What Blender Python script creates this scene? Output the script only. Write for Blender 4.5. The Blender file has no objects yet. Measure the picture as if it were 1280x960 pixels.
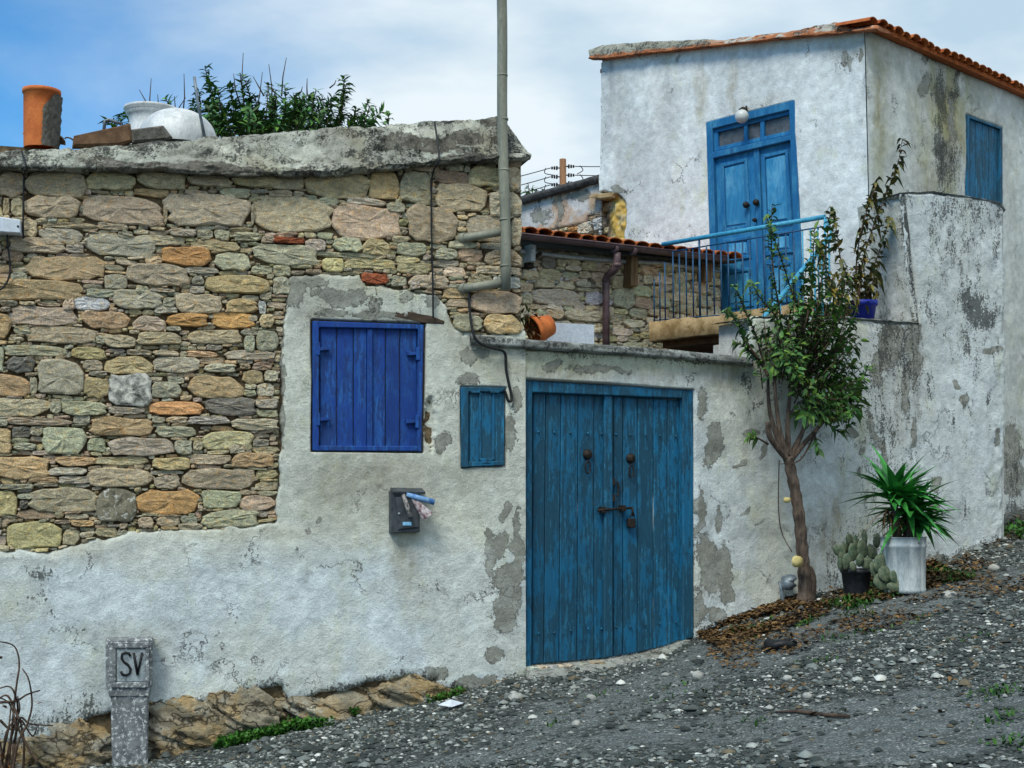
import bpy, math, random
import numpy as np
from mathutils import Vector, Matrix, Euler

# ------------------------------------------------------------------ camera, sky, sun, exposure
scene = bpy.context.scene
col = scene.collection
EYE = 1.6
F = 1700.0
PITCH = math.atan(150 / F)
cam_d = bpy.data.cameras.new("camera")
cam_d.sensor_width = 36.0
cam_d.lens = 36.0 * F / 1280.0
cam_d.clip_start = 0.1
cam_d.clip_end = 2000
cam = bpy.data.objects.new("camera", cam_d)
col.objects.link(cam)
cam.location = (0, 0, EYE)
cam.rotation_euler = (math.pi / 2 + PITCH, 0, 0)
scene.camera = cam

SUN_EL, SUN_AZ = 52.0, 205.0          # azimuth measured clockwise from +Y
world = bpy.data.worlds.new("World")
scene.world = world
world.use_nodes = True
wn, wl = world.node_tree.nodes, world.node_tree.links
wn.clear()


def wnode(t, **k):
    n = wn.new(t)
    for a, b in k.items():
        setattr(n, a, b)
    return n


w_out = wnode("ShaderNodeOutputWorld")
w_bg = wnode("ShaderNodeBackground")
w_bg.inputs[1].default_value = 0.12
w_sky = wnode("ShaderNodeTexSky", sky_type="NISHITA", sun_disc=False)
w_sky.sun_elevation = math.radians(SUN_EL)
w_sky.sun_rotation = math.radians(SUN_AZ)
w_sky.air_density = 1.0
w_sky.dust_density = 0.3
w_sky.ozone_density = 3.0
w_tc = wnode("ShaderNodeTexCoord")
w_map = wnode("ShaderNodeMapping")
w_map.inputs["Scale"].default_value = (1.6, 1.6, 4.2)
w_map.inputs["Location"].default_value = (0.7, 0.2, 0.35)
w_no = wnode("ShaderNodeTexNoise")
w_no.inputs["Scale"].default_value = 1.7
w_no.inputs["Detail"].default_value = 7
w_no.inputs["Roughness"].default_value = 0.5
w_no.inputs["Distortion"].default_value = 0.5
w_sep = wnode("ShaderNodeSeparateXYZ")
w_ma = wnode("ShaderNodeMath", operation="MULTIPLY_ADD")   # more cloud to the east
w_ma.inputs[1].default_value = 1.05
w_add = wnode("ShaderNodeMath", operation="ADD")
w_ramp = wnode("ShaderNodeValToRGB")
w_ramp.color_ramp.interpolation = "EASE"
w_ramp.color_ramp.elements[0].position = 0.26
w_ramp.color_ramp.elements[0].color = (0, 0, 0, 1)
w_ramp.color_ramp.elements[1].position = 0.80
w_ramp.color_ramp.elements[1].color = (1, 1, 1, 1)
w_no2 = wnode("ShaderNodeTexNoise")
w_no2.inputs["Scale"].default_value = 3.1
w_no2.inputs["Detail"].default_value = 6
w_ramp2 = wnode("ShaderNodeValToRGB")
w_ramp2.color_ramp.elements[0].position = 0.40
w_ramp2.color_ramp.elements[0].color = (3.6, 4.8, 5.8, 1)
w_ramp2.color_ramp.elements[1].position = 0.62
w_ramp2.color_ramp.elements[1].color = (5.9, 6.6, 7.0, 1)
w_mul = wnode("ShaderNodeMixRGB", blend_type="MULTIPLY")
w_mul.inputs[0].default_value = 1.0
w_mul.inputs[2].default_value = (0.42, 0.95, 1.22, 1)
w_mix = wnode("ShaderNodeMixRGB")
wl.new(w_tc.outputs["Generated"], w_map.inputs[0])
wl.new(w_map.outputs[0], w_no.inputs[0])
wl.new(w_map.outputs[0], w_no2.inputs[0])
wl.new(w_tc.outputs["Generated"], w_sep.inputs[0])
wl.new(w_sep.outputs[0], w_ma.inputs[0])
wl.new(w_no.outputs[0], w_ma.inputs[2])
wl.new(w_ma.outputs[0], w_add.inputs[0])
w_add.inputs[1].default_value = 0.35
wl.new(w_add.outputs[0], w_ramp.inputs[0])
wl.new(w_no2.outputs[0], w_ramp2.inputs[0])
wl.new(w_sky.outputs[0], w_mul.inputs[1])
wl.new(w_ramp.outputs[0], w_mix.inputs[0])
wl.new(w_mul.outputs[0], w_mix.inputs[1])
wl.new(w_ramp2.outputs[0], w_mix.inputs[2])
wl.new(w_mix.outputs[0], w_bg.inputs[0])
wl.new(w_bg.outputs[0], w_out.inputs[0])

sun_d = bpy.data.lights.new("sun", "SUN")
sun_d.energy = 2.6
sun_d.angle = math.radians(22)
sun_d.color = (1.0, 0.975, 0.86)
sun = bpy.data.objects.new("sun", sun_d)
col.objects.link(sun)
_a, _e = math.radians(SUN_AZ), math.radians(SUN_EL)
sun_dir = Vector((math.sin(_a) * math.cos(_e), math.cos(_a) * math.cos(_e), math.sin(_e)))
sun.rotation_euler = (-sun_dir).to_track_quat("-Z", "Y").to_euler()
sun.location = (0, 0, 30)

vs = scene.view_settings
vs.view_transform = "Standard"
vs.look = "None"
vs.exposure = 0.24
vs.gamma = 1.0
scene.cycles.max_bounces = 6

R = random.Random(7)
NR = np.random.RandomState(11)

# ------------------------------------------------------------------ geometry of the place
# Vertical planes (walls) are found from their angle to the picture and their distance; an outline seen in the
# photograph is cast onto its own wall.
CP, SP = math.cos(PITCH), math.sin(PITCH)


def ray(px, py):
    x = (px - 640.0) / F
    y = -(py - 480.0) / F
    return np.array([x, CP - SP * y, SP + CP * y])


def project(X, Y, Z):
    Zr = Z - EYE
    fwd = Y * CP + Zr * SP
    up = -Y * SP + Zr * CP
    return 640 + F * X / fwd, 480 - F * up / fwd


class Plane:
    def __init__(s, x, y, deg):
        s.o = np.array([x, y])
        s.a = math.radians(deg)
        s.u = np.array([math.cos(s.a), math.sin(s.a)])
        s.n = np.array([math.sin(s.a), -math.cos(s.a)])

    def uz(s, px, py, off=0.0):
        d = ray(px, py)
        t = (s.o @ s.n + off) / (d[:2] @ s.n)
        p = d * t
        return float((p[:2] - s.o) @ s.u), float(p[2] + EYE)

    def at(s, u, z, off=0.0):
        p = s.o + s.u * u + s.n * off
        return Vector((p[0], p[1], z))

    def P(s, px, py, off=0.0, ray_off=None):
        u, z = s.uz(px, py, off if ray_off is None else ray_off)
        return s.at(u, z, off)

    def grid(s, U, Z, H):
        X = s.o[0] + s.u[0] * U + s.n[0] * H
        Y = s.o[1] + s.u[1] * U + s.n[1] * H
        return X, Y, Z


x655 = (655 - 640) / F * 10.5
W1 = Plane(x655, 10.5, 16)            # stone house front
W2 = Plane(x655, 10.5, 30)            # gate wall and retaining wall
CRN = (3.73, 14.0)
UF = Plane(CRN[0], CRN[1], -45.5)     # upper house, balcony side
UR = Plane(CRN[0], CRN[1], 43.5)      # upper house, street side
SH = Plane(0.12, 14.07, 30)           # shed
BAL = Plane(1.477, 14.6, -45.5)       # balcony edge
_b = W2.P(1147, 400)
BE = Plane(_b.x, _b.y, -60)           # end of the tall pier


# ------------------------------------------------------------------ noise
def _hash(ix, iy, seed):
    with np.errstate(over="ignore"):
        h = (ix.astype(np.uint32) * np.uint32(374761393) + iy.astype(np.uint32) * np.uint32(668265263) + np.uint32((seed * 974634541) & 0xffffffff))
        h = (h ^ (h >> np.uint32(13))) * np.uint32(1274126177)
        h = h ^ (h >> np.uint32(16))
    return (h & np.uint32(0xffffff)).astype(np.float64) / float(0xffffff)


def vnoise(x, y, seed=0):
    x = np.asarray(x, float) + 1000.0
    y = np.asarray(y, float) + 1000.0
    ix, iy = np.floor(x).astype(np.int64), np.floor(y).astype(np.int64)
    fx, fy = x - ix, y - iy
    fx = fx * fx * (3 - 2 * fx)
    fy = fy * fy * (3 - 2 * fy)
    a, b = _hash(ix, iy, seed), _hash(ix + 1, iy, seed)
    c, d = _hash(ix, iy + 1, seed), _hash(ix + 1, iy + 1, seed)
    return (a * (1 - fx) + b * fx) * (1 - fy) + (c * (1 - fx) + d * fx) * fy


def fbm(x, y, seed=0, octs=4, gain=0.5):
    t, amp, s, f = 0, 1.0, 0.0, 1.0
    for i in range(octs):
        t = t + amp * vnoise(np.asarray(x) * f, np.asarray(y) * f, seed + i * 17)
        s += amp
        amp *= gain
        f *= 2.03
    return t / s


def poly_sd(px, py, poly):
    """signed distance to a polygon, positive inside"""
    d = np.full(np.shape(px), 1e9)
    ins = np.zeros(np.shape(px), bool)
    n = len(poly)
    for i in range(n):
        (x0, y0), (x1, y1) = poly[i], poly[(i + 1) % n]
        dx, dy = x1 - x0, y1 - y0
        t = np.clip(((px - x0) * dx + (py - y0) * dy) / (dx * dx + dy * dy + 1e-9), 0, 1)
        d = np.minimum(d, np.hypot(px - x0 - t * dx, py - y0 - t * dy))
        if y0 != y1:
            c = ((y0 > py) != (y1 > py)) & (px < (x1 - x0) * (py - y0) / (y1 - y0) + x0)
            ins ^= c
    return np.where(ins, d, -d)


def blobs(px, py, lst, k=0.55):
    """soft patches: 0.5 on the outline, more inside; (cx, cy, rx, ry[, tilt degrees[, strength]])"""
    px, py = px + (fbm(px * .06, py * .06, 301, 4) - .5) * 16, py + (fbm(px * .06, py * .06, 307, 4) - .5) * 16
    v = np.zeros(np.shape(px))
    for b in lst:
        cx, cy, rx, ry = b[:4]
        t = math.radians(b[4]) if len(b) > 4 else 0
        st = b[5] if len(b) > 5 else 1.0
        dx, dy = px - cx, py - cy
        x = dx * math.cos(t) + dy * math.sin(t)
        y = -dx * math.sin(t) + dy * math.cos(t)
        r = np.hypot(x / rx, y / ry)
        v = np.maximum(v, np.clip(0.5 + (1 - r) * k, 0, 1) * st)
    return v


def interp(pts):
    xs, ys = [p[0] for p in pts], [p[1] for p in pts]
    return lambda x: np.interp(x, xs, ys)


# ------------------------------------------------------------------ objects
def link(o, parent=None):
    col.objects.link(o)
    if parent is not None:
        o.parent = parent
    return o


def tag(o, label=None, cat=None, group=None, kind=None):
    if label:
        o["label"] = label
    if cat:
        o["category"] = cat
    if group:
        o["group"] = group
    if kind:
        o["kind"] = kind
    return o


def thing(name, label, cat, loc, group=None):
    o = bpy.data.objects.new(name, None)
    o.empty_display_size = 0.1
    o.location = loc
    link(o)
    return tag(o, label, cat, group)


def base_of(o):
    v = Vector((0, 0, 0))
    while o is not None:
        v = v + o.location
        o = o.parent
    return v


def np_mesh(name, V, faces, smooth=False):
    """V (n,3); faces a list of int arrays, each (m,3) or (m,4)"""
    me = bpy.data.meshes.new(name)
    V = np.asarray(V, np.float32)
    me.vertices.add(len(V))
    me.vertices.foreach_set("co", V.ravel())
    faces = [np.asarray(f, np.int32) for f in faces if len(f)]
    nl = sum(f.size for f in faces)
    npoly = sum(len(f) for f in faces)
    me.loops.add(nl)
    me.polygons.add(npoly)
    me.loops.foreach_set("vertex_index", np.concatenate([f.ravel() for f in faces]))
    st, c = [], 0
    for f in faces:
        st.append(np.arange(len(f)) * f.shape[1] + c)
        c += f.size
    me.polygons.foreach_set("loop_start", np.concatenate(st).astype(np.int32))
    if smooth:
        me.polygons.foreach_set("use_smooth", np.ones(npoly, bool))
    me.update(calc_edges=True)
    me.validate()
    return me


def set_attr(me, name, rgba):
    a = me.color_attributes.new(name, "FLOAT_COLOR", "POINT")
    a.data.foreach_set("color", np.asarray(rgba, np.float32).ravel())


class MB:
    """collects shapes for one mesh object"""

    def __init__(s):
        s.v, s.f, s.sm = [], [], []

    def add(s, verts, faces, smooth=False):
        b = len(s.v)
        s.v += [tuple(p) for p in verts]
        s.f += [tuple(i + b for i in f) for f in faces]
        s.sm += [smooth] * len(faces)
        return s

    def build(s, name, mat, parent=None, kind=None):
        bo = base_of(parent)
        me = bpy.data.meshes.new(name)
        me.from_pydata([(p[0] - bo.x, p[1] - bo.y, p[2] - bo.z) for p in s.v], [], s.f)
        me.polygons.foreach_set("use_smooth", s.sm)
        me.update()
        me.materials.append(mat)
        o = bpy.data.objects.new(name, me)
        link(o, parent)
        if kind:
            o["kind"] = kind
        return o

    # outline on a wall, pushed from `back` to `front` metres off it, with a chamfered front edge
    def slab(s, pl, poly, back, front, bev=0.004):
        uz = [pl.uz(x, y, front) for x, y in poly]
        cu = sum(p[0] for p in uz) / len(uz)
        cz = sum(p[1] for p in uz) / len(uz)
        ins = []
        for u, z in uz:
            du, dz = cu - u, cz - z
            ins.append((u + math.copysign(min(bev, abs(du) * .4), du), z + math.copysign(min(bev, abs(dz) * .4), dz)))
        n = len(uz)
        vs_ = [pl.at(u, z, back) for u, z in uz] + [pl.at(u, z, front - bev) for u, z in uz] + [pl.at(u, z, front) for u, z in ins]
        fs = []
        for r in range(2):
            for i in range(n):
                j = (i + 1) % n
                fs.append((r * n + i, r * n + j, (r + 1) * n + j, (r + 1) * n + i))
        fs.append(tuple(2 * n + i for i in range(n)))
        fs.append(tuple(reversed(range(n))))
        return s.add(vs_, fs)

    def tube(s, pts, rad, n=8, smooth=True, cap=True):
        pts = [Vector(p) for p in pts]
        if not hasattr(rad, "__len__"):
            rad = [rad] * len(pts)
        vs_, fs = [], []
        ref = None
        for i, p in enumerate(pts):
            t = (pts[min(i + 1, len(pts) - 1)] - pts[max(i - 1, 0)]).normalized()
            if ref is None:
                ref = Vector((0, 0, 1)) if abs(t.z) < .9 else Vector((1, 0, 0))
            a = t.cross(ref).normalized()
            b = t.cross(a).normalized()
            ref = -b if False else a.cross(t).normalized()
            for k in range(n):
                w = 2 * math.pi * k / n
                vs_.append(p + (a * math.cos(w) + b * math.sin(w)) * rad[i])
        for i in range(len(pts) - 1):
            for k in range(n):
                k2 = (k + 1) % n
                fs.append((i * n + k, i * n + k2, (i + 1) * n + k2, (i + 1) * n + k))
        s.add(vs_, fs, smooth)
        if cap:
            b0 = len(s.v) - len(vs_)
            s.f.append(tuple(b0 + k for k in reversed(range(n))))
            s.f.append(tuple(b0 + (len(pts) - 1) * n + k for k in range(n)))
            s.sm += [False, False]
        return s

    def lathe(s, c, prof, n=24, smooth=True, rib=None, M=None):
        """prof: (radius, height) list, turned round a vertical axis at c"""
        vs_, fs = [], []
        c = Vector(c)
        for r, h in prof:
            for k in range(n):
                w = 2 * math.pi * k / n
                rr = r * (rib(w) if rib else 1)
                q = Vector((rr * math.cos(w), rr * math.sin(w), h))
                vs_.append(c + (M @ q if M else q))
        for i in range(len(prof) - 1):
            for k in range(n):
                k2 = (k + 1) % n
                fs.append((i * n + k, i * n + k2, (i + 1) * n + k2, (i + 1) * n + k))
        return s.add(vs_, fs, smooth)

    def disc(s, c, r, h, n=24):
        c = Vector(c)
        return s.add([c + Vector((r * math.cos(2 * math.pi * k / n), r * math.sin(2 * math.pi * k / n), h)) for k in range(n)], [tuple(range(n))])

    def box(s, c, x, y, z, sx, sy, sz):
        """box about c with half extents sx, sy, sz along unit vectors x, y, z"""
        c, x, y, z = Vector(c), Vector(x), Vector(y), Vector(z)
        vs_ = [c + x * sx * i + y * sy * j + z * sz * k for i in (-1, 1) for j in (-1, 1) for k in (-1, 1)]
        return s.add(vs_, [(0, 1, 3, 2), (4, 6, 7, 5), (0, 4, 5, 1), (2, 3, 7, 6), (0, 2, 6, 4), (1, 5, 7, 3)])


def V3(p, z=0.0):
    return Vector((p[0], p[1], z))


def grid_faces(n, m):
    i = np.arange(n - 1)[:, None] * m + np.arange(m - 1)[None, :]
    return np.stack([i, i + 1, i + m + 1, i + m], -1).reshape(-1, 4)


def sheet(name, pl, pxr, pyr, res, hfn, keepfn, wearfn, tintfn, mat, parent, off=0.0, ext=0.0):
    """a wall face as a fine relief: outline, relief and wear are given over the photograph's pixels"""
    us, zs = [], []
    for x in pxr:
        for y in pyr:
            u, z = pl.uz(x, y)
            us.append(u)
            zs.append(z)
    u0, u1, z0, z1 = min(us), max(us), min(zs), max(zs)
    nu, nz = int((u1 - u0) / res) + 2, int((z1 - z0) / res) + 2
    U, Z = np.meshgrid(np.linspace(u0, u1, nu), np.linspace(z0, z1, nz), indexing="ij")
    X, Y, _ = pl.grid(U, Z, np.zeros_like(U))
    px, py = project(X, Y, Z)
    h = hfn(px, py, U, Z) + off
    keep = keepfn(px, py, U, Z)
    X, Y, _ = pl.grid(U, Z, h)
    bo = base_of(parent)
    V = np.stack([X - bo.x, Y - bo.y, Z - bo.z], -1).reshape(-1, 3)
    fc = grid_faces(nu, nz)
    kf = keep.ravel()[fc].all(1)
    fc = fc[kf][:, ::1]
    used = np.zeros(len(V), bool)
    used[fc.ravel()] = True
    idx = np.cumsum(used) - 1
    me = np_mesh(name, V[used], [idx[fc]], smooth=True)
    set_attr(me, "wear", np.stack(wearfn(px, py, U, Z), -1).reshape(-1, 4)[used])
    t = tintfn(px, py, U, Z)
    set_attr(me, "tint", np.concatenate([t, np.ones(t.shape[:-1] + (1,))], -1).reshape(-1, 4)[used])
    me.materials.append(mat)
    o = bpy.data.objects.new(name, me)
    return link(o, parent)


def lit_attr(o, wear=(0, 0, 0, 0), tint=(0.6, 0.6, 0.57, 1)):
    n = len(o.data.vertices)
    set_attr(o.data, "wear", np.tile(wear, (n, 1)))
    set_attr(o.data, "tint", np.tile(tint, (n, 1)))
    return o


def mixc(a, b, f):
    f = np.clip(f, 0, 1)[..., None]
    return np.asarray(a) * (1 - f) + np.asarray(b) * f


def sstep(a, b, x):
    t = np.clip((x - a) / (b - a), 0, 1)
    return t * t * (3 - 2 * t)


# ------------------------------------------------------------------ materials
class NT:
    def __init__(s, name):
        s.m = bpy.data.materials.new(name)
        s.m.use_nodes = True
        s.t = s.m.node_tree
        s.b = s.t.nodes["Principled BSDF"]
        s.b.inputs["Specular IOR Level"].default_value = 0.3
        s._pos = None

    def n(s, t, ins=None, **k):
        nd = s.t.nodes.new(t)
        for a, b in k.items():
            setattr(nd, a, b)
        for a, b in (ins or {}).items():
            s.set(nd.inputs[a], b)
        return nd

    def set(s, sock, v):
        if isinstance(v, bpy.types.NodeSocket):
            s.t.links.new(v, sock)
        elif isinstance(v, bpy.types.Node):
            s.t.links.new(v.outputs[0], sock)
        else:
            if hasattr(sock.default_value, "__len__") and hasattr(v, "__len__") and len(v) == 3 and len(sock.default_value) == 4:
                v = (*v, 1)
            sock.default_value = v

    def pos(s):
        if s._pos is None:
            s._pos = s.n("ShaderNodeNewGeometry").outputs["Position"]
        return s._pos

    def map(s, scale=(1, 1, 1), vec=None, loc=(0, 0, 0)):
        return s.n("ShaderNodeMapping", {"Vector": vec or s.pos(), "Scale": scale, "Location": loc}).outputs[0]

    def noise(s, sc, det=5, ro=0.55, vec=None, dist=0.0):
        return s.n("ShaderNodeTexNoise", {"Vector": vec or s.pos(), "Scale": sc, "Detail": det, "Roughness": ro, "Distortion": dist}).outputs[0]

    def math(s, op, a, b=0.0, c=0.0, clamp=False):
        nd = s.n("ShaderNodeMath", operation=op, use_clamp=clamp)
        for i, v in enumerate((a, b, c)):
            s.set(nd.inputs[i], v)
        return nd.outputs[0]

    def step(s, v, a, b):
        return s.n("ShaderNodeMapRange", {0: v, 1: a, 2: b, 3: 0.0, 4: 1.0}, interpolation_type="SMOOTHSTEP").outputs[0]

    def rng(s, v, a, b, c, d):
        return s.n("ShaderNodeMapRange", {0: v, 1: a, 2: b, 3: c, 4: d}).outputs[0]

    def mix(s, f, a, b, mode="MIX"):
        nd = s.n("ShaderNodeMixRGB", blend_type=mode)
        s.set(nd.inputs[0], f)
        s.set(nd.inputs[1], a)
        s.set(nd.inputs[2], b)
        return nd.outputs[0]

    def bump(s, h, st=0.5, d=0.01, prev=None):
        nd = s.n("ShaderNodeBump", {"Height": h, "Strength": st, "Distance": d})
        if prev is not None:
            s.set(nd.inputs["Normal"], prev)
        return nd.outputs[0]

    def out(s, c, rough=0.85, nrm=None, metal=0.0):
        s.set(s.b.inputs["Base Color"], c)
        s.set(s.b.inputs["Roughness"], rough)
        s.set(s.b.inputs["Metallic"], metal)
        if nrm is not None:
            s.set(s.b.inputs["Normal"], nrm)
        return s.m


def mat_plaster(name="weathered plaster", under=(0.24, 0.24, 0.205), csc=1.9, cth=.545, cw=.012, rough=1.0):
    t = NT(name)
    wear = t.n("ShaderNodeAttribute", attribute_name="wear")
    tint = t.n("ShaderNodeAttribute", attribute_name="tint")
    ws = t.n("ShaderNodeSeparateColor", {0: wear.outputs["Color"]})
    big = t.noise(2.3, 5, .6)
    mid = t.noise(11, 6, .65)
    fine = t.noise(55, 5, .7)
    grit = t.noise(170, 3, .7)
    warp = t.noise(17, 6, .78, None, .4)
    # flakes of paint gone
    pe = t.math("ADD", ws.outputs[0], t.math("MULTIPLY", t.math("ADD", t.math("MULTIPLY", t.math("SUBTRACT", warp, .5), 1.15), t.math("MULTIPLY", t.math("SUBTRACT", fine, .5), .45)), 1.0))
    peel = t.step(pe, .485, .53)
    # black mould in fine specks and streaks
    streak = t.noise(20, 6, .75, t.map((1, 1, .28)))
    sp = t.math("ADD", t.math("MULTIPLY", t.math("SUBTRACT", fine, .5), 1.7), t.math("MULTIPLY", t.math("SUBTRACT", streak, .5), 1.3))
    mo = t.step(t.math("ADD", ws.outputs[1], sp), .44, .62)
    c = t.mix(1.0, tint.outputs["Color"], t.rng(mid, .3, .7, .82, 1.22), "MULTIPLY")
    c = t.mix(1.0, c, t.rng(big, .3, .7, .90, 1.14), "MULTIPLY")
    c = t.mix(1.0, c, t.rng(grit, .25, .75, .66, 1.38), "MULTIPLY")
    c = t.mix(t.step(t.noise(4.2, 6, .7, t.map((1, 1, .5))), .52, .75), c, t.mix(1.0, c, (0.93, .92, .76, 1), "MULTIPLY"))
    st = t.math("MULTIPLY", ws.outputs[2], t.rng(streak, .3, .65, .25, 1.0), clamp=True)
    c = t.mix(st, c, t.mix(mid, (0.17, .12, .045), (0.36, .29, .13)))
    un = t.mix(t.step(mid, .35, .65), under, tuple(x * 1.25 for x in under))
    un = t.mix(t.math("MULTIPLY", t.step(t.noise(7, 5, .7), .42, .62), .6), un, t.mix(.5, un, c))
    un = t.mix(1.0, un, t.rng(grit, .25, .75, .7, 1.25), "MULTIPLY")
    c = t.mix(peel, c, un)
    edge = t.math("MULTIPLY", t.step(pe, .44, .485), t.math("SUBTRACT", 1.0, t.step(pe, .49, .54)))
    c = t.mix(t.math("MULTIPLY", edge, .5), c, (0.06, .06, .05))
    # pinholes and scuffs
    pits = t.step(t.noise(34, 3, .8), .66, .74)
    c = t.mix(t.math("MULTIPLY", pits, .45), c, (0.10, .105, .10))
    # hair cracks
    vv = t.n("ShaderNodeVectorMath", {0: t.pos(), 1: t.n("ShaderNodeVectorMath", {0: t.n("ShaderNodeTexNoise", {"Vector": t.pos(), "Scale": 5.0, "Detail": 5.0, "Roughness": .7}).outputs["Color"], 1: (.5, .5, .5)}, operation="MULTIPLY").outputs[0]}, operation="ADD").outputs[0]
    vo = t.n("ShaderNodeTexVoronoi", {"Vector": vv, "Scale": csc}, feature="DISTANCE_TO_EDGE").outputs["Distance"]
    cr = t.math("SUBTRACT", 1.0, t.step(vo, cw * .15, cw))
    cr = t.math("MULTIPLY", cr, t.step(t.noise(1.9, 2), cth, cth + .10))
    c = t.mix(t.math("MULTIPLY", cr, .75), c, (0.05, .05, .045))
    c = t.mix(t.math("MULTIPLY", mo, .86), c, t.mix(fine, (0.015, .017, .016), (0.075, .08, .072)))
    h = t.math("ADD", t.math("MULTIPLY", fine, .5), t.math("MULTIPLY", grit, .45))
    h = t.math("SUBTRACT", h, t.math("MULTIPLY", peel, 1.1))
    h = t.math("SUBTRACT", h, t.math("MULTIPLY", pits, .5))
    h = t.math("SUBTRACT", h, t.math("MULTIPLY", cr, .9))
    h2 = t.math("MULTIPLY", mid, 1.0)
    nr = t.bump(h2, .6, .035 * rough)
    nr = t.bump(h, .95, .017 * rough, nr)
    return t.out(c, .92, nr)


def mat_stone(name="field stone", src="object"):
    t = NT(name)
    if src == "object":
        oi = t.n("ShaderNodeObjectInfo")
        base, rnd = oi.outputs["Color"], oi.outputs["Random"]
    else:
        base = t.n("ShaderNodeAttribute", attribute_name="tint").outputs["Color"]
        rnd = 0.5
    ofs = t.n("ShaderNodeVectorMath", {0: t.pos(), 1: t.n("ShaderNodeCombineXYZ", {0: t.math("MULTIPLY", rnd, 37.0), 1: t.math("MULTIPLY", rnd, 11.0), 2: t.math("MULTIPLY", rnd, 23.0)}).outputs[0]}, operation="ADD").outputs[0]
    lay = t.noise(9, 6, .7, t.map((1, 1, 2.6), ofs), 1.2)
    mid = t.noise(26, 6, .7, ofs)
    gr = t.noise(120, 4, .7, ofs)
    c = t.mix(1.0, base, t.rng(lay, .3, .7, .76, 1.9), "MULTIPLY")
    c = t.mix(t.step(mid, .5, .72), c, t.mix(1.0, c, (1.2, .92, .58, 1), "MULTIPLY"))
    c = t.mix(t.math("MULTIPLY", t.step(t.noise(15, 5, .7, ofs), .55, .7), .55), c, t.mix(.5, c, (.56, .50, .38, 1)))
    c = t.mix(1.0, c, t.rng(gr, .25, .75, .5, 1.5), "MULTIPLY")
    c = t.mix(t.step(t.noise(48, 4, .8, ofs), .60, .70), c, t.mix(.72, c, (.62, .60, .53, 1)))
    c = t.mix(t.step(t.noise(33, 5, .8, ofs), .63, .72), c, t.mix(.7, c, (.05, .043, .03, 1)))
    nr = t.bump(lay, 1.0, .06)
    nr = t.bump(t.math("ADD", mid, t.math("MULTIPLY", gr, .5)), 1.0, .028, nr)
    return t.out(c, .9, nr)


def mat_rough(name, c0, c1, sc=12, rough=.85, bump=.5, spot=None, metal=0.0, stretch=(1, 1, 1), dist=.01):
    t = NT(name)
    v = t.map(stretch)
    a = t.noise(sc, 6, .65, v)
    g = t.noise(sc * 9, 4, .7, v)
    c = t.mix(t.step(a, .33, .67), c0, c1)
    c = t.mix(1.0, c, t.rng(g, .25, .75, .75, 1.2), "MULTIPLY")
    if spot:
        c = t.mix(t.step(t.noise(sc * 2.2, 5, .75), spot[1], spot[1] + .08), c, spot[0])
    return t.out(c, rough, t.bump(t.math("ADD", a, t.math("MULTIPLY", g, .5)), bump, dist), metal)


def mat_paint(name, c, dark, light, wearlvl=.60, fade=.5):
    """sun-bleached paint on boards: streaks along the grain, worn spots down to dark wood"""
    t = NT(name)
    oi = t.n("ShaderNodeObjectInfo")
    rnd = oi.outputs["Random"]
    ofs = t.n("ShaderNodeVectorMath", {0: t.pos(), 1: t.n("ShaderNodeCombineXYZ", {0: t.math("MULTIPLY", rnd, 13.0), 1: 0.0, 2: t.math("MULTIPLY", rnd, 31.0)}).outputs[0]}, operation="ADD").outputs[0]
    gv = t.map((38, 38, 2.2), ofs)
    grain = t.noise(1.0, 6, .65, gv, .6)
    fineg = t.noise(4.0, 4, .7, gv)
    blot = t.noise(5.5, 5, .65, t.map((1, 1, .45), ofs))
    chip = t.noise(22, 5, .8, t.map((1.8, 1.8, .6), ofs))
    c1 = t.mix(t.step(grain, .35, .68), t.mix(1.0, c, (.72, .74, .80, 1), "MULTIPLY"), c)
    c1 = t.mix(t.math("MULTIPLY", t.step(blot, .42, .7), fade), c1, light)
    c1 = t.mix(1.0, c1, t.rng(rnd, 0, 1, .82, 1.14), "MULTIPLY")
    c1 = t.mix(1.0, c1, t.rng(fineg, .3, .7, .82, 1.15), "MULTIPLY")
    w = t.math("ADD", t.math("MULTIPLY", blot, .45), t.math("ADD", t.math("MULTIPLY", grain, .35), t.math("MULTIPLY", chip, .3)))
    worn = t.step(w, wearlvl, wearlvl + .07)
    c1 = t.mix(t.math("MULTIPLY", worn, .85), c1, t.mix(fineg, dark, tuple(x * 2.2 for x in dark)))
    scr = t.step(t.noise(60, 3, .8, t.map((1.5, 1.5, .25), ofs)), .67, .72)
    c1 = t.mix(t.math("MULTIPLY", scr, .45), c1, tuple(min(1, x * 1.5 + .05) for x in light))
    nr = t.bump(t.math("ADD", grain, t.math("MULTIPLY", fineg, .5)), .55, .006)
    nr = t.bump(t.math("MULTIPLY", worn, -1.0), .4, .003, nr)
    return t.out(c1, .62, nr)


def mat_leaf(name, c0, c1, rough=.5):
    t = NT(name)
    at = t.n("ShaderNodeAttribute", attribute_name="tint")
    a = t.noise(14, 3)
    c = t.mix(t.step(a, .4, .6), c0, c1)
    c = t.mix(1.0, c, at.outputs["Color"], "MULTIPLY")
    t.set(t.b.inputs["Subsurface Weight"], 0.0)
    return t.out(c, rough, t.bump(t.noise(160, 3), .25, .003))


M = {}
M["plaster"] = mat_plaster()
M["plaster_smooth"] = mat_plaster("limewashed plaster", csc=1.3, cth=.57, rough=.5)
M["concrete"] = mat_plaster("weathered concrete", (0.17, .155, .125), 5.0, .40, .022, 1.8)
M["stone"] = mat_stone()
M["rock"] = None


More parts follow.
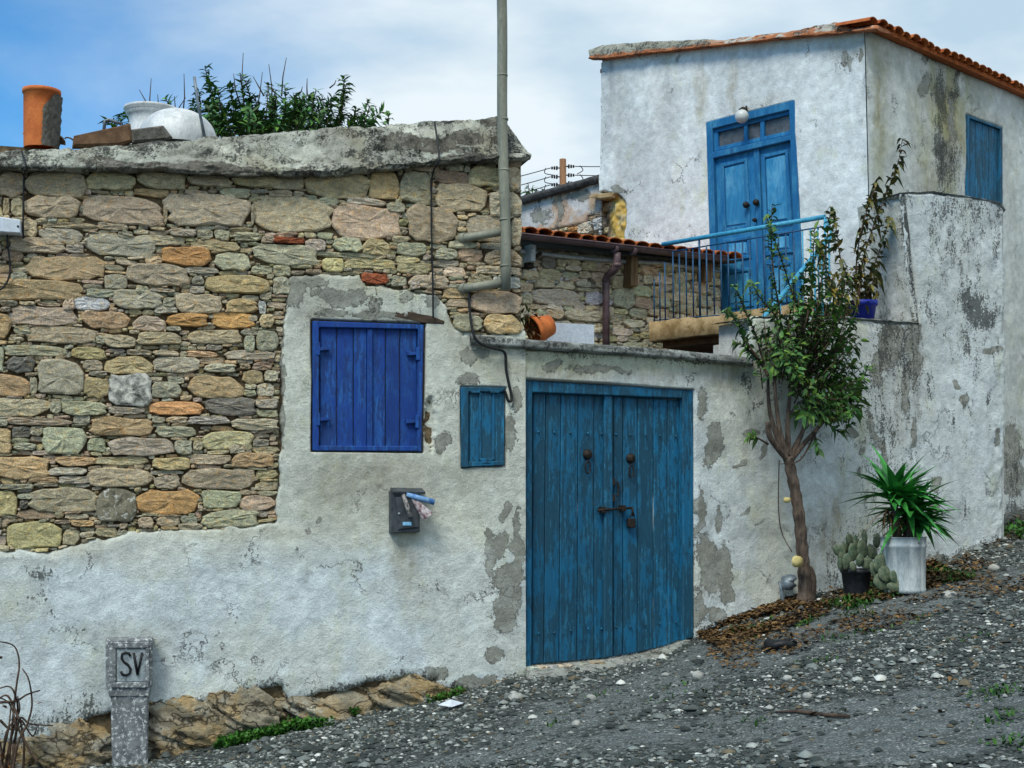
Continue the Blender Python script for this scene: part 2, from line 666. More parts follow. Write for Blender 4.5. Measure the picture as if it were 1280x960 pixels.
def mat_rock():
    t = NT("bedrock")
    big = t.noise(3.2, 5, .6)
    st_ = t.noise(6, 7, .72, t.map((1, 1, 3.4)), 1.6)
    fi = t.noise(40, 5, .75)
    gr = t.noise(150, 3, .7)
    c = t.mix(t.step(big, .40, .60), (0.50, .44, .32), (0.70, .50, .25))
    c = t.mix(t.step(t.noise(5, 5, .7), .52, .66), c, (0.68, .65, .53))
    c = t.mix(1.0, c, t.rng(st_, .3, .7, .50, 1.45), "MULTIPLY")
    c = t.mix(1.0, c, t.rng(gr, .25, .75, .55, 1.4), "MULTIPLY")
    c = t.mix(t.step(fi, .58, .68), c, (.05, .042, .03))
    wv = t.n("ShaderNodeVectorMath", {0: t.map((1.6, 1.6, 5.5)), 1: t.n("ShaderNodeVectorMath", {0: t.n("ShaderNodeTexNoise", {"Vector": t.pos(), "Scale": 6.0, "Detail": 5.0}).outputs["Color"], 1: (1.1, 1.1, 1.1)}, operation="MULTIPLY").outputs[0]}, operation="ADD").outputs[0]
    vo = t.n("ShaderNodeTexVoronoi", {"Vector": wv, "Scale": 1.6}, feature="DISTANCE_TO_EDGE").outputs["Distance"]
    cr = t.math("SUBTRACT", 1.0, t.step(vo, .01, .07))
    c = t.mix(t.math("MULTIPLY", cr, .8), c, (.035, .028, .02))
    nr = t.bump(t.math("SUBTRACT", st_, t.math("MULTIPLY", cr, .7)), 1.0, .07)
    nr = t.bump(t.math("ADD", fi, t.math("MULTIPLY", gr, .5)), 1.0, .03, nr)
    return t.out(c, .95, nr)


M["rock"] = mat_rock()
M["stone_bits"] = mat_stone("small stones", "attr")
M["mortar"] = mat_rough("earth mortar", (0.085, .058, .03), (0.24, .18, .105), 14, .95, .9, ((.05, .035, .02), .62), dist=.03)
M["light_mortar"] = mat_rough("lime mortar", (0.22, .19, .14), (0.40, .37, .30), 14, .95, .9, ((.09, .07, .05), .64), dist=.03)
M["door_panel"] = mat_paint("bleached door paint", (0.03, .24, .46), (0.012, .09, .22), (0.14, .42, .62), .60, .9)
M["ultramarine"] = mat_paint("ultramarine paint", (0.006, .050, .255), (0.004, .016, .08), (0.025, .15, .46), .535, .85)
M["gate_blue"] = mat_paint("gate blue paint", (0.008, .145, .28), (0.004, .025, .045), (0.045, .27, .43), .505, .9)
M["door_blue"] = mat_paint("door blue paint", (0.012, .155, .36), (0.008, .05, .13), (0.06, .30, .50), .59, .8)
M["rail_blue"] = mat_rough("pale blue rail paint", (0.03, .25, .42), (0.07, .36, .54), 20, .5, .2)
M["bar_blue"] = mat_rough("dark blue bar paint", (0.008, .045, .11), (0.02, .09, .19), 20, .5, .2)
M["iron"] = mat_rough("rusty iron", (0.012, .011, .011), (0.045, .032, .024), 60, .6, .4, metal=.4)
M["black"] = mat_rough("black rubber", (0.006, .006, .007), (0.014, .014, .015), 30, .5, .2)
M["pipe"] = mat_rough("grey pipe", (0.17, .175, .14), (0.27, .27, .21), 7, .55, .25, ((.10, .10, .08), .63), stretch=(1, 1, .3))
M["tile"] = mat_rough("clay tile", (0.32, .075, .02), (0.52, .15, .035), 15, .85, .5, ((.09, .05, .03), .60))
M["old_tile"] = mat_rough("old clay tile", (0.20, .12, .06), (0.34, .22, .12), 10, .9, .6, ((.06, .055, .045), .55))
M["dark_tile"] = mat_rough("sooty clay tile", (0.10, .055, .03), (0.19, .11, .06), 12, .9, .6, ((.05, .05, .045), .60))
M["terracotta"] = mat_rough("terracotta", (0.46, .11, .025), (0.60, .17, .04), 9, .75, .3, ((.16, .05, .025), .66))
M["soot"] = mat_rough("grey render", (0.07, .065, .055), (0.15, .14, .12), 25, .95, .9)
M["gutter"] = mat_rough("brown gutter plastic", (0.075, .045, .05), (0.13, .085, .09), 9, .45, .15)
M["wood"] = mat_rough("bare timber", (0.13, .075, .035), (0.30, .19, .10), 3, .85, .5, stretch=(14, 14, 1))
M["dark_wood"] = mat_rough("dark timber", (0.035, .025, .018), (0.09, .06, .04), 4, .85, .5, stretch=(2, 2, 10))
M["white"] = mat_rough("white plastic", (0.48, .50, .50), (0.70, .71, .70), 4, .45, .15, ((.30, .29, .25), .61), stretch=(1.4, 1.4, .6))
M["white_board"] = mat_rough("white board", (0.50, .56, .64), (0.60, .64, .70), 5, .6, .1)
M["tin"] = mat_rough("whitened tin", (0.30, .345, .36), (0.54, .575, .57), 7, .5, .3, ((.17, .175, .16), .60), stretch=(1.6, 1.6, .6))
M["grey_metal"] = mat_rough("grey metal", (0.10, .13, .16), (0.24, .28, .31), 14, .45, .3, ((.08, .09, .10), .60), metal=.3)
M["box_grey"] = mat_rough("slate grey paint", (0.030, .036, .043), (0.065, .075, .085), 14, .5, .25, ((.16, .17, .18), .70))
M["label_blue"] = mat_rough("pale blue label", (0.12, .38, .62), (0.30, .55, .75), 60, .5, .1)
M["paper"] = mat_rough("printed paper", (0.55, .53, .50), (0.62, .62, .62), 30, .6, .2)
M["paper_blue"] = mat_rough("blue printed paper", (0.02, .13, .42), (0.25, .42, .62), 22, .5, .2)
M["paper_red"] = mat_rough("red and white printed paper", (0.10, .02, .03), (0.55, .50, .50), 26, .5, .2)
M["paper_dark"] = mat_rough("dark printed paper", (0.05, .04, .04), (0.45, .42, .40), 34, .5, .2)
M["bark"] = mat_rough("bark", (0.050, .036, .028), (0.17, .125, .095), 11, .9, .9, ((.03, .02, .015), .6), stretch=(2.5, 2.5, .7), dist=.02)
M["cut"] = mat_rough("pale cut wood", (0.45, .36, .13), (0.60, .50, .22), 20, .8, .3)
M["twig"] = mat_rough("dry twig", (0.035, .022, .016), (0.10, .065, .045), 20, .9, .4)
M["leaf"] = mat_leaf("tree leaf", (0.04, .115, .03), (0.085, .20, .045))
M["leaf_olive"] = mat_leaf("bronzed leaf", (0.05, .07, .018), (0.14, .12, .03))
M["oleander"] = mat_leaf("oleander leaf", (0.03, .095, .026), (0.065, .18, .04))
M["yucca"] = mat_leaf("yucca leaf", (0.022, .14, .024), (0.05, .26, .045), .4)
M["weed"] = mat_leaf("weed leaf", (0.03, .11, .012), (0.06, .20, .02), .6)
M["dead"] = mat_leaf("dead leaf", (0.07, .04, .016), (0.22, .125, .045), .8)
M["cactus"] = mat_rough("cactus skin", (0.045, .085, .05), (0.16, .18, .11), 24, .6, .3, ((.20, .17, .10), .66))
M["soil"] = mat_rough("potting soil", (0.03, .022, .015), (0.07, .05, .035), 40, .95, .9)
M["pot_black"] = mat_rough("black plastic pot", (0.012, .014, .018), (0.03, .034, .04), 20, .5, .2, ((.10, .11, .12), .68))
M["pot_blue"] = mat_rough("blue plastic pot", (0.010, .02, .26), (0.015, .035, .36), 14, .45, .15)
M["glass"] = mat_rough("dusty glass", (0.05, .055, .06), (0.12, .13, .14), 5, .25, .05, ((.22, .23, .23), .66))
M["globe"] = mat_rough("opal globe", (0.50, .52, .50), (0.62, .63, .60), 9, .3, .05)
M["slab_ochre"] = mat_rough("ochre concrete", (0.22, .14, .055), (0.44, .32, .17), 9, .9, .6, ((.10, .06, .03), .6))
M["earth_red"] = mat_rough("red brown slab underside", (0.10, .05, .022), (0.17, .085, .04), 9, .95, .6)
M["slate"] = mat_rough("dark coping", (0.035, .035, .035), (0.09, .088, .085), 14, .9, .6)
M["orange_wash"] = mat_rough("orange wash", (0.34, .10, .035), (0.50, .20, .09), 9, .9, .6, ((.46, .43, .38), .56))
M["verge"] = mat_rough("cement verge", (0.30, .28, .22), (0.42, .40, .33), 7, .95, .7, ((.36, .12, .05), .60))
M["pole"] = mat_rough("pole timber", (0.17, .085, .04), (0.30, .16, .085), 3, .85, .4, stretch=(9, 9, 1))
M["pale_rock"] = mat_rough("pale rock", (0.27, .27, .245), (0.42, .415, .38), 25, .9, .6)
M["lichen"] = mat_rough("lichen stone", (0.10, .105, .09), (0.62, .60, .53), 17, .95, .8, ((.03, .033, .03), .58))
M["sooted"] = mat_rough("sooted stone", (0.035, .036, .027), (0.24, .215, .15), 9, .95, 1.0, ((.50, .49, .44), .55), stretch=(1, 1, .5))
M["post"] = mat_rough("cast concrete marker", (0.10, .11, .115), (0.22, .235, .24), 16, .9, .6, ((.55, .58, .58), .52))
M["post_panel"] = mat_rough("whitewashed marker panel", (0.20, .24, .255), (0.38, .43, .45), 22, .9, .7, ((.08, .09, .09), .57))

# ------------------------------------------------------------------ stones
STC = dict(o=(.60, .40, .20), O=(.68, .39, .16), t=(.52, .435, .30), p=(.60, .465, .345), g=(.43, .445, .345),
           b=(.40, .41, .365), y=(.52, .47, .23), r=(.36, .24, .18), w=(.70, .70, .64), d=(.25, .235, .20), G=(.46, .50, .37),
           c=(.68, .61, .48), R=(.36, .10, .045))
STC = {k: tuple(.60 * a + .40 * b for a, b in zip(v, (.66, .54, .345))) if k not in 'RdwO' else v for k, v in STC.items()}


def stone_template(i, rough=.04, n=18, cut=1.0):
    """a roughly squared field stone: corners knocked off, uneven edges, a chipped face"""
    rr = random.Random(100 + i)
    cor = []
    for sx, sz in ((1, 1), (-1, 1), (-1, -1), (1, -1)):
        a, b = rr.uniform(.04, .26) * cut, rr.uniform(.08, .42) * cut
        if rr.random() < .3:
            a, b = a * .4, b * .4
        p, q = (sx * (.5 - a), sz * .5), (sx * .5, sz * (.5 - b))
        cor += [q, p] if sx * sz > 0 else [p, q]
    bow = [rr.uniform(-.07, .07) for _ in range(4)]
    per = [math.dist(cor[k], cor[(k + 1) % 8]) for k in range(8)]
    tot = sum(per)
    out = []
    for k in range(n):
        d = tot * (k + rr.uniform(-.22, .22)) / n
        d %= tot
        j = 0
        while d > per[j]:
            d -= per[j]
            j += 1
        t = d / per[j]
        x = cor[j][0] * (1 - t) + cor[(j + 1) % 8][0] * t
        z = cor[j][1] * (1 - t) + cor[(j + 1) % 8][1] * t
        z *= 1 + bow[0] * x * 2 - abs(bow[1]) * (2 * x) ** 2
        x *= 1 + bow[2] * z * 2
        out.append((x + rr.uniform(-rough, rough), z + rr.uniform(-rough, rough) * 1.6))
    V, Fc = [], []
    rings = [(.98, 0.0), (1.02, -.66), (.98, -.90), (.88, -1.0), (.45, -1.0)]
    tx, tz = rr.uniform(-.22, .22), rr.uniform(-.22, .22)
    for q, (s, y) in enumerate(rings):
        for x, z in out:
            j = rr.uniform(-.09, .09) if q >= 2 else 0
            js = rr.uniform(-.06, .05) if q >= 3 else 0
            V.append((x * (s + js), y + j * (.6 if q < 4 else 1.3) + (tx * x + tz * z if q >= 2 else 0), z * (s + js)))
    V.append((rr.uniform(-.08, .08), -1.0 + rr.uniform(-.16, .1), rr.uniform(-.08, .08)))
    for q in range(len(rings) - 1):
        for k in range(n):
            k2 = (k + 1) % n
            Fc.append((q * n + k, q * n + k2, (q + 1) * n + k2, (q + 1) * n + k))
    for k in range(n):
        Fc.append(((len(rings) - 1) * n + k, (len(rings) - 1) * n + (k + 1) % n, len(V) - 1))
    me = bpy.data.meshes.new("stone")
    me.from_pydata(V, [], Fc)
    me.polygons.foreach_set("use_smooth", [q < n or n * 2 > q >= n * 9 for q in range(len(Fc))])
    me.update()
    return me, np.array(V), Fc


STONES = [stone_template(i) for i in range(24)]
for m_, _, _ in STONES:
    m_.materials.append(M["stone"])
LONG = [stone_template(40 + i, .05, 10, .8) for i in range(12)]
for m_, _, _ in LONG:
    m_.materials.append(M["stone"])


def jit(c, k=.10, rr=R):
    f = 1 + rr.uniform(-k, k)
    return tuple(max(0, x * f * (1 + rr.uniform(-k, k) * .35)) for x in c)


def place_stone(pl, box, colour, parent, depth=.055, back=-.035, tilt=None, temps=STONES, mat=None, name="stone", grow=0.1, gain=1.0):
    x0, y0, x1, y1 = box
    x0, y0, x1, y1 = x0 - grow, y0 - grow * .6, x1 + grow, y1 + grow * .6
    cx, cy = (x0 + x1) / 2, (y0 + y1) / 2
    w = pl.uz(x1, cy)[0] - pl.uz(x0, cy)[0]
    h = pl.uz(cx, y0)[1] - pl.uz(cx, y1)[1]
    me = R.choice(temps)[0]
    if mat is not None:
        me = me.copy()
        me.materials.clear()
        me.materials.append(mat)
    o = bpy.data.objects.new(name, me)
    link(o, parent)
    o.location = pl.P(cx, cy, back, ray_off=0.0) - base_of(parent)
    if tilt is None:
        tilt = R.uniform(-.02, .02)
    o.rotation_euler = (0, tilt, pl.a)
    o.scale = (w * R.choice((-1, 1)), depth, h * R.choice((-1, 1)))
    o.color = (*(x * gain for x in jit(colour, .16)), 1)
    return o


def fill_boxes(occ, x0, y0, tries, wr, hr, minw, minh, rr):
    """pack little upright boxes into the free cells of a raster (2 cells a pixel)"""
    H, W = occ.shape
    res = []
    for _ in range(tries):
        x, y = rr.randrange(W), rr.randrange(H)
        if occ[y, x]:
            continue
        mw, mh = rr.randint(*wr), rr.randint(*hr)
        l = r = x
        t = b = y
        go = [True] * 4
        while any(go):
            if go[0]:
                if r - l < mw and l > 0 and not occ[t:b + 1, l - 1].any():
                    l -= 1
                else:
                    go[0] = False
            if go[1]:
                if r - l < mw and r < W - 1 and not occ[t:b + 1, r + 1].any():
                    r += 1
                else:
                    go[1] = False
            if rr.random() < .5 or not (go[0] or go[1]):
                if go[2]:
                    if b - t < mh and t > 0 and not occ[t - 1, l:r + 1].any():
                        t -= 1
                    else:
                        go[2] = False
                if go[3]:
                    if b - t < mh and b < H - 1 and not occ[b + 1, l:r + 1].any():
                        b += 1
                    else:
                        go[3] = False
        if r - l >= minw and b - t >= minh:
            occ[max(0, t - 1):b + 2, max(0, l - 1):r + 2] = True
            res.append((x0 + l / 2, y0 + t / 2, x0 + (r + 1) / 2, y0 + (b + 1) / 2))
        elif r - l < 2 or b - t < 2:
            occ[y, x] = True
    return res


def stone_field(pl, poly, big, parent, fillers, palette, x0, y0, x1, y1, seed, nparts, depth=.055, back=-.035, tries=9000):
    """the named stones first, then chinking stones packed into what is left"""
    rr = random.Random(seed)
    W, H = int((x1 - x0) * 2), int((y1 - y0) * 2)
    gx, gy = np.meshgrid(x0 + (np.arange(W) + .5) / 2, y0 + (np.arange(H) + .5) / 2)
    occ = poly_sd(gx, gy, poly) < 0
    n = 0
    for b in big:
        bx, cl = b[:4], b[4]
        mat = M["lichen"] if cl == "L" else M["sooted"] if cl == "S" else None
        place_stone(pl, bx, STC.get(cl, (.2, .2, .18)), parent, depth * rr.uniform(.8, 1.25), back, mat=mat)
        occ |= np.abs((gx - (bx[0] + bx[2]) / 2) / ((bx[2] - bx[0]) / 2 + .3)) ** 4 + np.abs((gy - (bx[1] + bx[3]) / 2) / ((bx[3] - bx[1]) / 2 + .2)) ** 4 < 1
        n += 1
    small = []
    for wr, hr, mw, mh, tr in fillers:
        small += fill_boxes(occ, x0, y0, tr, wr, hr, mw, mh, rr)
    small.sort(key=lambda b: -(b[2] - b[0]) * (b[3] - b[1]))
    for b in small[:max(0, nparts - n)]:
        place_stone(pl, b, STC[rr.choice(palette)], parent, depth * rr.uniform(.6, 1.0), back, temps=LONG, tilt=rr.uniform(-.10, .10), grow=.35)
    rest = small[max(0, nparts - n):]
    if rest:
        VV, FF, CC = [], [], []
        bo = base_of(parent)
        for b in rest:
            _, tv, tf = rr.choice(LONG)
            bx = (b[0] - .3, b[1] - .2, b[2] + .3, b[3] + .2)
            cx, cy = (bx[0] + bx[2]) / 2, (bx[1] + bx[3]) / 2
            w = pl.uz(bx[2], cy)[0] - pl.uz(bx[0], cy)[0]
            h = pl.uz(cx, bx[1])[1] - pl.uz(cx, bx[3])[1]
            c = pl.P(cx, cy, back, ray_off=0.0) - bo
            d = depth * rr.uniform(.5, 1.0)
            a = rr.uniform(-.1, .1)
            x = tv[:, 0] * w
            z = tv[:, 2] * h
            x, z = x * math.cos(a) + z * math.sin(a), z * math.cos(a) - x * math.sin(a)
            y = -tv[:, 1] * d
            base = sum(len(v) for v in VV)
            VV.append(np.stack([c.x + pl.u[0] * x + pl.n[0] * y, c.y + pl.u[1] * x + pl.n[1] * y, c.z + z], -1))
            FF += [tuple(i + base for i in f) for f in tf]
            CC.append(np.tile((*jit(STC[rr.choice(palette)], .2, rr), 1), (len(tv), 1)))
        q = [f for f in FF if len(f) == 4]
        t = [f for f in FF if len(f) == 3]
        me = np_mesh("chinking_stones", np.concatenate(VV), [q, t], smooth=False)
        set_attr(me, "tint", np.concatenate(CC))
        me.materials.append(M["stone_bits"])
        o = bpy.data.objects.new("chinking_stones", me)
        link(o, parent)
        o["kind"] = "stuff"
    return n, len(small)


def loft(name, pl, xs, section, mat, parent, amp=.0, seed=3, wear=None, tint=None, sub=1, amp_v=None, freq=9.0, smooth=True, caps=True):
    """a bar along a wall: section(x) -> [(picture y, ray offset, offset)], pushed about by noise"""
    rows = []
    for x in xs:
        rows.append([(*pl.uz(x, y, ro), o) for y, ro, o in section(x)])
    A = np.array(rows)                                   # n, m, (u, z, off)
    if sub > 1:
        t = np.linspace(0, A.shape[1] - 1, (A.shape[1] - 1) * sub + 1)
        i0 = np.minimum(t.astype(int), A.shape[1] - 2)
        f = (t - i0)[None, :, None]
        A = A[:, i0] * (1 - f) + A[:, i0 + 1] * f
    n, m = A.shape[:2]
    s = np.arange(m) / m * 3
    nz = (fbm(A[..., 0] * freq, s[None, :] * 2.2 + A[..., 1] * freq, seed, 5, .6) - .5) * 2
    nz2 = (fbm(A[..., 0] * freq + 50, s[None, :] * 2.2 + A[..., 1] * freq, seed + 5, 5, .6) - .5) * 2
    off = A[..., 2] + nz * amp
    Z = A[..., 1] + nz2 * (amp * .6 if amp_v is None else amp_v)
    X, Y, _ = pl.grid(A[..., 0], Z, off)
    px, py = project(X, Y, Z)
    bo = base_of(parent)
    V = np.stack([X - bo.x, Y - bo.y, Z - bo.z], -1).reshape(-1, 3)
    fcs = [grid_faces(n, m)]
    if caps:
        tri = []
        for r in (0, n - 1):
            tri += [(r * m, r * m + k, r * m + k + 1) for k in range(1, m - 1)]
        fcs.append(np.array(tri))
    me = np_mesh(name, V, fcs, smooth=smooth)
    if wear is not None:
        set_attr(me, "wear", np.stack(wear(px, py, A[..., 0], Z), -1).reshape(-1, 4))
        t = tint(px, py, A[..., 0], Z)
        set_attr(me, "tint", np.concatenate([t, np.ones(t.shape[:-1] + (1,))], -1).reshape(-1, 4))
    me.materials.append(mat)
    o = bpy.data.objects.new(name, me)
    return link(o, parent)


# ------------------------------------------------------------------ ground
foot = [(-200, 9.0), (0, 9.45)]
_fx, _fz = [], []
for px_, py_, pl_ in ((-260, 985, W1), (0, 958, W1), (190, 950, W1), (355, 912, W1), (560, 872, W1), (655, 842, W1), (700, 843, W2), (760, 834, W2), (830, 818, W2), (868, 799, W2), (905, 782, W2), (1000, 748, W2), (1160, 706, W2), (1252, 673, W2)):
    p_ = pl_.P(px_, py_)
    _fx.append(p_.x)
    _fz.append(p_.z)
_fx.append(6.2)
_fz.append(_fz[-1] + .22)


def wall_y(X):
    return np.where(X < x655, 10.5 + math.tan(W1.a) * (X - x655), 10.5 + math.tan(W2.a) * (X - x655))


def ground_plane(X, Y):
    Xc = np.where(X > 9, 9 + 4 * np.tanh((X - 9) / 4), np.where(X < -6, -6 + 4 * np.tanh((X + 6) / 4), X))
    Yc = np.where(Y > 18, 18 + 6 * np.tanh((Y - 18) / 6), np.where(Y < -4, -4 + 4 * np.tanh((Y + 4) / 4), Y))
    return -1.617 + EYE + .165 * Xc + .03 * Yc


def ground_z(X, Y):
    X, Y = np.asarray(X, float), np.asarray(Y, float)
    wy = wall_y(X)
    zf = np.interp(X, _fx, _fz)
    corr = np.where((X > _fx[0] - 3) & (X < 9), zf - ground_plane(X, wy), 0)
    d = np.maximum(wy - Y, 0)
    fade = np.exp(-d / 1.1) * np.clip(1 - np.maximum(Y - wy - 2.5, 0) / 3, 0, 1)
    z = ground_plane(X, Y) + corr * fade
    z = z + (fbm(X * .9, Y * .9, 5, 3) - .5) * .10 * (1 - fade * .8) + (fbm(X * 6, Y * 6, 8, 3) - .5) * .018
    return z


def on_ground(px, py):
    """where the line of sight through a picture point meets the ground"""
    d = ray(px, py)
    t = 3.0
    for _ in range(4000):
        p = d * t
        if p[2] + EYE < ground_z(p[0], p[1]):
            break
        t += .01
    p = d * t
    return Vector((p[0], p[1], float(ground_z(p[0], p[1]))))


def smooth_track(px, py):
    """the bare, worn strips of the lane"""
    a = blobs(px, py, [(880, 838, 300, 26, -19), (1080, 775, 220, 17, -16), (760, 925, 220, 14, -7), (1190, 905, 200, 40, -6), (1000, 900, 180, 16, -10)], .6)
    return a


def build_ground():
    fx = np.concatenate([np.linspace(-160, -8, 24), np.arange(-7, 9.5, .035), np.linspace(10.5, 170, 24)])
    fy = np.concatenate([np.linspace(-120, 3.6, 22), np.arange(4.0, 16.5, .035), np.linspace(18, 260, 24)])
    X, Y = np.meshgrid(fx, fy, indexing="ij")
    Z = ground_z(X, Y)
    px, py = project(X, np.maximum(Y, 1), Z)
    n1 = fbm(X * 2.2, Y * 2.2, 31, 4)
    near = (Y > 3.9) & (Y < 16.6) & (X > -7.1) & (X < 9.5)
    tr = np.where(near, smooth_track(px, py), 0)
    tr = np.clip(tr + (n1 - .5) * .8, 0, 1)
    me = np_mesh("ground", np.stack([X, Y, Z], -1).reshape(-1, 3), [grid_faces(len(fx), len(fy))], smooth=True)
    d = wall_y(X) - Y
    dirt = np.clip(1 - np.abs(d - .2) / .9, 0, 1) * (X > 1.6)
    set_attr(me, "wear", np.stack([tr, np.where(near, dirt, 0), n1, n1], -1).reshape(-1, 4))
    t = NT("gravel lane")
    at = t.n("ShaderNodeSeparateColor", {0: t.n("ShaderNodeAttribute", attribute_name="wear").outputs["Color"]})
    vor = t.n("ShaderNodeTexVoronoi", {"Vector": t.pos(), "Scale": 38.0, "Randomness": 1.0})
    vor2 = t.n("ShaderNodeTexVoronoi", {"Vector": t.pos(), "Scale": 95.0})
    mid = t.noise(9, 6, .7)
    fine = t.noise(75, 5, .75)
    v1 = t.n("ShaderNodeSeparateColor", {0: vor.outputs["Color"]})
    v2 = t.n("ShaderNodeSeparateColor", {0: vor2.outputs["Color"]})
    g = t.mix(v2.outputs[0], (0.024, .031, .029), (0.125, .142, .132))
    g = t.mix(t.math("MULTIPLY", t.step(v1.outputs[1], .80, .9), .7), g, (0.36, .37, .35))
    g = t.mix(t.math("MULTIPLY", t.step(v1.outputs[0], .6, .8), .6), g, (0.035, .038, .036))
    sm = t.mix(t.step(fine, .3, .7), (0.04, .052, .051), (0.22, .25, .245))
    sm = t.mix(t.math('MULTIPLY', t.step(t.noise(3.5, 6, .75), .48, .62), .7), sm, (.062, .07, .06))
    sm = t.mix(t.step(v2.outputs[1], .82, .92), sm, (0.33, .34, .33))
    sm = t.mix(t.step(fine, .58, .68), sm, (0.05, .055, .055))
    c = t.mix(t.step(t.math("ADD", at.outputs[0], t.math("MULTIPLY", t.math("SUBTRACT", mid, .5), .7)), .42, .62), g, sm)
    c = t.mix(1.0, c, t.rng(mid, .3, .7, .68, 1.25), "MULTIPLY")
    c = t.mix(t.math("MULTIPLY", t.step(t.math("ADD", at.outputs[1], t.math("SUBTRACT", mid, .5)), .35, .8), .75), c, t.mix(fine, (0.04, .03, .018), (0.13, .10, .06)))
    h = t.math("ADD", t.math("MULTIPLY", vor.outputs["Distance"], -.8), t.math("ADD", fine, t.math("MULTIPLY", vor2.outputs["Distance"], -.5)))
    t.out(c, .95, t.bump(h, .9, .02))
    me.materials.append(t.m)
    o = bpy.data.objects.new("ground", me)
    link(o)
    o["kind"] = "structure"
    return o


build_ground()

# ------------------------------------------------------------------ stone house
house = thing("stone_house", "old rubble stone house with patchy white plaster round a bright blue shuttered window", "house", W1.P(330, 940, -.3))

